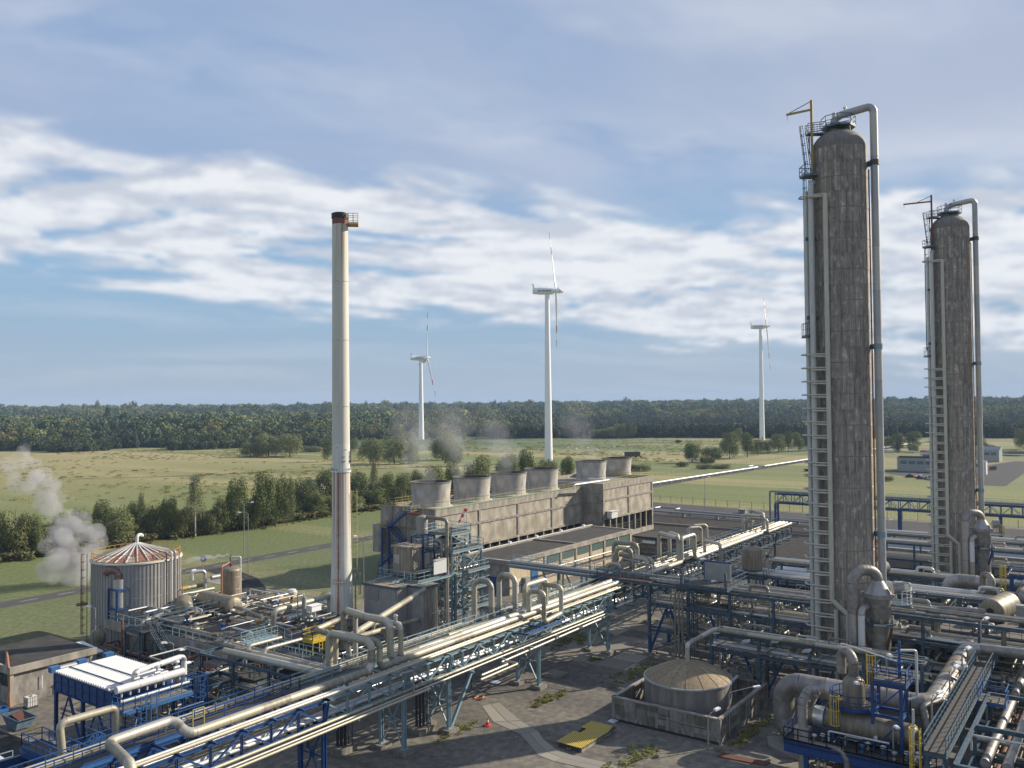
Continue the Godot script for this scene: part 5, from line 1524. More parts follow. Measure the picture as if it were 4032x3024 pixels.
	pipe("pipe", "thin pipe gallows over the crossing cluster", [V(110.0, 8.0, -59.8), V(110.0, 10.8, -59.8), V(108.5, 10.6, -54.4), V(108.5, 8.0, -54.4)], 0.13, [M.pipe_grey])
	# loops of the far length
	pipe("pipe_loop", "large square hoop pipe standing over the far bridge length, left", [V(128.6, 7.2, -63.1), V(128.6, 11.9, -63.1), V(123.6, 12.1, -57.3), V(123.6, 8.2, -57.3), V(112, 8.4, -57.6)], 0.34, A, "", 3.0, 12, 1.8, 5)
	pipe("pipe_loop", "large square hoop pipe standing over the far bridge length, behind", [V(131, 7.2, -62.4), V(131.0, 11.7, -62.4), V(127.0, 12.0, -59.0), V(127.0, 8.2, -59.0)], 0.3, A, "", 3.0, 12, 1.8, 5)
	pipe("pipe_loop", "square hoop pipe with a shiny top over the far bridge length", [V(112, 8.5, -57.1), V(123.9, 8.5, -57.0), V(123.9, 12.1, -57.0), V(128.8, 12.1, -57.0), V(128.8, 8.4, -57.0), V(160, 8.4, -57.2)], 0.32, [M.clad, M.silver, M.clad_c], "", 3.0, 12, 1.8, 5)
	pipe("pipe_loop", "narrow hoop pipe behind the far bridge length, nearer one", [V(137.9, 6.5, -62.2), V(137.9, 11.6, -62.2), V(140.2, 11.6, -60.8), V(140.2, 7.8, -60.8)], 0.27, A, "", 3.0, 12, 2.2, 5)
	pipe("pipe_loop", "narrow hoop pipe behind the far bridge length, farther one", [V(141.6, 6.5, -63.2), V(141.6, 11.5, -63.2), V(144.0, 11.5, -61.4), V(144.0, 7.8, -61.4)], 0.27, A, "", 3.0, 12, 2.2, 5)
	pipe("pipe_loop", "hoop pipe slanting over the near side of the far bridge length", [V(134, 8.4, -57.8), V(132.8, 8.4, -57.0), V(132.8, 10.6, -57.0), V(126.6, 11.3, -51.8), V(126.6, 4.0, -51.8)], 0.27, A, "", 3.0, 12, 2.2, 5)
	pipe("pipe_loop", "hoop pipe at the far end of the bridge left of the big column", [V(163, 7.2, -62.0), V(163, 11.2, -62.0), V(163, 11.2, -57.8), V(163, 8.4, -57.8), V(176, 8.4, -57.8)], 0.3, A, "", 3.0, 10, 2.0, 5)
	pipe("pipe_loop", "second hoop pipe at the far end of the bridge left of the big column", [V(161.5, 7.2, -60.5), V(161.5, 10.8, -60.5), V(161.5, 10.8, -56.6), V(161.5, 8.4, -56.6), V(176, 8.4, -56.8)], 0.25, A, "", 3.0, 10, 2.0, 5)
	pipe("pipe_loop", "broad pipe hoop with a valve at the far end of the bridge", [V(169, 7.4, -62.5), V(169, 11.4, -62.5), V(165, 11.4, -58.6), V(165, 8.4, -58.6)], 0.33, A, "", 3.0, 10, 2.0, 5)
	for q in [[8.5, -57.6, 0.24], [8.5, -58.3, 0.3], [8.5, -59.0, 0.24], [8.3, -60.4, 0.2]]:
		pipe("pipe", "pipe lying on the far bridge length", [V(112, q[0], q[1]), V(176, q[0], q[1])], q[2], A, "pipes on the far bridge length", 6.0)
	# teal footbridge with pipes from the low building to the crossing
	var f := thing("footbridge", "straight teal footbridge running from the flat roofed building to the crossing", "footbridge", V(120, 0, -86))
	for x in [119.6, 121.2]: part("girder", MB.new().hbar(V(x, 5.6, -87.2), V(x, 5.6, -63), 0.25, 0.7), M.teal, f)
	part("deck", MB.new().span(V(119.5, 5.97, -87.2), V(121.3, 6.03, -63)), M.grating, f)
	rails(f, [V(119.5, 6.05, -87.2), V(119.5, 6.05, -63)], M.teal, 1.1, 1.6)
	rails(f, [V(121.3, 6.05, -87.2), V(121.3, 6.05, -63)], M.teal, 1.1, 1.6)
	for z in [-77.0, -72.5]:
		for x in [119.6, 121.2]: part("leg", MB.new().hbar(V(x, 0, z), V(x, 5.2, z), 0.26, 0.26, 0.04, V(1, 0, 0)), M.teal, f)
	part("leg_brace", MB.new().bar(V(119.6, 0.5, -77.2), V(119.6, 5.2, -80.0), 0.2), M.teal, f)
	part("leg_brace", MB.new().bar(V(119.6, 0.5, -72.7), V(119.6, 5.2, -75.4), 0.2), M.teal, f)
	pipe("pipe", "pale pipe lying on the teal footbridge", [V(120.2, 6.3, -87), V(120.2, 6.3, -63)], 0.18, [M.pale_pipe])
	pipe("pipe", "grey pipe slung on the outer side of the teal footbridge", [V(119.0, 5.8, -86.5), V(119.0, 5.8, -64)], 0.17, [M.galv])
	solo("half_drum", MB.new().tube(V(80.6, 4.2, -66.4), V(82.4, 4.2, -66.4), 1.05, 20), M.clad_b, "short rusty drum end lying behind the walkway below the hairpin loops", "drum", "", V(80.6, 3.2, -66.4))

# ---------------------------------------------------------------- process units, left half

func upright_vessel(called: String, label: String, at: Vector3, r: float, h: float, m: Material, legs := 0.0, category := "vessel") -> Node3D:
	# a standing drum with dished ends; legs > 0 lifts it
	var t := thing(called, label, category, at)
	var y := legs
	var d := r * 0.38
	part("shell", MB.new().lathe(at, [Vector2(r, y + d), Vector2(r, y + h - d)], 28), m, t)
	var dome := []
	var foot := []
	for k in 7:
		var a := PI / 2 * k / 6
		dome.append(Vector2(cos(a) * r, y + h - d + sin(a) * d))
		foot.append(Vector2(sin(a) * r, y + d - cos(a) * d))
	part("top_head", MB.new().lathe(at, dome, 28), m, t)
	part("bottom_head", MB.new().lathe(at, foot, 28), m, t)
	for f in [0.35, 0.7]: part("jacket_band", MB.new().lathe(at, [Vector2(r + 0.005, y + h * f - 0.05), Vector2(r + 0.03, y + h * f), Vector2(r + 0.005, y + h * f + 0.05)], 28), m, t)
	part("nozzle", MB.new().tube(at + V(0, y + h - 0.05, 0), at + V(0, y + h + 0.35, 0), r * 0.14, 10).tube(at + V(0, y + h + 0.3, 0), at + V(0, y + h + 0.38, 0), r * 0.24, 10), M.pipe_rust, t)
	if legs > 0.1:
		for k in 4:
			var a := PI / 4 + PI / 2 * k
			var q := at + V(cos(a) * r * 0.8, 0, sin(a) * r * 0.8)
			part("leg", MB.new().bar(q, q + V(0, y + d * 0.9, 0), 0.16), M.teal, t)
	return t

func lying_vessel(called: String, label: String, a: Vector3, b: Vector3, r: float, m: Material, hole := false, saddles := true) -> Node3D:
	var t := thing(called, label, "vessel", Vector3((a.x + b.x) / 2, a.y - r - 0.4, (a.z + b.z) / 2))
	var d := (b - a).normalized()
	part("shell", MB.new().cone(a, b, r, r, 28, false), m, t)
	for e in [[a, -d], [b, d]]:
		var hd := MB.new()
		for k in 6:
			var u0 := PI / 2 * k / 6
			var u1 := PI / 2 * (k + 1) / 6
			hd.cone(e[0] + e[1] * sin(u0) * r * 0.42, e[0] + e[1] * sin(u1) * r * 0.42, cos(u0) * r, maxf(cos(u1) * r, 0.001), 28, false)
		part("end_head", hd, m, t)
		if hole: part("manhole", MB.new().tube(e[0] + e[1] * r * 0.36, e[0] + e[1] * r * 0.46, r * 0.3, 18), M.black, t)
	for k in 3: part("jacket_band", MB.new().tube(a.lerp(b, (k + 0.6) / 3.2) - d * 0.05, a.lerp(b, (k + 0.6) / 3.2) + d * 0.05, r + 0.015, 28), m, t)
	if saddles:
		for f in [0.2, 0.8]:
			var q := a.lerp(b, f)
			part("saddle", MB.new().obox(q - V(0, r * 0.9, 0), d * 0.15, V(0, r * 0.5, 0), d.cross(Vector3.UP) * r * 0.75), M.concrete_dark, t)
	return t

func valve(label: String, at: Vector3, s: float, m: Material, group: String) -> void:
	var t := thing("valve", label, "valve", at, group)
	part("body", MB.new().cone(at + V(-0.35, 0.2, 0) * s, at + V(0.35, 0.2, 0) * s, 0.2 * s, 0.2 * s, 10).tube(at + V(0, 0.2, 0) * s, at + V(0, 0.75, 0) * s, 0.11 * s, 8), m, t)
	part("actuator", MB.new().lathe(at, [Vector2(0.02, 0.72 * s), Vector2(0.34 * s, 0.78 * s), Vector2(0.34 * s, 0.9 * s), Vector2(0.24 * s, 1.02 * s), Vector2(0, 1.08 * s)], 14), M.line_white if rng.randf() < 0.5 else m, t)

func tangle(label: String, group: String, lo: Vector3, hi: Vector3, count: int, mats: Array, r0 := 0.05, r1 := 0.13, single := 0) -> void:
	# runs of small pipework; the first ones are pipes of their own, the rest one mass for each finish
	var heap := {}
	for k in count:
		var p := V(rng.randf_range(lo.x, hi.x), rng.randf_range(lo.y, hi.y), rng.randf_range(lo.z, hi.z))
		var pts := [p]
		var axis := rng.randi() % 3
		for j in rng.randi_range(2, 4):
			var q: Vector3 = pts[pts.size() - 1]
			axis = (axis + 1 + rng.randi() % 2) % 3
			q[axis] = rng.randf_range(lo[axis], hi[axis])
			if axis == 0: q.x = clampf(q.x, p.x - 5.0, p.x + 5.0)
			if axis == 2: q.z = clampf(q.z, p.z - 5.0, p.z + 5.0)
			if q.distance_to(pts[pts.size() - 1]) > 0.5: pts.append(q)
		if pts.size() < 2: pts.append(p + V(0, 0, 2))
		var m: Material = mats[rng.randi() % mats.size()]
		var r := rng.randf_range(r0, r1)
		if k < single: solo("pipe", pipe_mesh(MB.new(), pts, r, 7, 2.0), m, label, "pipe", group, pts[0])
		else:
			if not heap.has(m): heap[m] = MB.new()
			pipe_mesh(heap[m], pts, r, 7, 2.0)
	for m in heap: structure("pipework", heap[m], m, "stuff", "crowded small " + group)

func frame(t: Node3D, xs: Array, zs: Array, y0: float, levels: Array, m: Material, w := 0.22, brace := true) -> void:
	# posts on a grid with beams at the levels
	var top: float = levels[levels.size() - 1]
	for x in xs:
		for z in zs: part("post", MB.new().hbar(V(x, y0, z), V(x, top, z), w, w, 0.03, V(1, 0, 0)), m, t)
	for y in levels:
		for x in xs:
			for k in zs.size() - 1: part("beam", MB.new().hbar(V(x, y, zs[k]), V(x, y, zs[k + 1]), w * 0.8, w * 1.1), m, t)
		for z in zs:
			for k in xs.size() - 1: part("beam", MB.new().hbar(V(xs[k], y, z), V(xs[k + 1], y, z), w * 0.8, w * 1.08), m, t)
	if brace:
		var prev := y0
		for y in levels:
			if y - prev > 1.4:
				part("brace", MB.new().bar(V(xs[0], prev + 0.1, zs[0]), V(xs[0], y - 0.15, zs[1]), 0.11), m, t)
				part("brace", MB.new().bar(V(xs[0], prev + 0.1, zs[zs.size() - 1]), V(xs[1], y - 0.15, zs[zs.size() - 1]), 0.11), m, t)
			prev = y

func deck(t: Node3D, a: Vector3, b: Vector3, m: Material, edge: Material, sides := "nsew") -> void:
	# grating between two corners, an edge beam and a handrail round it
	part("deck", MB.new().span(V(a.x, a.y - 0.06, a.z), V(b.x, a.y, b.z)), m, t)
	var c := [V(a.x, a.y, a.z), V(b.x, a.y, a.z), V(b.x, a.y, b.z), V(a.x, a.y, b.z)]
	for k in 4:
		var p: Vector3 = c[k]
		var q: Vector3 = c[(k + 1) % 4]
		part("edge_beam", MB.new().hbar(p - V(0, 0.2, 0), q - V(0, 0.2, 0), 0.12, 0.26), edge, t)
		if sides.contains("nesw"[k]): rails(t, [p, q], edge, 1.1, 1.2)

func cladding(t: Node3D, a: Vector3, b: Vector3, face: Vector3, m: Material) -> void:
	# a profiled sheet wall from a (low) to b (high), facing out along face
	part("wall_sheet", MB.new().span(a, b), m, t)
	var along := V(absf(face.z), 0, absf(face.x))
	var l := absf((b - a).dot(along))
	var lo := V(minf(a.x, b.x), minf(a.y, b.y), minf(a.z, b.z))
	var hi := V(maxf(a.x, b.x), maxf(a.y, b.y), maxf(a.z, b.z))
	var n := roundi(l / 0.3)
	var rib := MB.new()
	for k in n:
		var u := (k + 0.5) * l / n
		var base := lo + along * u
		if face.x > 0 or face.z > 0: base = V(hi.x if face.x > 0 else base.x, lo.y, hi.z if face.z > 0 else base.z)
		rib.obox(V(base.x, (lo.y + hi.y) / 2, base.z) + face * 0.02, along * 0.075, V(0, (hi.y - lo.y) / 2 - 0.003, 0), face * 0.03)
	part("wall_ribs", rib, m, t).set_meta("kind", "stuff")

func steel_tower() -> void:
	# grey profiled shed with a stepped plan
	var s := thing("clad_shed", "grey profiled sheet shed with a stepped corner and dusty flat roof right of the chimney", "building", V(84, 0, -80))
	cladding(s, V(83.9, 2.4, -85.4), V(84.0, 8.8, -79.6), V(-1, 0, 0), M.siding)
	cladding(s, V(84.0, 2.4, -79.6), V(86.2, 8.8, -79.5), V(0, 0, 1), M.siding)
	cladding(s, V(86.2, 2.4, -79.49), V(86.3, 8.8, -76.7), V(-1, 0, 0), M.siding)
	cladding(s, V(86.3, 2.4, -76.7), V(88.9, 8.8, -76.6), V(0, 0, 1), M.siding_warm)
	part("wall_sheet", MB.new().span(V(88.8, 2.4, -85.4), V(88.9, 8.8, -76.71)), M.siding, s)
	part("wall_sheet", MB.new().span(V(84.0, 2.4, -85.4), V(88.8, 8.8, -85.3)), M.siding, s)
	part("floor", MB.new().prism([Vector2(84.05, -85.3), Vector2(88.8, -85.3), Vector2(88.8, -76.75), Vector2(86.3, -76.75), Vector2(86.3, -79.6), Vector2(84.05, -79.6)], 2.2, 2.4), M.concrete_dark, s)
	part("roof", MB.new().prism([Vector2(83.7, -85.6), Vector2(89.1, -85.6), Vector2(89.1, -76.4), Vector2(86.0, -76.4), Vector2(86.0, -79.3), Vector2(83.7, -79.3)], 8.8, 8.98), M.roof_dirty, s)
	for q in [[V(83.65, 8.72, -85.6), V(83.7, 9.02, -79.3)], [V(83.7, 8.72, -79.3), V(86.0, 9.02, -79.25)], [V(85.95, 8.72, -79.24), V(86.0, 9.02, -76.4)], [V(86.0, 8.72, -76.4), V(89.1, 9.02, -76.35)]]: part("roof_trim", MB.new().span(q[0], q[1]), M.slate, s)
	var lv := part("louvre", MB.new().span(V(83.78, 6.9, -84.6), V(83.86, 8.3, -82.6)), M.pipe_grey, s)
	for k in 7: part("louvre_slat", MB.new().obox(V(83.76, 7.0 + k * 0.19, -83.6), V(0.05, -0.03, 0), V(0.01, 0.02, 0), V(0, 0, 0.95)), M.siding, lv)
	part("wall_pipe", pipe_mesh(MB.new(), [V(86.0, 8.0, -79.0), V(85.9, 4.6, -79.0), V(85.9, 4.3, -77.4), V(85.9, 3.9, -77.2)], 0.07, 7), M.galv, s)
	part("wall_lamp", MB.new().bar(V(87.6, 5.2, -76.5), V(88.2, 5.5, -75.9), 0.05).span(V(88.1, 5.42, -76.0), V(88.6, 5.58, -75.7)), M.lamp_white, s)
	for x in [84.3, 88.6]:
		for z in [-85.1, -77.0]: part("leg", MB.new().bar(V(x, 0, z), V(x, 2.2, z), 0.3), M.concrete_dark, s)
	# steel tower behind it
	var t := thing("steel_tower", "open pale blue steel tower with decks and crossed braces right of the grey shed", "steel tower", V(97, 0, -80))
	frame(t, [93.6, 96.2, 100.4], [-84.2, -78.0], 0.0, [3.9, 6.7, 9.2, 12.3], M.teal, 0.26, false)
	for y in [[0.3, 3.7], [4.1, 6.5], [6.9, 9.0], [9.4, 12.0]]:
		for x in [[93.6, 96.2], [96.2, 100.4]]:
			part("brace", MB.new().bar(V(x[0], y[0], -77.9), V(x[1], y[1], -77.9), 0.12), M.teal, t)
			part("brace", MB.new().bar(V(x[1], y[0], -78.1), V(x[0], y[1], -78.1), 0.12), M.teal, t)
		part("brace", MB.new().bar(V(93.6, y[0], -84.2), V(93.6, y[1], -78.0), 0.12), M.teal, t)
	part("dark_post", MB.new().hbar(V(93.9, 0, -77.6), V(93.9, 9.3, -77.6), 0.3, 0.3, 0.04, V(1, 0, 0)), M.slate, t)
	for y in [3.9, 6.7, 9.2]: deck(t, V(96.4, y + 0.2, -84.0), V(101.4, y + 0.2, -77.2), M.grating, M.teal, "nes")
	deck(t, V(93.4, 12.5, -84.4), V(100.4, 12.5, -77.6), M.grating, M.teal, "nesw")
	deck(t, V(93.6, 14.9, -82.6), V(98.0, 14.9, -78.0), M.grating, M.teal, "nesw")
	deck(t, V(87.2, 9.25, -86.0), V(93.6, 9.25, -78.6), M.grating, M.teal, "nesw")
	for q in [[93.7, -82.5], [97.9, -82.5], [93.7, -78.1], [97.9, -78.1]]: part("post", MB.new().hbar(V(q[0], 12.5, q[1]), V(q[0], 14.8, q[1]), 0.2, 0.2, 0.03, V(1, 0, 0)), M.teal, t)
	part("brace", MB.new().bar(V(93.7, 12.6, -78.0), V(97.9, 14.7, -78.0), 0.11).bar(V(97.9, 12.6, -78.06), V(93.7, 14.7, -78.06), 0.11), M.teal, t)
	for q in [[V(84.6, 9.3, -84.0), V(88.0, 9.3, -84.0)], [V(84.8, 9.3, -81.0), V(88.0, 9.3, -81.0)], [V(86.8, 9.2, -77.9), V(94.0, 9.2, -77.9)]]: part("roof_beam", MB.new().hbar(q[0], q[1], 0.2, 0.3), M.teal, t)
	stairs(t, V(94.2, 0.2, -79.2), V(96.0, 3.9, -83.2), 0.9, M.teal, M.teal)
	stairs(t, V(94.2, 4.1, -83.2), V(95.8, 6.7, -79.2), 0.9, M.teal, M.teal)
	stairs(t, V(94.2, 6.9, -79.2), V(95.8, 9.2, -83.2), 0.9, M.teal, M.teal)
	# ribbed box, drum, dark header, riser, heat shield on the decks
	var b := thing("ribbed_box", "beige ribbed sheet metal box on the deck before the cooling tower stair", "cabin", V(90.3, 9.3, -82.6))
	cladding(b, V(88.75, 9.6, -84.6), V(88.85, 13.3, -81.3), V(-1, 0, 0), M.siding_warm)
	cladding(b, V(88.85, 9.6, -81.3), V(91.6, 13.3, -81.2), V(0, 0, 1), M.siding_warm)
	part("wall_sheet", MB.new().span(V(91.5, 9.6, -84.6), V(91.6, 13.3, -81.3)), M.siding_warm, b)
	part("wall_sheet", MB.new().span(V(88.85, 9.6, -84.6), V(91.5, 13.3, -84.5)), M.siding_warm, b)
	part("roof", MB.new().span(V(88.5, 13.3, -84.8), V(91.8, 13.5, -81.0)), M.roof_dirty, b)
	part("hatch", MB.new().span(V(88.64, 11.0, -84.3), V(88.72, 12.2, -83.3)), M.siding, b)
	part("base_frame", MB.new().span(V(88.7, 9.3, -84.7), V(91.7, 9.6, -81.1)), M.slate, b)
	upright_vessel("drum", "grey open topped steel drum with a brown arm pipe high on the tower", V(92.2, 14.6, -82.2), 0.82, 2.9, M.pipe_grey, 0.0, "drum")
	var fr := thing("drum_stand", "dark blue steel stand carrying the grey drum on the tower", "stand", V(92.2, 12.6, -82.2))
	frame(fr, [91.0, 93.4], [-83.2, -81.0], 9.3, [12.4, 14.5], M.blue, 0.18, false)
	pipe("pipe", "tall pale brown riser pipe before the steel tower, bent over the grey drum", [V(92.9, 0.6, -78.2), V(92.9, 17.0, -78.2), V(92.4, 17.2, -81.6)], 0.26, [M.duct_c, M.duct_b, M.clad_b], "", 3.4, 12, 2.2, 5)
	pipe("pipe", "short brown arm pipe sticking out left of the grey drum", [V(92.2, 17.5, -82.4), V(91.3, 17.7, -84.2)], 0.17, [M.pipe_rust])
	for k in 3: pipe("pipe", "dark jacketed bend hanging below the grey drum on the tower", [V(93.0 + k * 0.9, 14.0, -80.6), V(93.2 + k * 0.9, 13.8, -79.4), V(93.2 + k * 0.9, 10.6, -79.4)], 0.3, [M.pipe_grey, M.duct_a], "bends below the drum", 0.0, 10, 1.8, 5)
	lying_vessel("dark_vessel", "dark lying vessel under the top deck of the steel tower", V(94.2, 13.6, -80.4), V(97.8, 13.6, -80.4), 0.75, M.pipe_dark)
	var hs := thing("shield_plate", "pale grey flat shield plate on the railing of the tower deck", "plate", V(91.6, 9.4, -78.3))
	part("plate", MB.new().obox(V(91.4, 10.7, -78.2), V(1.25, 0, 0.1), V(0, 0.95, 0), V(0, 0, 0.03)), M.pale_pipe, hs)
	for k in 6: part("plate_rib", MB.new().obox(V(90.4 + k * 0.4, 11.68, -78.3), V(0.1, 0, 0), V(0, 0.07, 0), V(0, 0, 0.25)), M.line_white, hs)
	pipe("pipe", "short beige hose bend on the deck above the grey shed roof", [V(88.4, 9.3, -80.2), V(88.4, 10.1, -80.2), V(90.4, 10.4, -78.9)], 0.22, [M.clad_b], "", 0.0, 10, 2.0, 5)
	var wk := thing("windsock", "red and white striped windsock on a thin mast above the cooling tower edge", "windsock", V(110.5, 9.0, -88.8))
	part("mast", MB.new().bar(V(110.5, 6.0, -88.8), V(110.5, 16.2, -88.8), 0.07), M.galv, wk)
	for k in 5: part("sock_band", MB.new().cone(V(110.4 - k * 0.26, 16.0 - k * 0.42, -88.8 - k * 0.1), V(110.4 - (k + 1) * 0.26, 16.0 - (k + 1) * 0.42, -88.8 - (k + 1) * 0.1), 0.3 - k * 0.025, 0.275 - k * 0.025, 12, false), [M.red, M.white][k % 2], wk)
	tangle("small pipe among the decks of the pale blue steel tower", "pipes of the steel tower", V(93.8, 1.0, -84.0), V(101.0, 12.0, -78.0), 46, [M.clad, M.clad_c, M.pipe_grey, M.silver, M.pale_pipe])
	for k in 10: valve("valve on the decks of the pale blue steel tower", V(rng.randf_range(89, 100), [4.2, 7.0, 9.4, 9.4, 12.6][k % 5], rng.randf_range(-83, -78.4)), 0.9, [M.galv, M.pipe_grey, M.ochre][k % 3], "valves of the steel tower")
	# pipes crossing to the shed
	pipe("pipe", "pipe running into the wall of the grey shed from the pipe bridge side", [V(63.5, 8.9, -67.3), V(70, 6.8, -72.0), V(86.2, 4.6, -77.6)], 0.28, [M.clad, M.clad_b], "", 3.0)
	for k in 3: pipe("pipe", "slim pipe leading under the grey shed", [V(66, 3.4 - k * 0.4, -71 - k * 0.5), V(87, 3.6 - k * 0.3, -75.5 - k * 0.4)], 0.13, [M.clad_c], "slim pipes under the shed", 0.0)
	# bends in front of the chimney
	pipe("pipe", "jacketed square bend pipe right beside the foot of the chimney, upper one", [V(69.5, 5.2, -74.0), V(69.5, 6.7, -75.6), V(68.8, 7.0, -77.8), V(76.5, 7.0, -80.0), V(78.6, 6.5, -76.2), V(78.6, 4.0, -76.2)].slice(2, 6), 0.33, [M.clad, M.clad_b, M.duct_c], "", 2.4, 12, 2.0, 5)
	pipe("pipe", "jacketed square bend pipe right beside the foot of the chimney, lower one", [V(68.8, 6.9, -77.6), V(69.6, 6.3, -73.6), V(69.8, 3.6, -73.4)], 0.33, [M.clad, M.clad_b, M.duct_c], "", 2.4, 12, 2.0, 5)
	pipe("pipe", "pair of slim vertical bends before the grey shed, left one", [V(74.2, 2.0, -74.0), V(74.2, 6.9, -74.0), V(76.6, 6.9, -74.0), V(76.6, 3.0, -74.0)], 0.2, [M.clad_b], "", 0.0, 10, 2.2, 5)
	pipe("pipe", "pair of slim vertical bends before the grey shed, right one", [V(75.4, 2.0, -73.0), V(75.4, 6.6, -73.0), V(77.8, 6.6, -73.0), V(77.8, 3.0, -73.0)], 0.2, [M.clad_b], "", 0.0, 10, 2.2, 5)
	tangle("small pipe between the chimney foot and the pipe bridge", "pipes between chimney and bridge", V(66, 0.8, -78), V(84, 4.6, -65), 40, [M.clad, M.clad_c, M.pipe_grey, M.silver, M.clad_b], 0.06, 0.17)

func left_unit() -> void:
	# concrete-decked unit between the white cooler and the ribbed tank
	var b := thing("process_building", "low concrete building carrying the left process deck, windows under its beam", "building", V(63, 0, -100))
	part("deck_slab", MB.new().span(V(62.6, 4.0, -112.2), V(84, 4.5, -83)), M.deck_plate, b)
	part("edge_beam", MB.new().span(V(62.3, 3.6, -112.4), V(62.59, 4.75, -82.8)), M.concrete, b)
	part("edge_beam", MB.new().span(V(62.6, 3.6, -112.5), V(84, 4.75, -112.21)), M.concrete, b)
	part("wall", MB.new().span(V(63.2, 0, -111.6), V(63.6, 3.99, -92)), M.concrete_grey, b)
	part("wall", MB.new().span(V(63.61, 0, -111.9), V(83, 3.99, -111.4)), M.concrete_grey, b)
	for k in 6:
		var z := -110.2 + k * 2.9
		var w := part("window", MB.new().span(V(63.1, 1.3, z), V(63.19, 2.95, z + 2.2)), M.siding, b)
		for j in 3: part("pane", MB.new().span(V(63.04, 1.4, z + 0.1 + j * 0.7), V(63.09, 2.85, z + 0.66 + j * 0.7)), M.pipe_grey, w)
	for k in 9: part("pillar", MB.new().span(V(62.7, 0, -112 + k * 3.55), V(63.15, 3.6, -111.55 + k * 3.55)), M.concrete, b)
	part("lower_block", MB.new().span(V(61.0, 0, -88.5), V(66.5, 3.4, -83.6)), M.concrete_dark, b)
	rails(b, [V(62.45, 4.75, -112.3), V(62.45, 4.75, -83)], M.teal, 1.1, 1.4)
	# stack with its blue frame
	var s := thing("silencer_stack", "shiny steel stack with a rust brown elbow in a blue frame before the ribbed tank", "stack", V(62.9, 4.5, -110.8))
	part("stack_shell", MB.new().cone(V(63.4, 6.3, -110.8), V(63.4, 10.1, -110.8), 0.74, 0.74, 24), M.silver, s)
	part("stack_elbow", MB.new().path(PackedVector3Array([V(63.4, 10.1, -110.8), V(63.4, 10.6, -110.8), V(63.25, 11.05, -111.0), V(62.9, 11.35, -111.4), V(62.5, 11.3, -111.9), V(62.3, 10.9, -112.3)]), 0.5, 18), mat("rust_steel", lin(0.33, 0.22, 0.18), 0.45, 0.6, M.t.blotch, V(0.5, 0.5, 0.5)), s)
	frame(s, [62.5, 64.3], [-111.8, -109.8], 4.6, [6.3, 8.8], M.blue, 0.2, false)
	lying_vessel("vessel", "round grey vessel end beside the corner of the left process building", V(62.3, 2.3, -113.6), V(65.5, 2.3, -113.6), 1.25, M.vessel)
	pipe("pipe", "pipe rising beside the round grey vessel end", [V(60.8, 0.3, -112.6), V(60.8, 3.4, -112.6), V(62.0, 3.8, -113.2)], 0.14, [M.clad])
	# drums on the deck
	upright_vessel("drum", "standing beige drum with a domed head above the left process deck", V(78.6, 4.5, -107.4), 1.42, 4.9, M.vessel, 0.4, "drum")
	lying_vessel("vessel", "big lying beige vessel with round end in the middle of the left process deck", V(73.4, 6.0, -106.4), V(73.2, 6.0, -99.4), 1.32, M.vessel)
	lying_vessel("vessel", "lying beige vessel behind the big round ended one on the left deck", V(71.2, 5.8, -107.8), V(69.2, 5.8, -104.8), 1.2, M.vessel)
	pipe("pipe", "thin orange brown pipe hooking over the standing beige drum", [V(76.2, 4.8, -106.2), V(76.2, 10.2, -106.2), V(78.4, 10.4, -107.4)], 0.11, [M.orange_pipe])
	pipe("pipe", "pale pipe hooking down on the right of the standing beige drum", [V(78.8, 11.0, -108.2), V(80.0, 11.0, -107.0), V(80.0, 5.0, -107.0)], 0.12, [M.pale_pipe])
	pipe("vent_pipe", "dark vent with a black hood above the standing beige drum", [V(78.6, 9.6, -107.4), V(78.8, 10.9, -107.8), V(79.1, 11.3, -108.0)], 0.09, [M.black])
	pipe("pipe", "pipe from the round vessel end to the tall square bend on the left deck", [V(73.2, 6.0, -98.6), V(73.0, 6.0, -97.0), V(71.6, 5.9, -91.2)], 0.27, [M.clad_b, M.clad], "", 2.2)
	# long lines
	pipe("pipe", "long yellow lit pipe crossing behind the left process deck before the ribbed tank", [V(66.2, 5.0, -114.6), V(67.4, 6.0, -115.6), V(79.4, 6.0, -115.6)], 0.33, [M.clad, M.clad_b, M.ochre], "", 2.6, 12)
	pipe("pipe", "second pipe behind the left process deck below the yellow lit one", [V(67.4, 5.5, -114.0), V(80.4, 5.5, -114.0)], 0.22, [M.clad_c], "", 3.0)
	pipe("pipe", "third pipe behind the left process deck", [V(66.4, 5.2, -112.8), V(79.4, 5.2, -112.8)], 0.2, [M.clad], "", 3.0)
	pipe("pipe", "silver bend pipe at the far end of the left process deck", [V(79.5, 5.2, -115.0), V(79.5, 8.2, -115.0), V(77.6, 8.2, -115.6), V(77.6, 7.0, -115.4)], 0.28, [M.silver], "", 0.0, 12, 1.8, 5)
	pipe("pipe", "silver muffler pipe beside the bend at the far end of the left deck", [V(80.2, 7.1, -114.4), V(84.8, 7.1, -114.2)], 0.36, [M.silver, M.galv], "", 1.6)
	pipe("pipe", "grey gallows pipe leading round the steel stair frame on the left deck", [V(66.3, 5.8, -113.8), V(66.3, 5.8, -104.6), V(62.0, 5.8, -103.0), V(62.0, 0.3, -103.0)], 0.26, [M.pipe_grey, M.clad_b], "", 3.0, 12, 1.8, 5)
	pipe("pipe", "sloping beige pipe coming down on the left process deck", [V(68.0, 6.3, -111.0), V(70.6, 6.3, -110.4), V(70.2, 5.0, -107.6)], 0.33, [M.clad], "", 0.0, 12, 1.8, 5)
	pipe("pipe", "jacketed drum shaped pipe lying along the near edge of the left deck", [V(64.0, 5.3, -98.8), V(63.8, 5.3, -90.4)], 0.42, [M.duct_b, M.clad_b, M.vessel], "", 2.1, 14)
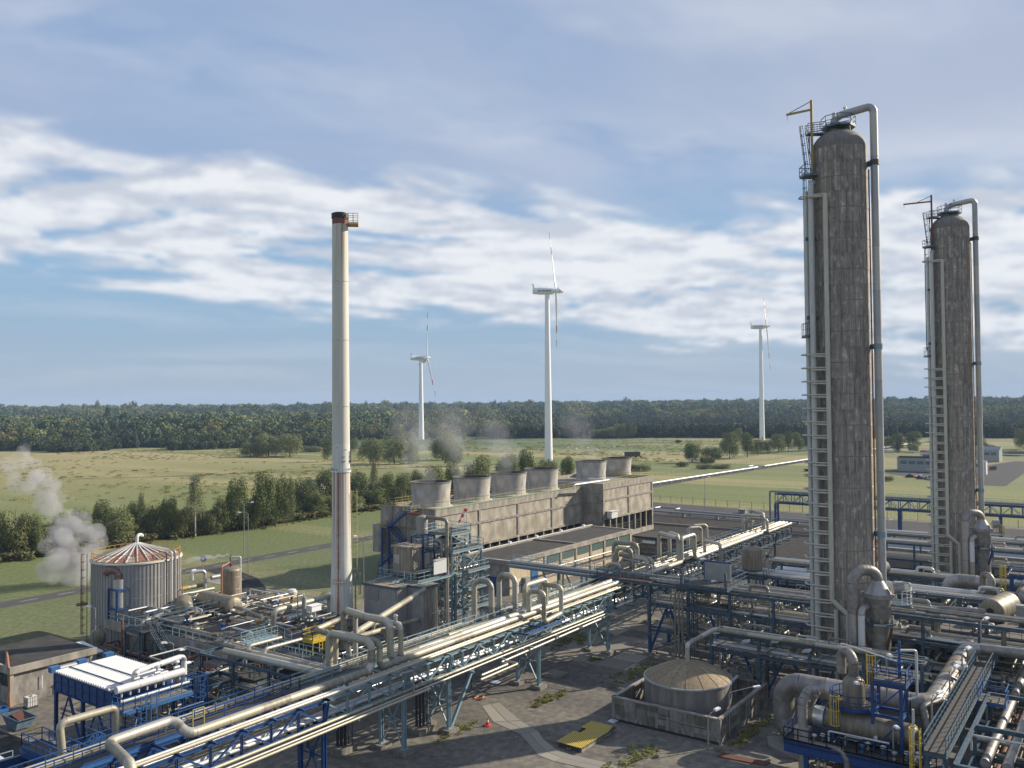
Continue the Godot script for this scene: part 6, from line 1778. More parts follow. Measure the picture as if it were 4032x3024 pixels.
	pipe("pipe", "long silvery square bend pipe above the right part of the left deck", [V(70.8, 4.6, -88.4), V(70.8, 7.4, -88.0), V(80.6, 7.4, -88.6), V(80.6, 3.0, -88.6)], 0.36, [M.clad_c, M.clad], "", 2.6, 12, 1.8, 5)
	pipe("pipe", "short shiny pipe ahead of the long square bend pipe", [V(73.0, 5.9, -88.0), V(77.0, 5.9, -88.2)], 0.33, [M.silver], "", 2.0, 12)
	pipe("pipe", "twin pale risers beside the chimney foot, left one", [V(77.4, 2.0, -86.2), V(77.4, 5.4, -86.2), V(76.6, 5.4, -87.4)], 0.24, [M.clad], "", 0.0, 10, 2.0, 5)
	pipe("pipe", "twin pale risers beside the chimney foot, right one", [V(78.2, 2.0, -86.0), V(78.2, 5.4, -86.0), V(77.4, 5.4, -87.4)], 0.24, [M.clad], "", 0.0, 10, 2.0, 5)
	var rs := thing("instrument_stand", "pair of tall grey standpipes with a white cabinet left of the chimney", "standpipe", V(75.0, 4.5, -86.8))
	part("standpipe", MB.new().tube(V(74.6, 3.0, -86.8), V(74.6, 8.6, -86.8), 0.3, 12), M.galv, rs)
	part("standpipe", MB.new().tube(V(75.9, 3.0, -86.4), V(75.9, 6.6, -86.4), 0.27, 12), M.galv, rs)
	part("thin_pipe", pipe_mesh(MB.new(), [V(73.9, 4.5, -87.2), V(73.9, 9.0, -87.2), V(74.6, 9.0, -86.8), V(74.6, 8.5, -86.8)], 0.09, 8), M.galv, rs)
	part("cabinet", MB.new().span(V(75.2, 6.6, -86.9), V(76.8, 7.3, -86.0)).span(V(75.1, 7.3, -87.0), V(76.9, 7.38, -85.9)), M.lamp_white, rs)
	for k in 4: pipe("pipe", "yellow lit pipe bending down over the near edge of the left deck", [V(69.0 - k * 0.2, 5.6 - k * 0.15, -88.4 + k * 0.9), V(63.2 - k * 0.5, 5.6 - k * 0.15, -88.0 + k * 1.0), V(62.6 - k * 0.45, 1.0, -87.8 + k * 1.0)], [0.13, 0.16, 0.28, 0.22][k], [M.clad, M.clad_c], "pipes bending over the deck edge", 0.0, 10, 2.0, 5)
	# steel stair frame in front
	var f := thing("stair_frame", "slate blue stair frame standing before the left process deck", "stairs", V(62, 0, -100))
	frame(f, [59.4, 62.0], [-102.4, -99.2], 0.0, [0.9, 5.4], M.slate, 0.24, true)
	part("landing", MB.new().span(V(59.4, 5.5, -102.4), V(62.4, 5.58, -98.6)), M.grating, f)
	rails(f, [V(59.4, 5.58, -98.8), V(59.4, 5.58, -102.4), V(62.2, 5.58, -102.4)], M.slate)
	stairs(f, V(60.9, 0.3, -92.0), V(60.9, 5.5, -98.6), 1.0, M.slate, M.grating)
	var w := thing("gangway", "teal railed gangway leading in from the stair frame across the left deck", "gangway", V(64, 5.5, -101.8))
	deck(w, V(62.2, 5.6, -102.6), V(74.4, 5.6, -101.0), M.grating, M.slate, "ns")
	# teal stepped bridge and yellow platform by the big pipes
	var tb := thing("step_bridge", "small pale teal stepped bridge over the large twin pipes", "footbridge", V(64.5, 6.0, -84))
	part("deck", MB.new().span(V(62.4, 6.0, -83.4), V(66.8, 6.08, -82.4)), M.teal, tb)
	part("edge_beam", MB.new().hbar(V(62.4, 5.9, -82.35), V(66.8, 5.9, -82.35), 0.12, 0.3), M.teal, tb)
	rails(tb, [V(62.4, 6.08, -82.4), V(66.8, 6.08, -82.4), V(68.2, 5.2, -81.6)], M.teal, 1.1, 0.9)
	rails(tb, [V(62.4, 6.08, -83.4), V(66.8, 6.08, -83.4)], M.teal, 1.1, 1.1)
	for x in [62.6, 66.4]: part("leg", MB.new().bar(V(x, 0, -82.8), V(x, 6, -82.8), 0.22), M.teal, tb)
	var yp := thing("yellow_platform", "bright yellow work platform with ladders left of the chimney foot", "platform", V(70.5, 4.6, -80))
	deck(yp, V(69.0, 5.4, -80.6), V(72.4, 5.4, -78.8), M.yellow, M.yellow, "nesw")
	for x in [69.1, 72.3]:
		for z in [-80.5, -78.9]: part("leg", MB.new().bar(V(x, 3.4, z), V(x, 5.3, z), 0.1), M.yellow, yp)
	ladder(yp, V(70.0, 3.0, -78.5), V(70.0, 5.4, -78.5), V(1, 0, 0), M.yellow)
	ladder(yp, V(73.2, 3.0, -77.2), V(73.2, 5.0, -77.2), V(1, 0, 0), M.yellow_pale)
	var cw := thing("catwalk", "teal railed catwalk running between the twin pipes and the chimney", "gangway", V(68, 4.2, -79))
	deck(cw, V(65.6, 4.4, -84.0), V(67.2, 4.4, -68.0), M.grating, M.teal, "ew")
	for z in [-82.0, -76.0, -70.0]: part("leg", MB.new().bar(V(66.4, 0, z), V(66.4, 4.2, z), 0.24), M.slate, cw)
	pipe("big_pipe", "third long jacketed pipe lying behind the large twin pipes", [V(59.6, 6.6, -82.6), V(59.6, 6.6, -65.0)], 0.27, [M.clad_b, M.duct_c], "", 3.2, 12)
	pipe("big_pipe", "fourth long jacketed pipe lying behind the large twin pipes", [V(60.5, 6.5, -82.2), V(60.5, 6.5, -65.0)], 0.24, [M.clad_b, M.duct_c], "", 3.2, 12)
	for k in 2: pipe("pipe", ["short pale pipe hooking down onto the large twin pipes, nearer one", "short pale pipe hooking down onto the large twin pipes, farther one"][k], [V(62.6 + k * 0.8, 7.6, -76.6 + k * 2.4), V(58.4 + k * 0.2, 7.6, -76.8 + k * 2.4), V(58.4 + k * 0.2, 7.0, -76.8 + k * 2.4)], 0.19, [M.clad_c], "", 0.0, 10, 2.0, 5)
	var pr := thing("pipe_rack", "slate pipe rack under the large twin pipes left of the bridge loops", "pipe rack", V(58.5, 0, -73))
	frame(pr, [56.6, 61.0], [-82.8, -77.0, -71.2, -65.4], 0.0, [3.4, 6.3], M.slate, 0.26, true)
	for k in 8: pipe("pipe", "pipe on the lower level of the rack under the large twin pipes", [V(56.9 + k * 0.5, 3.75, -83.5), V(56.9 + k * 0.5, 3.75, -64.6)], 0.11 + 0.03 * (k % 3), [[M.clad_b], [M.pipe_grey], [M.clad_c]][k % 3], "pipes under the twin pipes", 0.0)
	# nearest teal frame with cage and octagonal deck
	var nf := thing("hanging_trestle", "grey teal steel frame with a hanging basket between white cooler and bridge", "steel frame", V(54, 0, -78))
	frame(nf, [53.7, 57.8], [-80.8, -77.4], 0.0, [4.3], M.slate, 0.3, true)
	part("basket", MB.new().span(V(55.0, 2.2, -77.2), V(56.6, 2.3, -76.2)), M.teal, nf)
	rails(nf, [V(55.0, 2.3, -76.2), V(56.6, 2.3, -76.2), V(56.6, 2.3, -77.2), V(55.0, 2.3, -77.2)], M.teal, 1.5, 0.6, true)
	part("deck", MB.new().prism([Vector2(57.4, -78.6), Vector2(58.8, -79.4), Vector2(60.8, -78.8), Vector2(61.4, -77.0), Vector2(60.2, -75.4), Vector2(58.2, -75.6)], 4.2, 4.3), M.grating, nf)
	rails(nf, [V(57.4, 4.3, -78.6), V(58.8, 4.3, -79.4), V(60.8, 4.3, -78.8), V(61.4, 4.3, -77.0), V(60.2, 4.3, -75.4), V(58.2, 4.3, -75.6)], M.slate, 1.1, 1.0)
	tangle("pipe in the shaded pipework before the left process building", "shaded pipework by the left building", V(53, 0.4, -92), V(62, 4.6, -78), 60, [M.pipe_grey, M.clad_b, M.clad, M.galv, M.pipe_rust], 0.06, 0.16)
	tangle("small pipe on the left process deck", "pipework on the left deck", V(63.5, 4.7, -111.5), V(83, 6.2, -84), 105, [M.clad, M.clad_c, M.silver, M.pipe_grey, M.clad_b, M.pale_pipe, M.pipe_dark], 0.05, 0.15, 40)
	tangle("small pipe beside the wall of the left process building", "pipework by the building wall", V(59.5, 0.3, -111), V(62.8, 2.4, -86), 30, [M.clad_b, M.pipe_grey, M.pipe_rust], 0.06, 0.16)
	tangle("small pipe behind the left process deck", "pipework behind the left deck", V(79, 1.0, -110), V(90, 4.6, -92), 36, [M.clad, M.silver, M.pipe_grey, M.galv], 0.06, 0.15)
	for k in 34: valve("valve with round actuator among the pipework of the left process deck", V(rng.randf_range(64, 82), 4.6 + rng.randf() * 0.8, rng.randf_range(-111, -84)), rng.randf_range(0.7, 1.2), [M.galv, M.pipe_rust, M.ochre, M.clad, M.blue][k % 5], "valves of the left deck")
	var pv := thing("control_valve", "large control valve with a broad pale mushroom cap behind the left deck", "valve", V(84.5, 4.4, -101))
	part("body", MB.new().tube(V(84.5, 4.0, -101), V(84.5, 5.6, -101), 0.22, 10), M.pipe_rust, pv)
	part("cap", MB.new().lathe(V(84.5, 5.4, -101), [Vector2(0.1, 0), Vector2(0.75, 0.1), Vector2(0.8, 0.45), Vector2(0.6, 0.5), Vector2(0.6, 0.7), Vector2(0, 0.85)], 18), M.line_white, pv)
	for q in [[V(76, 4.5, -110.6), "left of the standing drum"], [V(66.6, 4.5, -107.2), "near the sloping beige pipe"], [V(80.4, 4.5, -99.5), "behind the big round ended vessel"]]:
		var pm := thing("pump_block", "blue pump block on the left process deck %s" % q[1], "pump", q[0])
		part("base", MB.new().box(q[0] + V(0, 0.2, 0), V(2.0, 0.35, 1.0)), M.blue, pm)
		part("motor", MB.new().tube(q[0] + V(-0.8, 0.75, 0), q[0] + V(0.3, 0.75, 0), 0.38, 14), M.blue_light, pm)
		part("casing", MB.new().tube(q[0] + V(0.4, 0.75, 0), q[0] + V(0.9, 0.75, 0), 0.5, 14), M.pipe_rust, pm)
	lamp_post("slim lamp with a white head before the stair frame of the left deck", V(60.8, 0, -94.2), 4.6, V(-0.7, 0, -0.3), M.galv)
	lamp_post("slim lamp with a white head right of the stair frame", V(60.9, 0, -91.0), 4.4, V(-0.9, 0, 0.1), M.galv)
	lamp_post("slim lamp with a white head below the small teal stepped bridge", V(58.6, 0, -86.6), 4.2, V(-0.8, 0, 0.2), M.galv)
	lamp_post("curved lamp with a white head leaning over the blue bridge railing", V(58.6, 0, -71.6), 4.6, V(-1.6, 0, -0.8), M.ochre)
	lamp_post("tall thin lamp before the ribbed tank wall", V(74.0, 4.5, -112.4), 4.4, V(1.3, 0, 0.3), M.pipe_grey)
	lamp_post("lamp with a white head beside the blue frame of the silencer stack", V(60.6, 0, -111.6), 6.6, V(-0.3, 0, -0.5), M.galv)
	pipe("pipe", "tall rusty standpipe beside the slate stair frame", [V(60.3, 0.2, -104.6), V(60.3, 6.2, -104.6)], 0.13, [M.pipe_rust])
	pipe("pipe", "black standpipe with an orange stub before the stair foot", [V(59.2, 0.2, -94.0), V(59.2, 4.0, -94.0)], 0.11, [M.black])
	pipe("pipe", "short orange standpipe before the stair foot", [V(59.0, 0.2, -92.6), V(59.0, 2.7, -92.6)], 0.2, [M.orange_pipe])

func white_cooler() -> void:
	var t := thing("air_cooler", "royal blue air cooler on legs with bright white finned tubes on top", "air cooler", V(46.5, 0, -82))
	var x0 := 43.3
	var x1 := 49.7
	var z0 := -87.3
	var z1 := -76.8
	part("plenum", MB.new().span(V(x0 + 0.1, 5.1, z0 + 0.1), V(x1 - 0.1, 6.3, z1 - 0.1)), M.blue, t)
	for y in [5.1, 6.05, 6.8]:
		for x in [x0, x1]: part("side_beam", MB.new().hbar(V(x, y, z0), V(x, y, z1), 0.16, 0.14), M.blue, t)
		for z in [z0, z1]: part("side_beam", MB.new().hbar(V(x0 + 0.09, y, z), V(x1 - 0.09, y, z), 0.16, 0.14), M.blue, t)
	for k in 9: part("stiffener", MB.new().span(V(x0 - 0.1, 5.18, lerpf(z0, z1, k / 8.0) - 0.06), V(x0 + 0.08, 6.73, lerpf(z0, z1, k / 8.0) + 0.06)), M.blue, t)
	for k in 8: part("side_panel", MB.new().span(V(x0 - 0.02, 5.2, lerpf(z0, z1, (k + 0.06) / 8.0)), V(x0 + 0.05, 6.7, lerpf(z0, z1, (k + 0.94) / 8.0))), M.blue, t)
	for k in 24:
		var z := lerpf(z0 + 0.25, z1 - 0.6, k / 23.0)
		part("finned_tube", MB.new().cone(V(x0 - 0.05, 6.98, z), V(x1 - 0.1, 6.98, z), 0.135, 0.135, 10), M.white, t)
	for x in [x0 + 1.4, x0 + 3.4]: part("tube_clamp", MB.new().span(V(x - 0.05, 7.0, z0 + 0.1), V(x + 0.05, 7.16, z1 - 0.4)), M.slate, t)
	for q in [[x0 + 0.1, z0 + 0.1], [x1 - 0.1, z0 + 0.1], [x0 + 0.1, -82.1], [x1 - 0.1, -82.1], [x0 + 0.1, z1 - 0.1], [x1 - 0.1, z1 - 0.1]]:
		part("leg", MB.new().hbar(V(q[0], 0.2, q[1]), V(q[0], 5.0, q[1]), 0.3, 0.3, 0.05, V(1, 0, 0)), M.blue, t)
		part("footing", MB.new().box(V(q[0], 0.1, q[1]), V(0.9, 0.24, 0.9)), M.plinth, t)
	for q in [[z0, -84.8], [-82.1, -84.5], [-82.1, -79.5], [z1, -79.7]]: part("brace", MB.new().bar(V(x0 + 0.1, 0.3, q[0]), V(x0 + 0.1, 4.9, q[1]), 0.12), M.blue, t)
	for q in [[-84.8, -82.3], [-79.5, -77.0]]: part("brace", MB.new().bar(V(x0 + 0.1, 4.9, q[0]), V(x0 + 0.1, 0.4, q[1]), 0.11), M.blue, t)
	for z in [-84.6, -79.6]: part("fan_ring", MB.new().lathe(V(46.5, 0, z), [Vector2(2.2, 4.3), Vector2(2.2, 5.05)], 28), M.blue, t)
	# blue motors at the left edge
	for q in [[43.6, -88.2], [46.4, -88.3], [49.3, -88.4]]:
		part("motor_box", MB.new().box(V(q[0], 7.0, q[1] + 0.2), V(0.9, 0.55, 0.7)), M.blue_light, t)
	part("shroud_pipe", MB.new().tube(V(44.1, 6.9, -88.1), V(46.0, 6.9, -88.1), 0.3, 12), M.galv, t)
	var hd := thing("header_pipe", "bright white header pipe along the near edge of the white cooler", "pipe", V(43.2, 7.0, -75.9))
	pipe_parts(hd, [V(43.2, 7.2, -75.95), V(50.1, 7.2, -75.95)], 0.36, [M.white], 14, 1.5, 2.4)
	for k in 8: part("branch", MB.new().tube(V(43.8 + k * 0.85, 6.4, -76.1), V(43.8 + k * 0.85, 7.1, -76.0), 0.1, 8), M.pale_pipe, hd)
	pipe("pipe", "bright silver pipe arching above the white cooler tubes to a tall leg", [V(45.4, 7.3, -76.6), V(45.4, 8.1, -76.8), V(51.0, 8.3, -77.2), V(51.0, 5.6, -77.2)], 0.27, [M.silver, M.white], "", 2.2, 14, 1.8, 5)
	pipe("pipe", "small white pipe along the walkway of the white cooler", [V(43.4, 6.2, -75.5), V(50.4, 6.2, -75.5)], 0.15, [M.white, M.pale_pipe], "", 2.0)
	for k in 3: valve("silver valve on the header of the white cooler", V(45.4 + k * 2.1, 7.5, -76.3), 0.8, M.silver, "valves of the white cooler")
	var p := thing("cooler_walkway", "blue edged walkway with railing and ladder along the white cooler", "platform", V(46.5, 5.5, -75.2))
	deck(p, V(43.1, 5.55, -76.4), V(50.2, 5.55, -74.6), M.slab_b, M.blue_light, "esw")
	part("edge_plate", MB.new().span(V(43.1, 5.15, -74.56), V(50.2, 5.5, -74.48)), M.blue_light, p)
	ladder(p, V(45.9, 0.4, -74.2), V(45.9, 6.6, -74.2), V(1, 0, 0), M.blue_light, 0.6)
	ladder(p, V(44.9, 3.4, -74.3), V(44.9, 6.6, -74.3), V(1, 0, 0), M.blue_light, 0.5)
	for x in [45.0, 49.9]: part("leg", MB.new().hbar(V(x, 0, -75.6), V(x, 5.2, -75.6), 0.24, 0.24, 0.04, V(1, 0, 0)), M.blue, p)
	for x in [44.0, 47.4]: part("brace", MB.new().bar(V(x, 0.3, -75.5), V(x + 1.2, 5.2, -75.5), 0.1), M.teal, p)
	var lt := thing("access_tower", "narrow dark blue ladder tower at the right end of the white cooler", "ladder tower", V(51.6, 0, -76))
	frame(lt, [51.0, 52.4], [-77.0, -75.4], 0.0, [2.2, 4.4, 6.4], M.blue, 0.14, true)
	ladder(lt, V(51.7, 0.2, -75.2), V(51.7, 6.6, -75.2), V(1, 0, 0), M.blue)
	tangle("pipe in the shade below the white cooler walkway", "pipes below the white cooler", V(47.5, 0.4, -80), V(53, 4.6, -74.5), 30, [M.pipe_grey, M.clad_b, M.pipe_dark, M.blue], 0.05, 0.13)
	# shed wall seen below the cooler
	solo("pump_hut", MB.new().span(V(48.4, 0, -87.4), V(53.5, 2.5, -84.0)).span(V(48.2, 2.5, -87.6), V(53.7, 2.62, -83.8)), M.plaster, "low beige hut in the shade under the white cooler", "hut")

func left_corner() -> void:
	# small flat-roofed building
	var b := thing("pump_house", "small flat roofed grey building at the left edge behind the skip", "building", V(46, 0, -103))
	part("wall", MB.new().span(V(45.9, 0, -112.0), V(55, 3.6, -101.9)), M.concrete_grey, b)
	part("fascia", MB.new().span(V(45.4, 3.6, -112.5), V(45.7, 4.35, -101.4)), M.concrete, b)
	part("fascia", MB.new().span(V(45.71, 3.6, -101.7), V(55.3, 4.35, -101.4)), M.concrete, b)
	part("roof", MB.new().span(V(45.71, 3.6, -112.5), V(55.3, 4.2, -101.71)), M.roof_felt, b)
	part("downpipe", pipe_mesh(MB.new(), [V(48.2, 4.4, -108.5), V(45.5, 4.5, -102.0), V(45.5, 0, -101.6)], 0.13, 8), M.orange_pipe, b)
	var w := part("window", MB.new().span(V(45.82, 1.9, -107), V(45.89, 3.2, -103)), M.glass, b)
	for k in 3: part("frame_bar", MB.new().span(V(45.76, 1.9, -106.8 + k * 1.3), V(45.81, 3.2, -106.7 + k * 1.3)), M.pipe_dark, w)
	part("door", MB.new().span(V(50.6, 0, -101.89), V(52.0, 2.9, -101.8)), M.siding, b)
	part("corner_post", MB.new().span(V(45.5, 0, -102.1), V(45.89, 3.59, -101.6)), M.concrete_panel, b)
	part("wall_pipe", MB.new().tube(V(49.0, 1.2, -101.7), V(49.0, 2.6, -101.7), 0.05, 6), M.lamp_white, b)
	part("canopy", MB.new().span(V(52.6, 2.7, -101.89), V(54.8, 2.85, -101.2)), M.galv, b)
	solo("cabinet", MB.new().span(V(53.0, 0.1, -101.3), V(54.6, 2.6, -100.1)).span(V(52.9, 2.6, -101.35), V(54.7, 2.7, -100.0)), M.pipe_dark, "dark grey cabinet before the small flat roofed building", "cabinet")
	solo("white_roof", MB.new().obox(V(57.0, 2.3, -109.6), V(2.2, 0, 0), V(0, 0.08, 0), V(0, -0.25, 2.6)).span(V(55.4, 0, -111.6), V(58.6, 2.2, -107.6)), M.lamp_white, "low lean-to with a white sheet roof beside the small flat building", "hut")
	# IBC, skip, blue tray
	var c := thing("ibc_container", "white caged liquid container on a pallet beside the small building", "container", V(46.8, 0, -99.9))
	var o := V(46.8, 0, -99.6)
	part("tank", MB.new().box(o + V(0, 0.72, 0), V(1.1, 1.0, 0.92)), M.line_white, c)
	part("pallet", MB.new().box(o + V(0, 0.16, 0), V(1.2, 0.05, 1.0)).box(o + V(0, 0.06, 0.4), V(1.2, 0.13, 0.12)).box(o + V(0, 0.06, -0.4), V(1.2, 0.13, 0.12)), M.pipe_dark, c)
	for k in 5:
		part("cage_bar", MB.new().bar(o + V(-0.58, 0.2, -0.4 + k * 0.2), o + V(-0.58, 1.24, -0.4 + k * 0.2), 0.025), M.galv, c)
		part("cage_bar", MB.new().bar(o + V(-0.5 + k * 0.25, 0.2, 0.49), o + V(-0.5 + k * 0.25, 1.24, 0.49), 0.025), M.galv, c)
	for y in [0.25, 0.75, 1.24]: part("cage_hoop", MB.new().bar(o + V(-0.58, y, -0.49), o + V(-0.58, y, 0.49), 0.03).bar(o + V(-0.58, y, 0.49), o + V(0.58, y, 0.49), 0.03), M.galv, c)
	part("cap", MB.new().tube(o + V(0, 1.22, 0), o + V(0, 1.29, 0), 0.14, 12), M.pipe_dark, c)
	part("label_plate", MB.new().box(o + V(-0.6, 0.75, 0), V(0.02, 0.35, 0.4)), M.pipe_grey, c)
	var s := thing("skip", "blue steel waste skip with rust red lining standing on the yard", "skip", V(43, 0, -94.3))
	var so := V(43.1, 0, -94.2)
	for q in [[-1.0, 1.0, 0.75]]:
		var lo := [V(-0.75, 0.15, -0.9), V(0.75, 0.15, -0.9), V(0.75, 0.15, 0.9), V(-0.75, 0.15, 0.9)]
		var hi := [V(-0.95, 1.3, -1.75), V(0.95, 1.3, -1.75), V(0.95, 1.3, 1.75), V(-0.95, 1.3, 1.75)]
		for k in 4:
			var j := (k + 1) % 4
			var nn: Vector3 = ((lo[k] + lo[j] + hi[k] + hi[j]) / 4.0) * V(1, 0, 1)
			part("side_plate", MB.new().quad(so + lo[k], so + lo[j], so + hi[j], so + hi[k], nn.normalized()).quad(so + lo[k] * 0.97 + V(0, 0.01, 0), so + lo[j] * 0.97 + V(0, 0.01, 0), so + hi[j] * 0.96 + V(0, 0.05, 0), so + hi[k] * 0.96 + V(0, 0.05, 0), -nn.normalized()), mat("skip_blue", lin(0.10, 0.17, 0.24), 0.7, 0.0, M.t.blotch, V(0.5, 0.5, 0.5)), s)
			part("rim", MB.new().bar(so + hi[k], so + hi[j], 0.09), M.skip_blue, s)
		part("floor_plate", MB.new().box(so + V(0, 0.17, 0), V(1.45, 0.04, 1.75)), M.rust, s)
		part("rust_lining", MB.new().obox(so + V(0.3, 1.05, -0.2), V(0.5, 0.1, 0), V(0, 0.03, 0.0), V(0, -0.2, 1.2)), M.rust, s)
	var tr := thing("sump_tray", "bright blue plastic tray lying at the corner of the small building", "tray", V(44.0, 0, -100.8))
	part("tray_floor", MB.new().box(V(44.0, 0.12, -100.8), V(1.6, 0.2, 1.3)), M.blue_light, tr)
	for q in [[V(43.2, 0.3, -100.8), V(0.1, 0.3, 1.4)], [V(44.8, 0.3, -100.8), V(0.1, 0.3, 1.4)], [V(44.0, 0.3, -100.15), V(1.5, 0.3, 0.1)], [V(44.0, 0.3, -101.45), V(1.5, 0.3, 0.1)]]: part("tray_side", MB.new().box(q[0], q[1]), M.blue_light, tr)
	structure("plant_lane", MB.new().prism([Vector2(24, -100), Vector2(41.5, -97.5), Vector2(42.0, -86), Vector2(42.5, -62), Vector2(24, -62)], 0.012, 0.012), M.asphalt_dark)
	structure("kerb", MB.new().prism([Vector2(41.5, -97.5), Vector2(41.75, -97.5), Vector2(42.25, -86), Vector2(42.75, -70), Vector2(42.5, -70), Vector2(42.0, -86)], 0.0, 0.13), M.concrete_dark)
	# grassy bank
	var bank := sheet(steps([50, 64, 0.7]), steps([-130, -112.5, 0.7]), 0.02, func(x, z): return Color(0.11, 0.135, 0.04).lerp(Color(0.21, 0.20, 0.08), clampf(0.5 + fine.get_noise_2d(x * 0.5, z * 0.5), 0, 1)))
	for k in bank.v.size():
		var q := bank.v[k]
		bank.v[k].y += 1.7 * smoothstep(-113.0, -117.5, q.z) * smoothstep(50.5, 54.0, q.x) * smoothstep(64.0, 60.0, q.x) * smoothstep(-130, -126, q.z)
	structure("grass_bank", bank, M.soil)
	# square gate of jacketed pipe at the bottom left
	pipe("big_pipe", "jacketed pipe standing as a tall square gate at the lower left corner", [V(34.0, 3.0, -66.6), V(33.3, 9.2, -66.4), V(37.6, 9.2, -66.2), V(37.9, 5.6, -66.6), V(34.8, 5.4, -66.9)].slice(0, 4), 0.29, [M.clad, M.clad_b], "", 2.6, 14, 1.5, 5)
	var w2 := thing("blue_platform", "royal blue platform with railings and steps left of the square pipe gate", "platform", V(35, 5.6, -69))
	deck(w2, V(33.6, 5.9, -73.0), V(35.2, 5.9, -62.6), M.grating, M.blue_light, "nesw")
	part("side_girder", MB.new().hbar(V(33.5, 5.5, -73.0), V(33.5, 5.5, -62.6), 0.2, 0.5), M.blue, w2)
	deck(w2, V(36.2, 6.6, -68.2), V(39.6, 6.6, -65.2), M.grating, M.blue_light, "new")
	stairs(w2, V(35.3, 5.9, -66.2), V(36.3, 6.6, -66.2), 0.9, M.blue_light, M.blue_light)
	for q in [[33.7, -72.8], [35.1, -72.8], [33.7, -67], [35.1, -63]]: part("leg", MB.new().hbar(V(q[0], 0, q[1]), V(q[0], 5.7, q[1]), 0.26, 0.26, 0.04, V(1, 0, 0)), M.blue, w2)
	part("yellow_bar", MB.new().bar(V(33.6, 7.0, -73.0), V(35.2, 7.0, -73.0), 0.09), M.yellow, w2)
	part("beam", MB.new().hbar(V(35.4, 6.2, -69.6), V(39.8, 6.4, -69.0), 0.2, 0.35), M.blue_light, w2)
	var bm := thing("blue_girder", "heavy royal blue girder slanting in at the bottom left corner", "girder", V(31, 4.6, -73))
	part("girder", MB.new().hbar(V(24.5, 5.0, -73.4), V(34.6, 5.0, -72.8), 0.35, 0.6), M.blue, bm)
	for x in [27.5, 31.5]: part("leg", MB.new().hbar(V(x, 0, -73.2), V(x, 4.7, -73.2), 0.3, 0.3, 0.04, V(1, 0, 0)), M.blue, bm)
	solo("duct_cover", MB.new().obox(V(30.5, 3.0, -79.5), V(4.5, 0, 0.3), V(0, 0.12, 0), V(-0.05, 0, 1.1)), M.white, "white sheet covered duct slanting in at the left edge below the skip", "duct")
	var dr := thing("duct_rail", "railing along the white sheet covered duct at the left edge", "railing", V(30, 3, -78))
	rails(dr, [V(26, 3.1, -78.2), V(35, 3.1, -77.6)], M.teal, 1.0, 1.2)
	tangle("pipe in the lower left corner below the blue platform", "pipes at the lower left corner", V(28, 1.5, -72), V(40, 5.0, -63.5), 26, [M.clad, M.clad_c, M.pipe_grey, M.blue], 0.06, 0.15)

# ---------------------------------------------------------------- right half

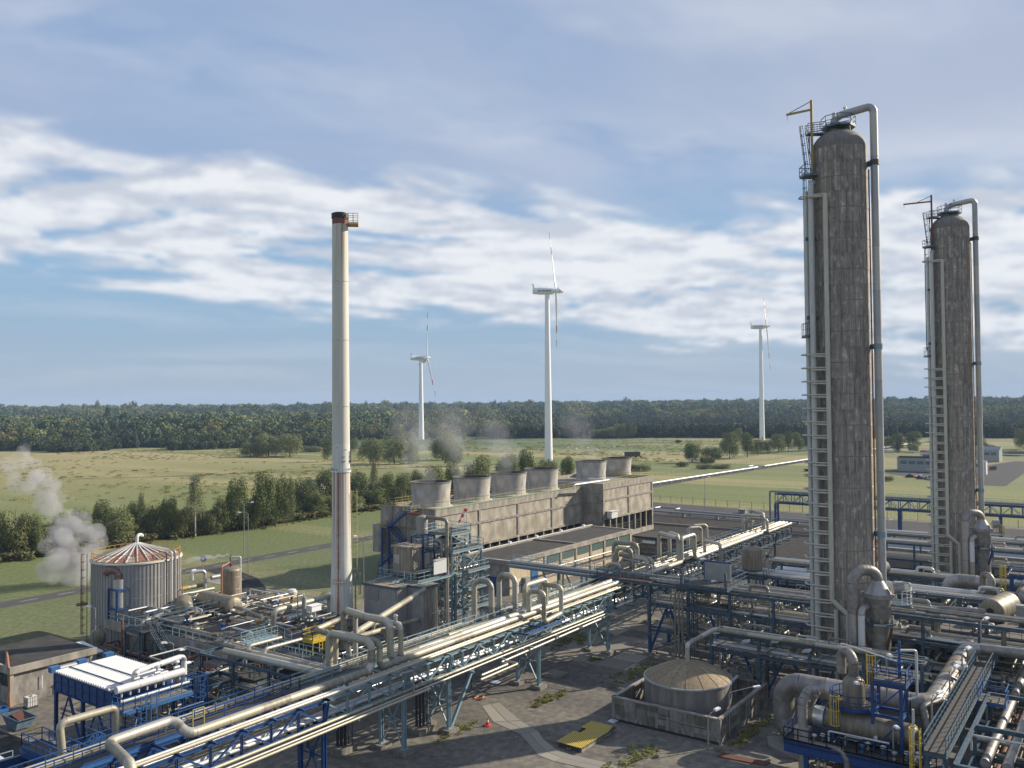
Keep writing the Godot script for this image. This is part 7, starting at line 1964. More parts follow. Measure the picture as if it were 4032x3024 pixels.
func dome_tank() -> void:
	var c := V(84.8, 0, -38.5)
	var r := 4.5
	var t := thing("dome_tank", "round concrete grey tank with a tan domed roof inside the walled basin", "tank", c)
	part("shell", MB.new().lathe(c, [Vector2(r, 0), Vector2(r, 4.2)], 64), mat("tank_wall", lin(0.27, 0.255, 0.225), 0.85, 0.0, M.t.blotch, V(0.35, 0.045, 0.35)), t)
	part("shell_seam", MB.new().lathe(c, [Vector2(r + 0.01, 1.45), Vector2(r + 0.03, 1.5), Vector2(r + 0.01, 1.55)], 64), M.tank_wall, t)
	part("rim", MB.new().lathe(c, [Vector2(r, 4.15), Vector2(r + 0.1, 4.17), Vector2(r + 0.1, 4.33), Vector2(r - 0.1, 4.36)], 64, true), M.galv, t)
	var tan_a := mat("dome_tan", lin(0.40, 0.315, 0.195), 0.8, 0.1, M.t.blotch, V(0.5, 0.5, 0.5))
	var tan_b := mat("dome_tan_b", lin(0.36, 0.275, 0.165), 0.8, 0.1, M.t.blotch, V(0.7, 0.7, 0.7))
	for k in 16:
		var m := MB.new()
		var a0 := TAU * k / 16
		var a1 := TAU * (k + 1) / 16
		for j in 6:
			for s in 2:
				var f0 := lerpf(a0, a1, s / 2.0)
				var f1 := lerpf(a0, a1, (s + 1) / 2.0)
				var u0 := j / 6.0
				var u1 := (j + 1) / 6.0
				var p := func(u: float, f: float) -> Vector3: return c + V(cos(f) * r * (1 - u), 4.33 + 1.5 * (1 - pow(1 - u, 1.9)), sin(f) * r * (1 - u))
				var nn := func(u: float, f: float) -> Vector3:
					var sl := 1.5 * 1.9 * pow(1 - u, 0.9) / r
					return V(cos(f) * sl, 1, sin(f) * sl).normalized()
				var i := m.vert(p.call(u0, f0), nn.call(u0, f0)); m.vert(p.call(u0, f1), nn.call(u0, f1)); m.vert(p.call(u1, f1), nn.call(u1, f1)); m.vert(p.call(u1, f0), nn.call(u1, f0))
				m.tri(i, i + 1, i + 2); m.tri(i, i + 2, i + 3)
		part("roof_plate", m, [tan_a, tan_b][(k * 3 / 2) % 2], t)
		var seam := PackedVector3Array()
		for j in 6: seam.append(c + V(cos(a0) * r * (1 - j / 6.0), 4.335 + 1.5 * (1 - pow(1 - j / 6.0, 1.9)), sin(a0) * r * (1 - j / 6.0)))
		part("roof_seam", MB.new().path(seam, 0.035, 5), tan_b, t)
	part("white_patch", MB.new().lathe(c, [Vector2(r + 0.015, 2.6), Vector2(r + 0.015, 4.1)], 64), M.tank_wall, t)
	pipe("pipe", "jacketed vent pipe rising from the dome tank roof and running to the small rack", [V(84.8, 5.7, -38.5), V(84.8, 7.6, -38.5), V(91.6, 7.75, -38.3), V(91.9, 7.75, -20)], 0.26, [M.clad_c, M.clad, M.clad_b], "", 3.4, 14, 1.4, 4)
	pipe("pipe", "second long pipe on the small rack behind the dome tank", [V(92.6, 7.5, -38.6), V(92.6, 7.5, -20)], 0.2, [M.clad_b], "", 3.4)
	pipe("pipe", "bent pipe with a white sleeve inside the walled basin", [V(90.6, 0.2, -36.3), V(90.6, 2.3, -36.3), V(92.4, 2.8, -36.0)], 0.17, [M.galv, M.pale_pipe], "", 0.0, 10, 1.6, 5)
	# walled basin, block by block
	var w := thing("basin_wall", "square basin wall of stained concrete blocks around the dome tank", "wall", V(79.8, 0, -33))
	var runs := [[V(79.8, 0, -44.6), V(79.8, 0, -33.0)], [V(79.8, 0, -33.0), V(92.9, 0, -33.0)], [V(79.8, 0, -44.6), V(92.9, 0, -44.6)], [V(92.9, 0, -44.6), V(92.9, 0, -33.0)]]
	for q in runs:
		var l: float = (q[1] - q[0]).length()
		var d: Vector3 = (q[1] - q[0]) / l
		var side := d.cross(Vector3.UP)
		var n := roundi(l / 1.25)
		for row in 4:
			for k in n:
				var a := l * k / n + 0.012 + (0.16 if k == 0 else 0.0)
				var b := l * (k + 1) / n - 0.012 - (0.16 if k == n - 1 else 0.0)
				var proud := rng.randf_range(0.0, 0.015)
				part("concrete_block", MB.new().obox(q[0] + d * (a + b) / 2 + V(0, 0.31 + row * 0.58, 0) + side * proud, d * (b - a) / 2, V(0, 0.282, 0), side * 0.14), [M.concrete_dark, M.concrete_grey, mat_once("block_stain", lin(0.19, 0.165, 0.125)), M.concrete_dark][rng.randi() % 4], w)
		part("coping", MB.new().obox((q[0] + q[1]) / 2 + V(0, 2.42, 0), d * (l / 2 + 0.2 * absf(d.z)), V(0, 0.07, 0), side * 0.2), M.concrete, w)
	for q in [[79.8, -44.6], [79.8, -33.0], [92.9, -33.0], [92.9, -44.6]]: part("corner_post", MB.new().span(V(q[0] - 0.17, 0, q[1] - 0.17), V(q[0] + 0.17, 2.345, q[1] + 0.17)), M.concrete_grey, w)
	for k in 8: part("inner_pier", MB.new().span(V(92.5, 0, -44 + k * 1.5), V(92.72, 2.3, -43.7 + k * 1.5)), M.concrete_dark, w)
	part("dark_footing", MB.new().span(V(79.58, -0.1, -44.7), V(79.65, 0.24, -33.0)), M.black, w)
	for k in 9:
		var z: float = [-44.0, -43.0, -42.0, -41.4, -39.6, -38.4, -37.4, -36.7, -35.8][k]
		var h: float = [0.55, 0.5, 0.55, 0.5, 1.5, 1.5, 0.7, 0.8, 0.6][k]
		part("render_patch", MB.new().obox(V(79.62, 0.1 + h / 2, z), V(0.03, 0, 0), V(0, h / 2, rng.randf_range(-0.05, 0.05)), V(0, rng.randf_range(-0.06, 0.06), rng.randf_range(0.16, 0.28))), M.pipe_grey if k % 2 else M.concrete_grey, w)
	part("conduit", MB.new().tube(V(79.58, 1.45, -40.6), V(79.58, 1.35, -34.0), 0.045, 6), M.pipe_grey, w)
	solo("cracked_tile", MB.new().obox(V(79.2, 0.1, -44.4), V(0.35, 0.05, 0.1), V(0, 0.03, 0), V(-0.1, 0, 0.4)), M.pale_pipe, "pale broken slab lying at the left corner of the basin wall", "slab")
	# striped cover plate
	var s := thing("striped_cover", "low platform painted with yellow and black diagonal stripes on the yard", "platform", V(70.3, 0, -45.7))
	var outline := PackedVector2Array([Vector2(70.35, -42.85), Vector2(77.0, -42.75), Vector2(77.0, -45.7), Vector2(74.9, -45.7), Vector2(74.9, -45.0), Vector2(73.7, -45.0), Vector2(73.7, -45.75), Vector2(70.4, -45.75)])
	part("cover_plate", MB.new().prism(Array(outline), 0.42, 0.5), M.black, s)
	part("side_wall", MB.new().span(V(70.6, 0, -43.1), V(76.6, 0.42, -42.95)), M.concrete_grey, s)
	part("side_wall", MB.new().span(V(70.6, 0, -45.6), V(76.6, 0.42, -45.45)), M.pipe_dark, s)
	part("side_wall", MB.new().span(V(70.6, 0, -45.4), V(70.75, 0.42, -43.15)), M.pipe_dark, s)
	part("side_wall", MB.new().span(V(76.5, 0, -45.4), V(76.65, 0.42, -43.15)), M.pipe_dark, s)
	for k in 25:
		var z := -45.9 + k * 0.185
		var stripe := PackedVector2Array([Vector2(69.5, z), Vector2(69.5, z + 0.11), Vector2(78.0, z - 1.99), Vector2(78.0, z - 2.1)])
		for poly in Geometry2D.intersect_polygons(outline, stripe):
			if poly.size() >= 3: part("yellow_stripe", MB.new().prism(Array(poly), 0.502, 0.525), M.yellow, s)
	part("handle_ring", MB.new().path(PackedVector3Array([V(70.3, 0.35, -44.0), V(70.22, 0.2, -44.1), V(70.22, 0.15, -44.35), V(70.3, 0.3, -44.4)]), 0.03, 6), M.ochre, s)
	# small yard things
	var cn := thing("traffic_cone", "red and white traffic cone on a red disc beside the slab path", "traffic cone", V(71.0, 0, -54.5))
	part("base", MB.new().lathe(V(71.0, 0, -54.5), [Vector2(0.42, 0), Vector2(0.4, 0.12), Vector2(0.2, 0.16)], 16), M.red, cn)
	part("cone", MB.new().lathe(V(71.0, 0, -54.5), [Vector2(0.2, 0.16), Vector2(0.14, 0.42)], 14), M.red, cn)
	part("band", MB.new().lathe(V(71.0, 0, -54.5), [Vector2(0.141, 0.42), Vector2(0.09, 0.6)], 14), M.white, cn)
	part("tip", MB.new().lathe(V(71.0, 0, -54.5), [Vector2(0.09, 0.6), Vector2(0.04, 0.78), Vector2(0, 0.79)], 14), M.red, cn)
	solo("hatch_slab", MB.new().span(V(87.6, 0, -59.0), V(90.2, 0.22, -56.6)).span(V(87.9, 0.22, -58.7), V(89.9, 0.28, -56.9)), M.concrete_dark, "low dark square hatch slab on the yard under the bridge", "hatch")
	solo("manhole_cover", MB.new().tube(V(82.6, 0.0, -62.2), V(82.6, 0.05, -62.2), 0.6, 18), M.pale_pipe, "pale round manhole cover in the shade under the bridge", "manhole")
	solo("fire_ring", MB.new().path(PackedVector3Array([V(76.2, 0.15, -60.2), V(76.8, 0.2, -59.7), V(77.5, 0.15, -60.0), V(77.4, 0.12, -60.6), V(76.5, 0.12, -60.6)]), 0.1, 7), M.orange_pipe, "reddish coil of hose lying on the yard under the bridge", "hose")
	solo("rusty_plate", MB.new().obox(V(77.6, 0.06, -29.8), V(0.5, 0, 0.08), V(0, 0.05, 0), V(0.25, 0, 2.2)), M.rust, "long rusty brown plate lying on the ground at the bottom right of the basin", "plate")
	solo("ground_slab", MB.new().prism([Vector2(82.1, -29.0), Vector2(84.2, -29.9), Vector2(86.4, -26.0), Vector2(79.0, -23.2)], 0.0, 0.12), M.slab_b, "tilted looking concrete pad under the elbow of the big duct", "slab")
	lamp_post("street lamp with a white head in front of the basin wall corner", V(78.1, 0, -33.46), 3.1, V(0.9, 0, 0.35), M.pipe_grey, "", 0.4)
	var lw := thing("lamp_post", "thin wall lamp reaching over the right basin wall", "lamp post", V(81.6, 0, -32.7))
	part("pole", MB.new().tube(V(81.6, 0.3, -32.7), V(81.6, 4.4, -32.7), 0.05, 8), M.galv, lw)
	part("lamp_arm", pipe_mesh(MB.new(), [V(81.6, 4.4, -32.7), V(81.7, 4.6, -32.5), V(83.2, 5.0, -30.9)], 0.04, 7), M.galv, lw)
	part("lamp_head", MB.new().obox(V(83.5, 5.0, -30.6), V(0.25, 0.03, 0.25), V(0, 0.07, 0), V(-0.1, 0, 0.1)), M.lamp_white, lw)

func mat_once(key: String, c: Color) -> StandardMaterial3D:
	if not M.has(key): mat(key, c, 0.95, 0.0, M.t.blotch, V(0.5, 0.12, 0.5))
	return M[key]

var R := Vector3(0.583, 0, 0.812)      # across, as one looks along the plant's diagonal
var D := Vector3(0.812, 0, -0.583)     # away along it

func column_texture() -> StandardMaterial3D:
	# soot runs and patched sheets of the column jacket: x goes round, y up
	var w := 768
	var h := 2048
	var n := FastNoiseLite.new()
	n.seed = 41; n.frequency = 1.0; n.fractal_octaves = 4
	var img := Image.create(w, h, false, Image.FORMAT_RGB8)
	for y in h:
		var hh := (1.0 - float(y) / h) * 62.0
		var course := floori(hh / 3.55)
		for x in w:
			var a := TAU * x / w
			var px := cos(a) * 3.0
			var pz := sin(a) * 3.0
			var sheet_no := floori(x / 24.0 + course * 3.7)
			var tone := hash(Vector2i(sheet_no, course)) % 100 / 100.0
			var run := n.get_noise_3d(px * 3.4, hh * 0.10, pz * 3.4)
			var run2 := n.get_noise_3d(px * 1.3 + 9.0, hh * 0.04 + course * 1.7, pz * 1.3)
			var spot := n.get_noise_3d(px * 1.6, hh * 0.7, pz * 1.6 + 30.0)
			var rib := n.get_noise_3d(px * 11.0, hh * 0.16 + course * 3.1, pz * 11.0)
			var v := 0.50 + 0.05 * (tone - 0.5) + run * 0.10 + rib * 0.13 + run2 * 0.10 + maxf(0.0, spot - 0.15) * 0.35
			var in_course := hh / 3.55 - course
			v -= 0.05 * smoothstep(0.86, 1.0, in_course) * (0.6 + run)
			if spot < -0.36: v -= 0.07
			v = clampf(v, 0.28, 0.78)
			img.set_pixel(x, y, Color(v * 1.03, v * 0.975, v * 0.89))
	var m := StandardMaterial3D.new()
	m.resource_name = "column_jacket"
	m.albedo_texture = ImageTexture.create_from_image(img)
	m.roughness = 0.8
	return m

func column(words: Array, c: Vector3, m: Material, flip: float) -> void:
	var P := func(lat: float, y: float, dp: float) -> Vector3: return c + R * lat + D * dp + V(0, y, 0)
	var t := thing("column", words[0], "column", c)
	var r := 3.05
	var courses := 17
	for k in courses:
		var y0 := 2.0 + k * 3.55
		var b := MB.new().lathe(c, [Vector2(r, y0), Vector2(r, y0 + 3.55)], 56)
		for i in b.uv.size(): b.uv[i] = Vector2(b.uv[i].x, 1.0 - b.uv[i].y / 62.4)
		part("jacket_course", b, m, t)
		part("course_seam", MB.new().lathe(c, [Vector2(r + 0.002, y0 - 0.05), Vector2(r + 0.035, y0), Vector2(r + 0.002, y0 + 0.05)], 56), M.duct_d, t)
	var dome := [Vector2(r, 62.35)]
	for k in range(1, 11):
		var a := PI / 2 * k / 10
		dome.append(Vector2(cos(a) * r, 62.35 + sin(a) * 2.5))
	part("dome", MB.new().lathe(c, dome, 56), M.vessel_dark if M.has("vessel_dark") else mat("vessel_dark", lin(0.26, 0.235, 0.20), 0.8, 0.0, M.t.blotch, V(0.7, 0.1, 0.7)), t)
	part("skirt", MB.new().lathe(c, [Vector2(r + 0.3, 0), Vector2(r + 0.3, 0.4), Vector2(r, 0.5), Vector2(r, 2.0)], 48), M.concrete_dark, t)
	# the overhead line from the top nozzle down the right side
	pipe("overhead_pipe", words[1], [P.call(-0.5, 64.7, 0.0), P.call(-0.5, 66.1, 0.0), P.call(0.2, 66.5, -0.4), P.call(3.25, 67.0, -2.1), P.call(3.25, 4.5, -2.1)], 0.44, [M.galv, M.clad_c, mat_once2("riser", lin(0.42, 0.42, 0.40))], "", 5.2, 16, 1.5, 4)
	for q in [[60.4, M.slate], [39.3, M.slate], [18.0, M.slate]]:
		part("clamp", MB.new().bar(P.call(2.6, q[0], -1.2), P.call(3.1, q[0], -1.9), 0.5, 0.55), q[1], t)
		part("clamp_ring", MB.new().lathe(P.call(3.25, q[0], -2.1), [Vector2(0.45, -0.3), Vector2(0.52, -0.3), Vector2(0.52, 0.3), Vector2(0.45, 0.3)], 18, true), M.teal if q[0] < 50.0 else M.pipe_dark, t)
	part("vent_stub", MB.new().tube(P.call(-0.35, 64.6, 0.4), P.call(-0.35, 67.0, 0.4), 0.24, 10).tube(P.call(0.6, 66.4, -0.5), P.call(0.6, 67.3, -0.5), 0.1, 8).tube(P.call(0.6, 67.2, -0.5), P.call(0.6, 67.4, -0.5), 0.2, 8), M.pale_pipe, t)
	part("edge_pipe", MB.new().tube(P.call(3.2, 5.0, -0.6), P.call(3.2, 60.0, -0.6), 0.09, 7), M.pipe_rust, t)
	for k in 12: part("edge_clip", MB.new().bar(P.call(3.0, 8.0 + k * 4.3, -0.5), P.call(3.3, 8.0 + k * 4.3, -0.6), 0.08), M.pipe_dark, t)
	# top deck, walkway, ladder with cage, crane
	var pl := []
	for k in 8: pl.append(P.call(0.0, 65.15, 0.0) + R * cos(TAU * (k + 0.5) / 8) * 1.9 + D * sin(TAU * (k + 0.5) / 8) * 1.9)
	var dk := []
	for q in pl: dk.append(Vector2(q.x, q.z))
	part("top_deck", MB.new().prism(dk, 65.0, 65.14), M.slate, t)
	rails(t, pl, M.slate, 1.15, 1.2, true)
	for k in 4: part("deck_strut", MB.new().bar(P.call(0, 65.0, 0) + (pl[k * 2] - P.call(0.0, 65.15, 0.0)) * 0.9, P.call(0, 64.0, 0) + (pl[k * 2] - P.call(0.0, 65.15, 0.0)) * 1.0 - V(0, 0.7, 0), 0.12), M.pipe_dark, t)
	part("walkway", MB.new().obox(P.call(-2.7, 64.3, -0.2), R * 1.1, V(0, 0.07, 0), D * 0.45), M.slate, t)
	for s in [-0.65, 0.25]: rails(t, [P.call(-3.8, 64.37, s), P.call(-1.7, 64.6, s)], M.slate, 1.1, 0.7)
	for x in [-3.5, -2.0]: part("walkway_post", MB.new().bar(P.call(x, 64.3, -0.2), P.call(x, 62.0, -0.1) if x < -3 else P.call(x, 63.8, -0.1), 0.11), M.pipe_dark, t)
	ladder(t, P.call(-3.3, 60.0, -0.2), P.call(-3.9, 65.2, -0.2), D, M.slate, 0.5, M.slate, -R, 0.0)
	part("side_deck", MB.new().obox(P.call(-3.75, 59.3, -0.4), R * 0.75, V(0, 0.08, 0), D * 0.9), M.slate, t)
	rails(t, [P.call(-3.2, 59.4, -1.3), P.call(-4.5, 59.4, -1.3), P.call(-4.5, 59.4, 0.5), P.call(-3.2, 59.4, 0.5)], M.slate, 1.1, 0.8)
	ladder(t, P.call(-3.2, 41.0, 0.9), P.call(-3.2, 59.3, 0.9), D, M.slate, 0.5, M.slate, -R, 0.04)
	part("side_deck", MB.new().obox(P.call(-3.9, 40.6, 0.2), R * 0.5, V(0, 0.08, 0), D * 0.9), M.slate, t)
	rails(t, [P.call(-3.5, 40.7, -0.7), P.call(-4.3, 40.7, -0.7), P.call(-4.3, 40.7, 1.1)], M.slate, 1.5, 0.7)
	var cr := thing("jib_crane", words[2], "crane", P.call(-3.35, 59.6, -0.6))
	part("mast", MB.new().tube(P.call(-3.35, 59.6, -0.6), P.call(-3.35, 68.2, -0.6), 0.15, 10), M.ochre if flip < 0.5 else M.pipe_rust, cr)
	part("jib", MB.new().bar(P.call(-3.35, 67.1, -0.6), P.call(-5.9 - flip * 1.7, 66.9, 0.6), 0.17, 0.22), M.ochre if flip < 0.5 else M.pipe_rust, cr)
	part("tie_rod", MB.new().bar(P.call(-3.35, 68.1, -0.6), P.call(-5.7, 67.0, 0.5), 0.08), M.ochre if flip < 0.5 else M.pipe_rust, cr)
	part("hook_chain", MB.new().bar(P.call(-5.8 - flip * 1.7, 66.9, 0.55), P.call(-5.8 - flip * 1.7, 66.2, 0.55), 0.04), M.pipe_dark, cr)
	# headers with their hairpin branches
	var hb := [P.call(-2.5, 56.9, -2.15), P.call(-2.5, 10.6, -2.15), P.call(-1.1, 9.1, -3.1), P.call(-1.1, 3.9, -3.1)]
	pipe("header_pipe", words[3], hb, 0.27, [M.cream], "", 6.0, 14, 1.3, 4)
	pipe("header_pipe", words[4], [P.call(-2.2, 0.9, -2.5), P.call(-2.2, 9.6, -2.5)], 0.25, [M.cream], "", 4.5, 14)
	pipe("header_pipe", words[5], [P.call(-3.7, 0.9, -0.9), P.call(-3.7, 57.6, -0.9), P.call(-3.6, 58.4, -0.8), P.call(-3.1, 58.6, -0.3)], 0.33, [mat_once2("header", lin(0.56, 0.57, 0.53))], "", 6.0, 14, 1.3, 4)
	pipe("header_pipe", words[6], [P.call(-4.0, 0.9, -0.1), P.call(-4.0, 57.6, -0.1)], 0.27, [mat_once2("header", lin(0.56, 0.57, 0.53))], "", 6.0, 14)
	for k in 2: part("header_stay", MB.new().bar(P.call(-4.2, 52.0 - k * 9.2, -0.3), P.call(-2.4, 52.0 - k * 9.2, -0.6), 0.22, 0.4), M.slate, t)
	var ys := [56.9]
	for k in 24: ys.append(38.5 - k * 1.555)
	for k in ys.size():
		var y: float = ys[k]
		var bx := -2.5 if y > 10.0 else -2.2
		var bd := -2.15 if y > 10.0 else -2.5
		var o := thing("hairpin_branch", words[7], "pipe", P.call(-3.0, y, -1.2), words[8])
		part("outer_bend", pipe_mesh(MB.new(), [P.call(-2.9, y + 0.02, 0.8), P.call(-4.6, y + 0.02, 0.6), P.call(-4.75, y, -0.5), P.call(bx, y, bd)], 0.095, 9, 2.6), M.cream, o)
		part("inner_bend", pipe_mesh(MB.new(), [P.call(-2.7, y - 0.22, -1.2), P.call(-4.1, y - 0.22, -1.2), P.call(-4.15, y - 0.25, -1.7), P.call(bx, y - 0.28, bd)], 0.095, 9, 2.6), M.cream, o)

func mat_once2(key: String, c: Color) -> StandardMaterial3D:
	if not M.has(key): mat(key, c, 0.5, 0.15, M.t.soft, V(0.4, 0.06, 0.4))
	return M[key]

func scrubber(words: Array, c: Vector3) -> void:
	# reboiler tower beside a column, with a swan-neck duct and a bracketed deck
	var P := func(lat: float, y: float, dp: float) -> Vector3: return c + R * lat + D * dp + V(0, y, 0)
	var t := thing("scrubber_tower", words[0], "vessel", c)
	part("lower_shell", MB.new().lathe(c, [Vector2(1.25, 0), Vector2(1.25, 9.2)], 32), M.duct_d, t)
	part("upper_shell", MB.new().lathe(c, [Vector2(1.25, 9.4), Vector2(1.3, 9.9), Vector2(1.38, 11.9)], 32), M.duct_d, t)
	part("flange", MB.new().lathe(c, [Vector2(1.38, 11.9), Vector2(1.75, 11.95), Vector2(1.75, 12.25), Vector2(1.4, 12.3)], 32, true), M.duct_a, t)
	part("cone_top", MB.new().lathe(c, [Vector2(1.4, 12.3), Vector2(0.62, 13.7)], 14, true), M.duct_c, t)
	part("base_flange", MB.new().lathe(c, [Vector2(1.6, 0), Vector2(1.6, 0.4), Vector2(1.25, 0.5)], 32, true), M.concrete_dark, t)
	part("seam", MB.new().lathe(c, [Vector2(1.27, 5.2), Vector2(1.3, 5.25), Vector2(1.27, 5.3)], 32), M.duct_d, t)
	var ring := []
	for k in 10: ring.append(c + V(cos(TAU * k / 10) * 2.0, 9.3, sin(TAU * k / 10) * 2.0))
	var poly := []
	for q in ring: poly.append(Vector2(q.x, q.z))
	part("bracket_deck", MB.new().prism(poly, 9.2, 9.36), M.slate if words[3] == "a" else M.blue, t)
	for k in 5: part("deck_rim", MB.new().bar(ring[k * 2], ring[(k * 2 + 1) % 10], 0.14, 0.2), M.galv, t)
	for k in 4:
		var d := V(cos(TAU * k / 4 + 0.6), 0, sin(TAU * k / 4 + 0.6))
		part("bracket", MB.new().bar(c + d * 1.25 + V(0, 6.6, 0), c + d * 2.0 + V(0, 9.1, 0), 0.2), M.rust if words[3] == "a" else M.blue, t)
	for k in 7: part("bolt_box", MB.new().box(c + V(cos(TAU * k / 7) * 1.55, 9.6, sin(TAU * k / 7) * 1.55), V(0.3, 0.45, 0.3)), M.clad_b, t)
	pipe("duct", words[1], [P.call(0, 13.6, 0), P.call(0, 14.7, 0), P.call(-2.9, 15.0, -0.6), P.call(-2.9, 1.0, -0.6)], 0.58, [M.duct_a, M.duct_c, M.duct_a], "", 3.0, 18, 2.3, 6)
	pipe("duct", words[2], [P.call(-1.2, 11.0, -0.3), P.call(-2.45, 11.0, -1.6), P.call(-2.45, 1.0, -1.6)], 0.36, [M.pale_pipe, M.duct_c, M.pale_pipe], "", 3.4, 14, 1.8, 5)
	# round side balcony and motor
	var bal := thing("side_balcony", words[4], "platform", P.call(2.4, 11.0, -0.4))
	var arc := []
	for k in 9: arc.append(P.call(2.1, 11.3, -0.2) + (R * cos(-1.7 + 3.4 * k / 8) + D * sin(-1.7 + 3.4 * k / 8)) * 1.35)
	var fl := [Vector2(P.call(1.2, 0, -1.2).x, P.call(1.2, 0, -1.2).z)]
	for q in arc: fl.append(Vector2(q.x, q.z))
	fl.append(Vector2(P.call(1.2, 0, 0.8).x, P.call(1.2, 0, 0.8).z))
	part("balcony_deck", MB.new().prism(fl, 11.15, 11.28), M.slate, bal)
	rails(bal, arc, M.pale_pipe if words[3] == "a" else M.yellow_pale, 1.5, 0.5)
	var mo := thing("valve_drive", words[5], "valve", P.call(1.3, 12.3, -0.8))
	part("drive_case", MB.new().tube(P.call(1.2, 12.9, -1.0), P.call(2.2, 13.0, -1.0), 0.5, 16), M.duct_a, mo)
	part("drive_box", MB.new().obox(P.call(1.9, 13.2, -0.9), R * 0.45, V(0, 0.5, 0), D * 0.35), M.galv, mo)

func columns() -> void:
	var m := column_texture()
	column(["nearer tall grey brown jacketed column with a domed top", "pale overhead pipe running down the right side of the nearer column", "ochre jib crane on top of the nearer column", "cream header pipe running up the front of the nearer column", "short cream header pipe at the front foot of the nearer column", "pale thick header pipe up the left side of the nearer column", "pale header pipe behind the thick one left of the nearer column", "cream hairpin branch pipe at the left side of the nearer column", "hairpin branches of the nearer column"], V(103.83, 0, -27.17), m, 0.0)
	column(["farther tall grey brown jacketed column at the right", "pale overhead pipe running down the right side of the farther column", "rusty jib crane on top of the farther column", "cream header pipe running up the front of the farther column", "short cream header pipe at the front foot of the farther column", "pale thick header pipe up the left side of the farther column", "pale header pipe behind the thick one left of the farther column", "cream hairpin branch pipe at the left side of the farther column", "hairpin branches of the farther column"], V(163.2, 0, -24.6), m, 1.0)
	scrubber(["grey jacketed tower with cone top right of the nearer column", "grey swan neck duct in front of the nearer column", "pale bent duct below the swan neck before the nearer column", "a", "white railed round balcony beside the grey tower of the nearer column", "grey valve drive beside the cone of the nearer grey tower"], V(99.0, 0, -22.7))
	scrubber(["grey jacketed tower with blue deck right of the farther column", "grey swan neck duct in front of the farther column", "pale bent duct below the swan neck before the farther column", "b", "yellow railed round balcony beside the grey tower of the farther column", "grey valve drive beside the cone of the farther grey tower"], V(158.6, 0, -20.2))

func rack(called: String, label: String, xs: Array, z0: float, z1: float, bay: float, levels: Array, m: Material, pipes: Array, plabel: String, pgroup: String, single := true) -> Node3D:
	# pipe rack along z; pipes: [level, count]
	var t := thing(called, label, "pipe rack", V(xs[0], 0, z0))
	var n := maxi(1, roundi((z1 - z0) / bay))
	var zs := []
	for k in n + 1: zs.append(lerpf(z0, z1, float(k) / n))
	frame(t, xs, zs, 0.0, levels, m, 0.32, false)
	for k in n:
		if k % 2 == 0:
			for x in xs: part("brace", MB.new().bar(V(x, 0.4, zs[k]), V(x, levels[0] - 0.3, zs[k + 1]), 0.16), m, t)
		else:
			part("knee_brace", MB.new().bar(V(xs[0], levels[0] - 1.6, zs[k]), V(xs[0], levels[0] - 0.2, zs[k] + 1.4), 0.14), m, t)
	var heap := {}
	for q in pipes:
		var y: float = levels[q[0]]
		for k in q[1]:
			var x := lerpf(xs[0] + 0.35, xs[xs.size() - 1] - 0.35, (k + rng.randf_range(0.3, 0.7)) / q[1])
			var r := [0.09, 0.13, 0.17, 0.22, 0.11][rng.randi() % 5] as float
			var a := z0 - 1.0 + rng.randf() * 2.0
			var b := z1 + 1.0 - rng.randf() * 2.0
			if rng.randf() < 0.25: b = lerpf(z0, z1, rng.randf_range(0.4, 0.8))
			var mt: Material = [M.clad, M.clad_b, M.clad_c, M.pipe_grey, M.silver, M.pale_pipe, M.duct_d][rng.randi() % 7]
			var pts := [V(x, y + 0.14 + r, a), V(x, y + 0.14 + r, b)]
			if rng.randf() < 0.4:
				var zz := lerpf(a, b, rng.randf_range(0.25, 0.75))
				pts = [V(x, y + 0.14 + r, a), V(x, y + 0.14 + r, zz), V(x, y + 0.9 + r, zz), V(x + 0.01, y + 0.9 + r, zz + 2.2), V(x, y + 0.14 + r, zz + 2.2), V(x, y + 0.14 + r, b)]
			if single: solo("pipe", pipe_mesh(MB.new(), pts, r, 8, 2.0), mt, plabel, "pipe", pgroup, pts[0])
			else:
				if not heap.has(mt): heap[mt] = MB.new()
				pipe_mesh(heap[mt], pts, r, 8, 2.0)
	for mt in heap: structure("pipework", heap[mt], mt, "stuff", pgroup)
	return t

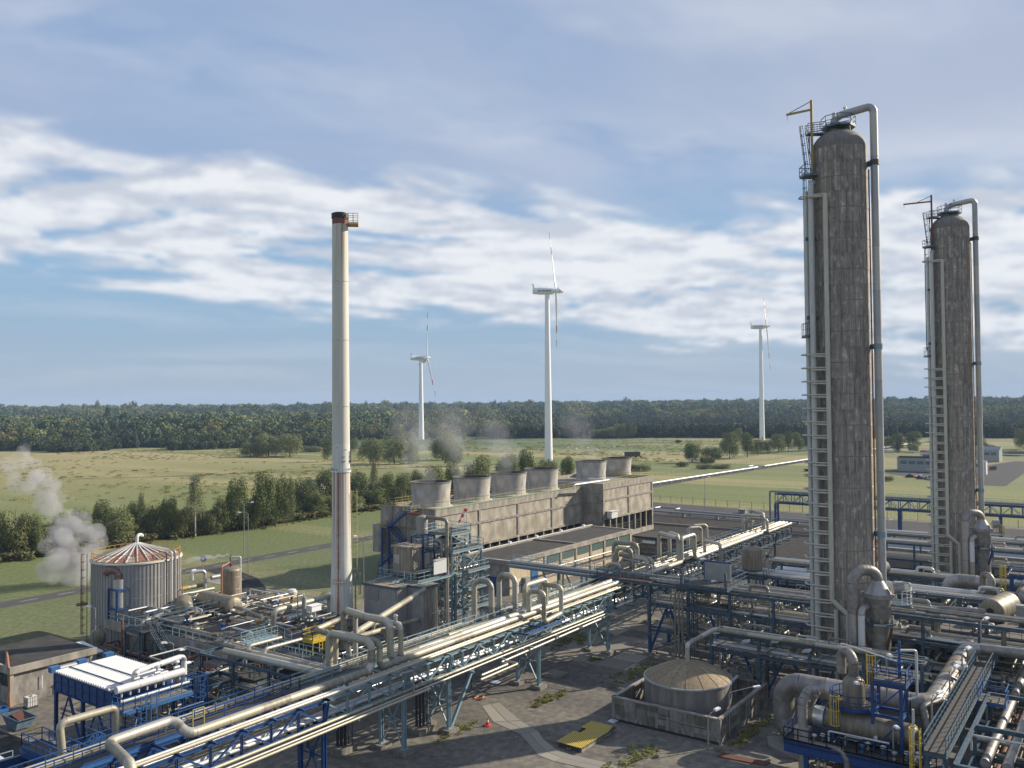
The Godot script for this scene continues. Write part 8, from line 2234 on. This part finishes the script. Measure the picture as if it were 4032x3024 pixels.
func right_racks() -> void:
	# steel rack where the bridge meets the cross rack
	var t := rack("pipe_rack", "tall slate blue steel rack crossing toward the columns at the end of the bridge", [103.5, 109.2], -52.3, 3.0, 5.5, [3.2, 6.45, 9.15], M.slate, [[0, 9], [1, 14], [2, 8]], "pipe lying on the tall slate rack behind the dome tank", "pipes on the tall slate rack")
	for q in [[-52.3, -49.9], [-46.9, -49.3], [-41.4, -43.8]]: part("splayed_leg", MB.new().hbar(V(103.45, 0.3, q[0]), V(103.45, 6.1, q[1]), 0.26, 0.28, 0.04, V(1, 0, 0)), M.blue, t)
	for x in [103.5, 109.2]:
		for z in [-52.3, -46.8, -41.2]:
			part("blue_foot", MB.new().hbar(V(x + 0.004, 0.1, z + 0.004), V(x + 0.004, 2.4, z + 0.004), 0.36, 0.36, 0.05, V(1, 0, 0)), M.blue, t)
			part("footing", MB.new().span(V(x - 0.7, -0.1, z - 0.7), V(x + 0.7, 0.2, z + 0.7)), M.plinth, t)
	var d := thing("rack_deck", "railed slate deck on top of the tall rack beside the bridge crossing", "platform", V(105, 9.6, -44))
	deck(d, V(102.6, 9.85, -47.4), V(109.6, 9.85, -41.2), M.grating, M.slate, "nesw")
	deck(d, V(103.3, 6.9, -46.8), V(109.2, 6.9, -41.4), M.grating, M.slate, "nsw")
	for z in [-47.2, -41.4]: part("corner_post", MB.new().bar(V(102.7, 9.85, z), V(102.7, 11.8, z), 0.24), M.slate, d)
	var wl := thing("sheet_screen", "royal blue profiled sheet screen on the slate deck", "screen", V(107, 9.9, -43))
	cladding(wl, V(107.0, 9.9, -46.0), V(107.1, 12.2, -42.4), V(-1, 0, 0), M.siding)
	part("screen_frame", MB.new().hbar(V(107.05, 12.3, -46.1), V(107.05, 12.3, -42.3), 0.16, 0.2).hbar(V(107.05, 9.9, -46.05), V(107.05, 12.4, -46.05), 0.14, 0.14, 0.03, V(1, 0, 0)), M.blue, wl)
	lamp_post("lamp with a round white head on the slate deck", V(106.0, 9.9, -46.4), 2.4, V(0.2, 0, 0.2), M.galv)
	lamp_post("thin lamp post inside the tall slate rack", V(104.8, 6.9, -44.6), 2.9, V(0.5, 0, 0.3), M.ochre)
	var cg := thing("cross_gangway", "railed brown gangway with pipes crossing at the end of the bridge", "gangway", V(107, 8.6, -56))
	deck(cg, V(104.6, 9.0, -62.0), V(106.4, 9.0, -47.6), M.rust, M.slate, "ew")
	pipe("pipe", "brown flat topped duct beside the railed gangway at the crossing", [V(107.2, 9.3, -58.5), V(107.2, 9.3, -47.4)], 0.42, [M.duct_b], "", 2.8, 12)
	for k in 3: pipe("pipe", "vertical pipe running down the front of the tall slate rack", [V(103.0, 0.2, -48.4 + k * 0.5), V(103.0, 8.6, -48.4 + k * 0.5), V(105.0, 8.9, -48.4 + k * 0.5)], 0.16, [M.clad_b], "vertical pipes before the slate rack", 0.0, 9, 2.0, 4)
	var ld := thing("cat_ladder", "tall caged ladder inside the tall slate rack", "ladder", V(104.0, 0.2, -46.0))
	ladder(ld, V(104.0, 0.2, -46.0), V(104.0, 9.8, -46.0), V(0, 0, 1), M.slate, 0.5, M.slate, V(-1, 0, 0), 0.25)
	tangle("pipe in the shade inside the tall slate rack", "pipework inside the slate rack", V(103.6, 1.0, -52), V(109, 9.0, -30), 110, [M.pipe_grey, M.clad_b, M.clad, M.pale_pipe, M.slate, M.silver], 0.05, 0.14)
	# small rack beside the basin
	var s := rack("pipe_rack", "low blue grey rack with a plank walkway beside the walled basin", [92.4, 95.0], -39.0, -17.2, 5.45, [5.3, 7.1], M.slate, [[0, 7], [1, 3]], "pipe lying on the low rack beside the walled basin", "pipes on the low rack")
	part("plank_walk", MB.new().span(V(92.0, 5.72, -39.4), V(92.7, 5.8, -24)), M.concrete_dark, s)
	for k in 6:
		part("truss_diagonal", MB.new().bar(V(92.35, 5.4, -39 + k * 2.73), V(92.35, 7.0, -36.3 + k * 2.73) if k % 2 == 0 else V(92.35, 5.4, -36.3 + k * 2.73) + V(0, 0, 0), 0.1), M.slate, s)
	for z in [-33.5, -28.1]:
		for s2 in [-1.6, 1.6]: part("splayed_leg", MB.new().bar(V(93.7, 0.3, z), V(93.7, 5.0, z + s2 * 1.4), 0.22), M.blue, s)
		part("footing", MB.new().span(V(93.1, 0, z - 0.5), V(94.3, 0.5, z + 0.5)), M.plinth, s)
	for k in 4: part("rack_lamp", MB.new().obox(V(92.1, 7.35 - (k % 2) * 0.5, -38.2 + k * 3.3), V(0.14, 0.1, 0.1), V(0, 0.1, 0), V(-0.1, 0.1, 0.4)), M.lamp_white, s)
	tangle("slim pipe hanging on the low rack beside the walled basin", "pipework of the low rack", V(92.5, 0.3, -39), V(95, 5.2, -33.5), 26, [M.clad_b, M.clad, M.pipe_grey, M.galv, M.pale_pipe], 0.05, 0.13)
	# racks behind
	var far := [
		["second slate rack behind the nearer column", 116.0, 121.5, -50.0, 22.0, [3.4, 6.4], [[0, 10], [1, 11]], M.slate],
		["third rack with pale pipes between the two columns", 128.5, 133.5, -50.0, 24.0, [3.2, 6.6], [[0, 8], [1, 10]], M.slate],
		["fourth rack just before the farther column", 142.0, 146.5, -49.0, 26.0, [3.2, 6.2], [[0, 8], [1, 9]], M.slate],
		["dark rear rack behind the farther column", 176.0, 182.0, -46.0, 40.0, [3.0, 6.0], [[0, 8], [1, 8]], M.slate],
		["rear rack farthest from the camera beside the road", 194.0, 199.0, -48.0, 42.0, [2.6, 5.0], [[0, 7], [1, 8]], M.slate],
	]
	for q in far: rack("pipe_rack", q[0], [q[1], q[2]], q[3], q[4], 6.2, q[5], q[7], q[6], "pipe lying on the %s" % q[0], "pipes on the %s" % q[0], false)
	tangle("pipe in the crowded rows between the two columns", "pipework between the columns", V(111, 0.5, -48), V(150, 5.6, -8), 150, [M.pipe_grey, M.clad_b, M.clad, M.pale_pipe, M.silver, M.slate, M.duct_d], 0.07, 0.2)
	upright_vessel("drum", "stained grey drum with a white cap standing on a deck left of the nearer column", V(131.0, 0.0, -48.4), 1.55, 4.2, M.vessel, 6.6, "drum")
	var bd := thing("drum_deck", "railed deck around the stained grey drum", "platform", V(130, 6.4, -48))
	deck(bd, V(127.6, 6.55, -51.2), V(134.6, 6.55, -45.4), M.grating, M.slate, "nesw")
	for q in [[127.8, -51.0], [134.4, -51.0], [127.8, -45.6], [134.4, -45.6]]: part("leg", MB.new().bar(V(q[0], 0, q[1]), V(q[0], 6.3, q[1]), 0.28), M.blue, bd)
	hall("control_shed", "low white roofed shed in the shade left of the nearer column", V(147, 0, -50), V(6, 4.4, 10), 0.3, M.pipe_dark, M.lamp_white, 3)
	hall("long_shed", "long dark ribbed shed behind the columns beside the road", V(184.5, 0, -46), V(7, 3.8, 44), 0.3, M.siding, M.galv, 9)
	lying_vessel("vessel", "small lying vessel on the fourth rack before the farther column", V(144.2, 7.6, -40), V(144.2, 7.6, -36), 0.8, M.clad_b)
	var vt := thing("vent_hood", "pale drum shaped hood behind the nearer column", "vent", V(139, 0, -30))
	part("hood", MB.new().path(PackedVector3Array([V(140, 3.0, -32.6), V(140, 6.4, -32.6), V(140.6, 7.2, -32.2), V(142, 7.6, -31.4)]), 1.05, 18), M.duct_c, vt)
	# duct beside the farther column, and lines along the road
	pipe("duct", "pale gored duct bending down before the farther column", [V(141.6, 2.0, -22.6), V(141.6, 6.6, -22.6), V(141.2, 6.6, -16.5)], 1.0, [M.duct_c, M.duct_a], "", 3.0, 18, 1.6, 6)
	for k in 6: pipe("pipe", "slim pipe along the rear road behind the columns", [V(203 + k * 1.4, 1.0 + 0.2 * (k % 2), -56), V(202 + k * 1.4, 1.0 + 0.2 * (k % 2), 40)], 0.2, [[M.galv], [M.pale_pipe], [M.clad]][k % 3], "slim pipes along the rear road", 0.0, 8)

func near_right() -> void:
	var DA := [M.duct_a, M.duct_c, M.duct_d, M.duct_b, M.duct_a]
	# the big duct: out of the ground, over, along, and off to the back
	var bd := thing("big_duct", "huge jacketed duct rising in an elbow at the lower right behind the blue platform", "duct", V(84.3, 0, -28.2))
	pipe_parts(bd, [V(82.4, 0.9, -24.2), V(84.3, 0.9, -28.2), V(84.3, 5.75, -28.2), V(84.5, 5.75, -15.0), V(111.0, 5.9, -15.0)], 1.0, DA, 22, 1.7, 2.3, 6)
	for q in [[94.0, -15.0], [102.0, -15.0]]: part("support", MB.new().span(V(q[0] - 0.5, 0, q[1] - 0.8), V(q[0] + 0.5, 4.85, q[1] + 0.8)), M.concrete_dark, bd)
	pipe("duct", "brown jacketed duct running behind the grey tower toward the right", [V(111.0, 5.2, -25.5), V(110.6, 5.4, -17.0), V(112.0, 5.4, -8)], 1.0, [M.duct_b, M.duct_b, M.duct_a], "", 2.6, 20, 1.6, 5)
	pipe("duct", "grey swan neck duct standing right of the nearer grey tower", [V(108.0, 0.5, -21.8), V(108.0, 4.8, -21.8), V(109.6, 4.8, -20.4), V(109.6, 1.0, -20.4)], 0.6, [M.duct_d], "", 0.0, 16, 1.5, 6)
	upright_vessel("drum", "grey flat drum beside the swan neck duct behind the blue frame", V(106.4, 0, -21.5), 1.1, 2.6, M.duct_d)
	# separator on its blue platform
	var v := thing("separator_vessel", "large brown lying separator vessel on the blue platform at the lower right", "vessel", V(80, 3, -20))
	part("shell", MB.new().cone(V(80, 4.5, -23.0), V(80, 4.5, -21.3), 0.75, 1.32, 28, false).cone(V(80, 4.5, -21.3), V(80, 4.5, -18.6), 1.32, 1.32, 28, false), M.vessel, v)
	part("shell_end", MB.new().cone(V(80, 4.5, -18.6), V(80, 4.5, -17.3), 1.32, 0.95, 28, false).cone(V(80, 4.5, -17.3), V(80, 4.5, -15.7), 0.95, 0.95, 28, false), M.vessel, v)
	var eh := MB.new()
	for k in 5: eh.cone(V(80, 4.5, -15.7 + sin(PI / 2 * k / 5) * 0.5), V(80, 4.5, -15.7 + sin(PI / 2 * (k + 1) / 5) * 0.5), cos(PI / 2 * k / 5) * 0.95, maxf(0.002, cos(PI / 2 * (k + 1) / 5) * 0.95), 28, false)
	part("end_head", eh, M.vessel, v)
	part("neck", MB.new().cone(V(80, 4.5, -24.9), V(80, 4.5, -23.9), 0.85, 0.85, 26), M.vessel, v)
	part("silver_collar", MB.new().cone(V(80, 4.5, -23.9), V(80, 4.5, -23.0), 0.98, 0.98, 26), M.silver, v)
	for z in [-21.3, -19.9, -18.6]: part("jacket_band", MB.new().tube(V(80, 4.5, z - 0.05), V(80, 4.5, z + 0.05), 1.345, 28), M.duct_d, v)
	for z in [-22.3, -17.6]: part("saddle", MB.new().span(V(79.2, 3.0, z - 0.2), V(80.8, 3.9, z + 0.2)), M.blue, v)
	part("drain_boot", MB.new().tube(V(79.6, 3.0, -19.8), V(79.6, 3.5, -19.8), 0.33, 14), M.duct_d, v)
	part("gauge", MB.new().tube(V(78.66, 4.2, -18.4), V(78.55, 4.2, -18.4), 0.16, 12), M.line_white, v)
	part("dome_shell", MB.new().lathe(V(80.4, 0, -20.6), [Vector2(0.95, 5.5), Vector2(0.95, 7.9), Vector2(0.88, 8.25), Vector2(0.6, 8.55), Vector2(0.45, 8.6)], 28), M.vessel, v)
	part("dome_neck", MB.new().lathe(V(80.4, 0, -20.6), [Vector2(0.45, 8.6), Vector2(0.45, 9.1)], 20), M.duct_d, v)
	pipe("duct", "short gored swan neck bend on the dome of the brown separator vessel", [V(80.4, 9.0, -20.6), V(80.4, 10.4, -20.6), V(81.4, 10.5, -21.9), V(81.4, 8.4, -21.9)], 0.42, [M.vessel, M.duct_a], "", 0.0, 16, 1.7, 6)
	var p := thing("separator_platform", "royal blue steel platform with railings under the brown separator vessel", "platform", V(79, 3, -20))
	deck(p, V(77.0, 2.98, -25.8), V(82.6, 2.98, -13.4), M.grating, M.blue, "w")
	rails(p, [V(81.9, 2.98, -25.8), V(77.0, 2.98, -25.8), V(77.0, 2.98, -13.4)], M.blue, 1.1, 1.2, false, true)
	part("front_girder", MB.new().hbar(V(77.0, 2.4, -25.8), V(77.0, 2.4, -13.4), 0.3, 0.8), M.blue, p)
	part("end_girder", MB.new().hbar(V(77.2, 2.4, -25.7), V(82.4, 2.4, -25.7), 0.3, 0.8), M.blue, p)
	for q in [[77.2, -23.9], [77.2, -18.6], [77.2, -14.2], [82.2, -24.6], [82.2, -14.2]]: part("leg", MB.new().hbar(V(q[0], 0, q[1]), V(q[0], 2.1, q[1]), 0.34, 0.34, 0.05, V(1, 0, 0)), M.blue, p)
	# ring deck round the dome, ladders, small tower
	var rd := thing("dome_deck", "round blue railed deck about the dome of the separator vessel", "platform", V(80.4, 6, -20.6))
	var ring := []
	for k in 14: ring.append(V(80.4 + cos(TAU * k / 14) * 2.0, 6.2, -20.6 + sin(TAU * k / 14) * 2.0))
	for k in 14:
		var a := TAU * k / 14
		var b := TAU * (k + 1) / 14
		part("deck_sector", MB.new().prism([Vector2(80.4 + cos(a) * 1.0, -20.6 + sin(a) * 1.0), Vector2(80.4 + cos(a) * 2.0, -20.6 + sin(a) * 2.0), Vector2(80.4 + cos(b) * 2.0, -20.6 + sin(b) * 2.0), Vector2(80.4 + cos(b) * 1.0, -20.6 + sin(b) * 1.0)], 6.08, 6.16), M.grating, rd)
		part("edge_beam", MB.new().bar(ring[k] - V(0, 0.1, 0), ring[(k + 1) % 14] - V(0, 0.1, 0), 0.1, 0.24), M.blue, rd)
	rails(rd, ring, M.blue, 1.1, 0.9, true)
	ladder(rd, V(78.3, 2.98, -21.6), V(78.3, 7.4, -21.6), V(0, 0, 1), M.pipe_dark, 0.5, M.yellow, V(-1, 0, 0), 0.42)
	var tw := thing("ladder_tower", "slim royal blue steel tower with a railed top deck right of the separator dome", "tower", V(80, 3, -17.6))
	frame(tw, [79.0, 81.2], [-18.7, -16.4], 3.0, [6.0, 8.7], M.blue, 0.26, true)
	deck(tw, V(78.9, 9.0, -18.6), V(81.6, 9.0, -16.0), M.deck_plate, M.blue, "nesw")
	ladder(tw, V(81.9, 4.0, -19.2), V(81.9, 10.4, -19.2), V(0, 0, 1), M.pipe_dark, 0.5, M.yellow, V(-1, 0, -0.3), 0.55)
	var bv := thing("relief_valve", "stack of royal blue relief valves on the railed tower top", "valve", V(80.6, 9.0, -16.8))
	part("valve_stem", MB.new().cone(V(80.6, 9.0, -16.8), V(80.6, 12.2, -16.8), 0.16, 0.1, 10), M.blue, bv)
	for y in [9.6, 10.4, 11.2]: part("valve_flange", MB.new().tube(V(80.6, y, -16.8), V(80.6, y + 0.12, -16.8), 0.28, 12), M.blue_light, bv)
	pipe("pipe", "white pipe leading from the blue relief valves down the right of the tower", [V(80.6, 11.4, -16.8), V(81.4, 11.4, -15.6), V(81.4, 7.4, -15.6), V(80.9, 7.2, -16.2)], 0.12, [M.pale_pipe])
	pipe("pipe", "thin white rail pipe running from the dome top to the blue tower", [V(80.2, 11.0, -21.6), V(80.2, 11.4, -21.6), V(80.0, 10.6, -16.9)], 0.07, [M.pale_pipe])
	pipe("pipe", "white standpipe at the right front of the blue tower", [V(78.6, 0.2, -15.4), V(78.6, 7.2, -15.4)], 0.1, [M.pale_pipe])
	pipe("duct", "thick upright jacketed pipe at the left end of the separator platform", [V(77.6, 0.0, -24.3), V(77.6, 6.4, -24.3), V(78.2, 7.2, -24.0), V(79.6, 7.0, -23.6), V(80.0, 5.6, -24.4)], 0.42, [M.duct_a, M.duct_c], "", 2.6, 16, 1.5, 5)
	solo("valve_box", MB.new().span(V(77.1, 2.6, -24.9), V(78.2, 4.2, -23.7)), M.duct_c, "grey jacketed box on the thick upright pipe of the separator platform", "valve")
	pipe("pipe", "jacketed branch pipe running from the grey box and bending down", [V(77.4, 3.0, -23.7), V(77.2, 3.0, -20.9), V(77.0, 2.4, -20.4), V(77.0, 0.0, -20.3)], 0.27, [M.duct_d, M.duct_a], "", 0.0, 14, 1.8, 5)
	for k in 2: pipe("pipe", ["upright pipe with a curved top below the separator platform, left", "upright pipe with a curved top below the separator platform, right"][k], [V(76.9, 0.0, -22.8 + k * 0.55), V(76.9, 1.6, -22.8 + k * 0.55), V(78.4, 1.9, -22.8 + k * 0.55)], 0.17, [M.clad_b], "", 0.0, 10, 1.8, 5)
	tangle("small pipe under the blue separator platform", "pipework under the separator platform", V(77.4, 0.3, -24.5), V(82, 2.2, -14), 26, [M.clad_b, M.pipe_grey, M.pipe_rust, M.galv], 0.06, 0.15)
	tangle("small pipe on the blue separator platform", "pipework on the separator platform", V(77.4, 3.1, -25.2), V(82.4, 4.4, -14), 22, [M.clad_b, M.pipe_grey, M.pale_pipe, M.blue], 0.04, 0.09)
	for k in 12: valve("valve on the blue separator platform", V(rng.randf_range(77.4, 78.6), 3.05, rng.randf_range(-25, -14)), 0.7, [M.galv, M.duct_d, M.blue_light][k % 3], "valves of the separator platform")
	for q in [[V(79.4, 3.0, -24.6), 3.0, "beside the silver collar of the separator"], [V(78.6, 3.0, -17.0), 2.4, "before the right end of the separator"], [V(81.2, 7.0, -18.0), 3.6, "above the separator dome"], [V(79.6, 6.2, -20.4), 2.0, "left of the separator dome"]]:
		lamp_post("lamp with a white head %s" % q[2], q[0], q[1], V(-0.5, 0, 0.3), M.galv)
	# walkway slanting up the right, and its frames
	var w := thing("walkway", "long blue railed walkway running back along the right edge", "gangway", V(72, 7, -12))
	deck(w, V(70.4, 7.0, -13.1), V(100.5, 7.0, -11.6), M.grating, M.slate, "ns")
	for x in [71.0, 79.0, 87.0, 95.0]:
		for z in [-13.0, -11.7]: part("leg", MB.new().hbar(V(x, 0, z), V(x, 6.8, z), 0.26, 0.26, 0.04, V(1, 0, 0)), M.slate, w)
	ladder(w, V(71.2, 2.6, -13.5), V(71.2, 8.2, -13.5), V(1, 0, 0), M.yellow, 0.5, M.yellow, V(0, 0, -1), 0.3)
	var bl := thing("walkway_bay", "small blue railed bay hung on the right side of the long walkway", "platform", V(88, 6.2, -10.5))
	deck(bl, V(86.0, 6.6, -11.5), V(88.6, 6.6, -9.4), M.deck_plate, M.blue_light, "nes")
	var ff := rack("pipe_rack", "slate rack with a bed of rusty pipes at the lower right corner", [69.6, 79.0, 88.4], -10.9, 2.0, 4.2, [4.2, 6.6], M.slate, [[0, 5]], "stray pipe on the slate rack at the lower right corner", "stray pipes at the lower right corner")
	part("white_frame", pipe_mesh(MB.new(), [V(78.0, 5.0, -11.0), V(78.0, 6.2, -11.0), V(78.2, 6.2, -7.2), V(78.2, 4.6, -7.2)], 0.1, 8), M.pale_pipe, ff)
	for k in 14: pipe("pipe", "rusty brown pipe in the bed at the lower right corner", [V(66, 2.6 + 0.3 * (k % 2), -10.2 + k * 0.62), V(97, 2.6 + 0.3 * (k % 2), -10.0 + k * 0.62)], 0.2, [[M.duct_b], [M.pipe_rust], [M.duct_d]][k % 3], "bed of pipes at the lower right corner", 0.0, 10)
	for k in 3: pipe("pipe", "long jacketed pipe running back right of the long walkway", [V(76, 4.9, -9.8 + k * 1.5), V(104, 5.2, -9.4 + k * 1.5)], 0.36, DA, "long jacketed pipes right of the walkway", 3.0, 14)
	pipe("duct", "large jacketed pipe bending from upright to the right above the walkway", [V(98.0, 2.0, -13.6), V(98.0, 8.1, -13.6), V(98.6, 8.2, -4.0)], 0.5, [M.duct_a, M.duct_c], "", 3.0, 16, 1.7, 6)
	pipe("duct", "second jacketed pipe beside the one bending above the walkway", [V(99.6, 7.6, -13.0), V(100.0, 7.6, -4.0)], 0.42, [M.duct_d, M.duct_b], "", 3.0, 14)
	pipe("pipe", "square loop of jacketed pipe left of the long walkway", [V(85.4, 5.6, -12.9), V(85.0, 6.4, -14.3), V(82.8, 6.2, -15.4), V(81.6, 3.6, -14.6), V(81.4, 3.2, -13.4)], 0.3, [M.duct_d, M.duct_a], "", 0.0, 12, 1.8, 5)
	var mv := thing("control_valve", "tall control valve with a broad round cap beside the big duct", "valve", V(92.5, 4, -13.8))
	part("body", MB.new().tube(V(92.5, 4.0, -13.8), V(92.5, 7.4, -13.8), 0.2, 10).tube(V(92.5, 5.6, -13.8), V(92.5, 5.8, -13.8), 0.36, 12), M.duct_b, mv)
	part("cap", MB.new().lathe(V(92.5, 7.3, -13.8), [Vector2(0.1, 0), Vector2(0.62, 0.08), Vector2(0.66, 0.4), Vector2(0.5, 0.46), Vector2(0.5, 0.62), Vector2(0, 0.72)], 18), M.line_white, mv)
	for q in [[V(76.6, 7.0, -13.6), "nearest on the long walkway"], [V(85.0, 7.0, -13.6), "in the middle of the long walkway"], [V(92.0, 7.0, -13.6), "farther up the long walkway"], [V(103.0, 7.6, -13.4), "at the far end of the long walkway"]]:
		lamp_post("lamp with a flat white head %s" % q[1], q[0], 2.0, V(0.7, 0, 0.3), M.galv)
	# frame and drum beyond the walkway
	var uf := thing("portal_trestle", "slate blue portal frame with a blue deck beyond the long walkway", "steel frame", V(108, 0, -15))
	frame(uf, [108.0, 113.0], [-18.0, -12.6], 0.0, [6.6], M.slate, 0.5, false)
	deck(uf, V(108.4, 7.0, -18.4), V(121, 7.0, -9.0), M.deck_plate, M.slate, "nw")
	stairs(uf, V(112.0, 4.2, -12.2), V(108.4, 7.0, -14.6), 0.9, M.blue, M.blue)
	lying_vessel("vessel", "beige round vessel end with a dark round opening on the blue deck at the right", V(114.6, 8.5, -13.7), V(120.0, 8.5, -12.6), 1.35, M.vessel, true)
	var cab := thing("instrument_cabinet", "grey instrument cabinet beside the round vessel end at the right", "cabinet", V(114, 7, -10.6))
	part("case", MB.new().span(V(113.9, 7.6, -11.2), V(114.9, 9.6, -10.0)), M.galv, cab)
	part("door", MB.new().span(V(113.84, 7.8, -11.1), V(113.89, 9.4, -10.1)), M.pipe_grey, cab)
	part("stand", MB.new().span(V(114.1, 7.0, -11.0), V(114.7, 7.6, -10.2)), M.slate, cab)
	pipe("pipe", "grey jacketed portal pipe standing left of the round vessel end", [V(107.4, 1.0, -18.3), V(107.4, 9.6, -18.3), V(108.0, 9.7, -13.6)], 0.33, [M.duct_d, M.duct_a], "", 3.0, 12, 1.6, 5)
	pipe("pipe", "grey square loop pipe at the right edge above the walkway", [V(104, 6.6, -11.4), V(104, 9.0, -11.4), V(104.4, 9.0, -6.8), V(104.4, 7.0, -6.8)], 0.26, [M.duct_d], "", 0.0, 12, 1.6, 5)
	var st2 := thing("ladder_tower", "slim royal blue tower with a railed top near the farther column", "tower", V(134, 0, -12))
	frame(st2, [133.0, 135.2], [-13.6, -11.4], 0.0, [4.0, 7.0, 9.4], M.blue, 0.26, true)
	deck(st2, V(132.8, 9.7, -13.8), V(135.4, 9.7, -11.2), M.deck_plate, M.blue, "nesw")
	ladder(st2, V(132.4, 4.0, -14.4), V(132.4, 11.0, -14.4), V(0, 0, 1), M.yellow, 0.5, M.yellow, V(-1, 0, 0), 0.3)
	upright_vessel("vessel", "brown domed vessel before the farther column", V(134.0, 2.5, -16.0), 1.0, 5.0, M.vessel)
	pipe("duct", "short gored bend on the brown domed vessel before the farther column", [V(134.0, 7.2, -16.0), V(134.0, 9.0, -16.0), V(135.2, 9.1, -17.2), V(135.2, 7.0, -17.2)], 0.42, [M.vessel, M.duct_a], "", 0.0, 14, 1.7, 6)
	pipe("duct", "grey jacketed duct at the right edge behind the round vessel end", [V(124, 4.8, -3.0), V(124, 7.4, -8.0), V(130, 7.6, -12.0), V(150, 7.6, -12.0)], 0.9, DA, "", 2.6, 18, 1.6, 5)
	tangle("pipe in the crowded corner right of the nearer column", "pipework right of the nearer column", V(96, 0.4, -21), V(112, 5.0, -8), 70, [M.pipe_grey, M.duct_d, M.clad_b, M.slate, M.pale_pipe], 0.06, 0.18)
	tangle("pipe on the decks right of the farther column", "pipework right of the farther column", V(114, 1.0, -16), V(150, 8.2, 8), 70, [M.pipe_grey, M.duct_d, M.clad_b, M.slate, M.pale_pipe], 0.06, 0.2)
	for k in 14: valve("valve on the decks near the round vessel end at the right", V(rng.randf_range(109, 121), 7.05, rng.randf_range(-17.5, -9.5)), 0.9, [M.galv, M.duct_d, M.blue_light, M.pale_pipe][k % 4], "valves near the round vessel end")

func puff(t: Node3D, at: Vector3, size: Vector3, density: float, m_cache: Dictionary, rot := 0.0) -> void:
	var f := FogVolume.new()
	f.name = "puff" if t.get_child_count() == 0 else "puff_%03d" % t.get_child_count()
	f.shape = RenderingServer.FOG_VOLUME_SHAPE_ELLIPSOID
	f.size = size
	var key := snappedf(density, 0.005)
	if not m_cache.has(key):
		var m := FogMaterial.new()
		m.albedo = Color(0.985, 0.99, 1.0)
		m.density = key
		m_cache[key] = m
	f.material = m_cache[key]
	t.add_child(f)
	f.position = at - t.position
	f.rotation = V(rot, rot * 1.7, rot * 0.6)

func steam() -> void:
	var r := RandomNumberGenerator.new()
	r.seed = 19
	var cache := {}
	# drifting plume at the left edge
	var t := thing("steam_plume", "white steam plume drifting up at the left edge before the hedge", "steam", V(74, 0, -160))
	t.set_meta("kind", "stuff")
	var path := [V(90, 1.5, -160), V(86.5, 5.0, -162), V(86.0, 9.5, -164), V(84.5, 12.5, -166), V(82.0, 17.4, -169), V(80, 21.8, -172), V(79.2, 25.0, -173)]
	for k in 130:
		var u := pow(r.randf(), 1.15)
		var i := mini(int(u * 6), 5)
		var q: Vector3 = path[i].lerp(path[i + 1], u * 6 - i)
		var wide := lerpf(2.6, 1.1, u)
		q += V(r.randfn() * wide - maxf(0.0, 0.75 - u) * r.randf() * 9.0, r.randfn() * wide * 0.55, r.randfn() * wide * 0.7 - maxf(0.0, 0.75 - u) * r.randf() * 4.0)
		var s := r.randf_range(0.8, 3.4) * lerpf(1.1, 0.7, u)
		puff(t, q, V(s * 1.5, s * 1.1, s * 1.3), r.randf_range(0.06, 0.17), cache, r.randf() * 3.0)
	# thin vapour over the fan stacks
	for j in 4:
		var x: float = [132.3, 145.6, 159.1, 195.9][j]
		var st := thing("vapour", "thin vapour rising from the %s fan stack of the cooling towers" % ["first", "second", "third", "fifth"][j], "steam", V(x, 17.7, -115.5))
		st.set_meta("kind", "stuff")
		for k in 9:
			var u := k / 8.0
			var s := r.randf_range(2.6, 4.6) * (1.0 + u)
			puff(st, V(x - 1.5 - u * 3.5 + r.randfn() * 1.2, 19.0 + u * 11.0, -115.5 - u * 1.5 + r.randfn() * 1.2), V(s, s * 1.15, s), [0.05, 0.03, 0.025, 0.022][j] * (1.15 - u) * r.randf_range(0.6, 1.2), cache, r.randf() * 3.0)
	var w := thing("steam_wisp", "small white steam wisp blowing left from the vent above the left deck", "steam", V(78.6, 10.4, -107.4))
	w.set_meta("kind", "stuff")
	for k in 10:
		var u := k / 9.0
		puff(w, V(78.4 - u * 4.8, 11.5 - u * 0.5 + r.randfn() * 0.12, -108 - u * 2.6), V(0.7 + u * 1.5, 0.35 + u * 0.5, 0.6 + u), 0.5 - u * 0.42, cache, 0.0)
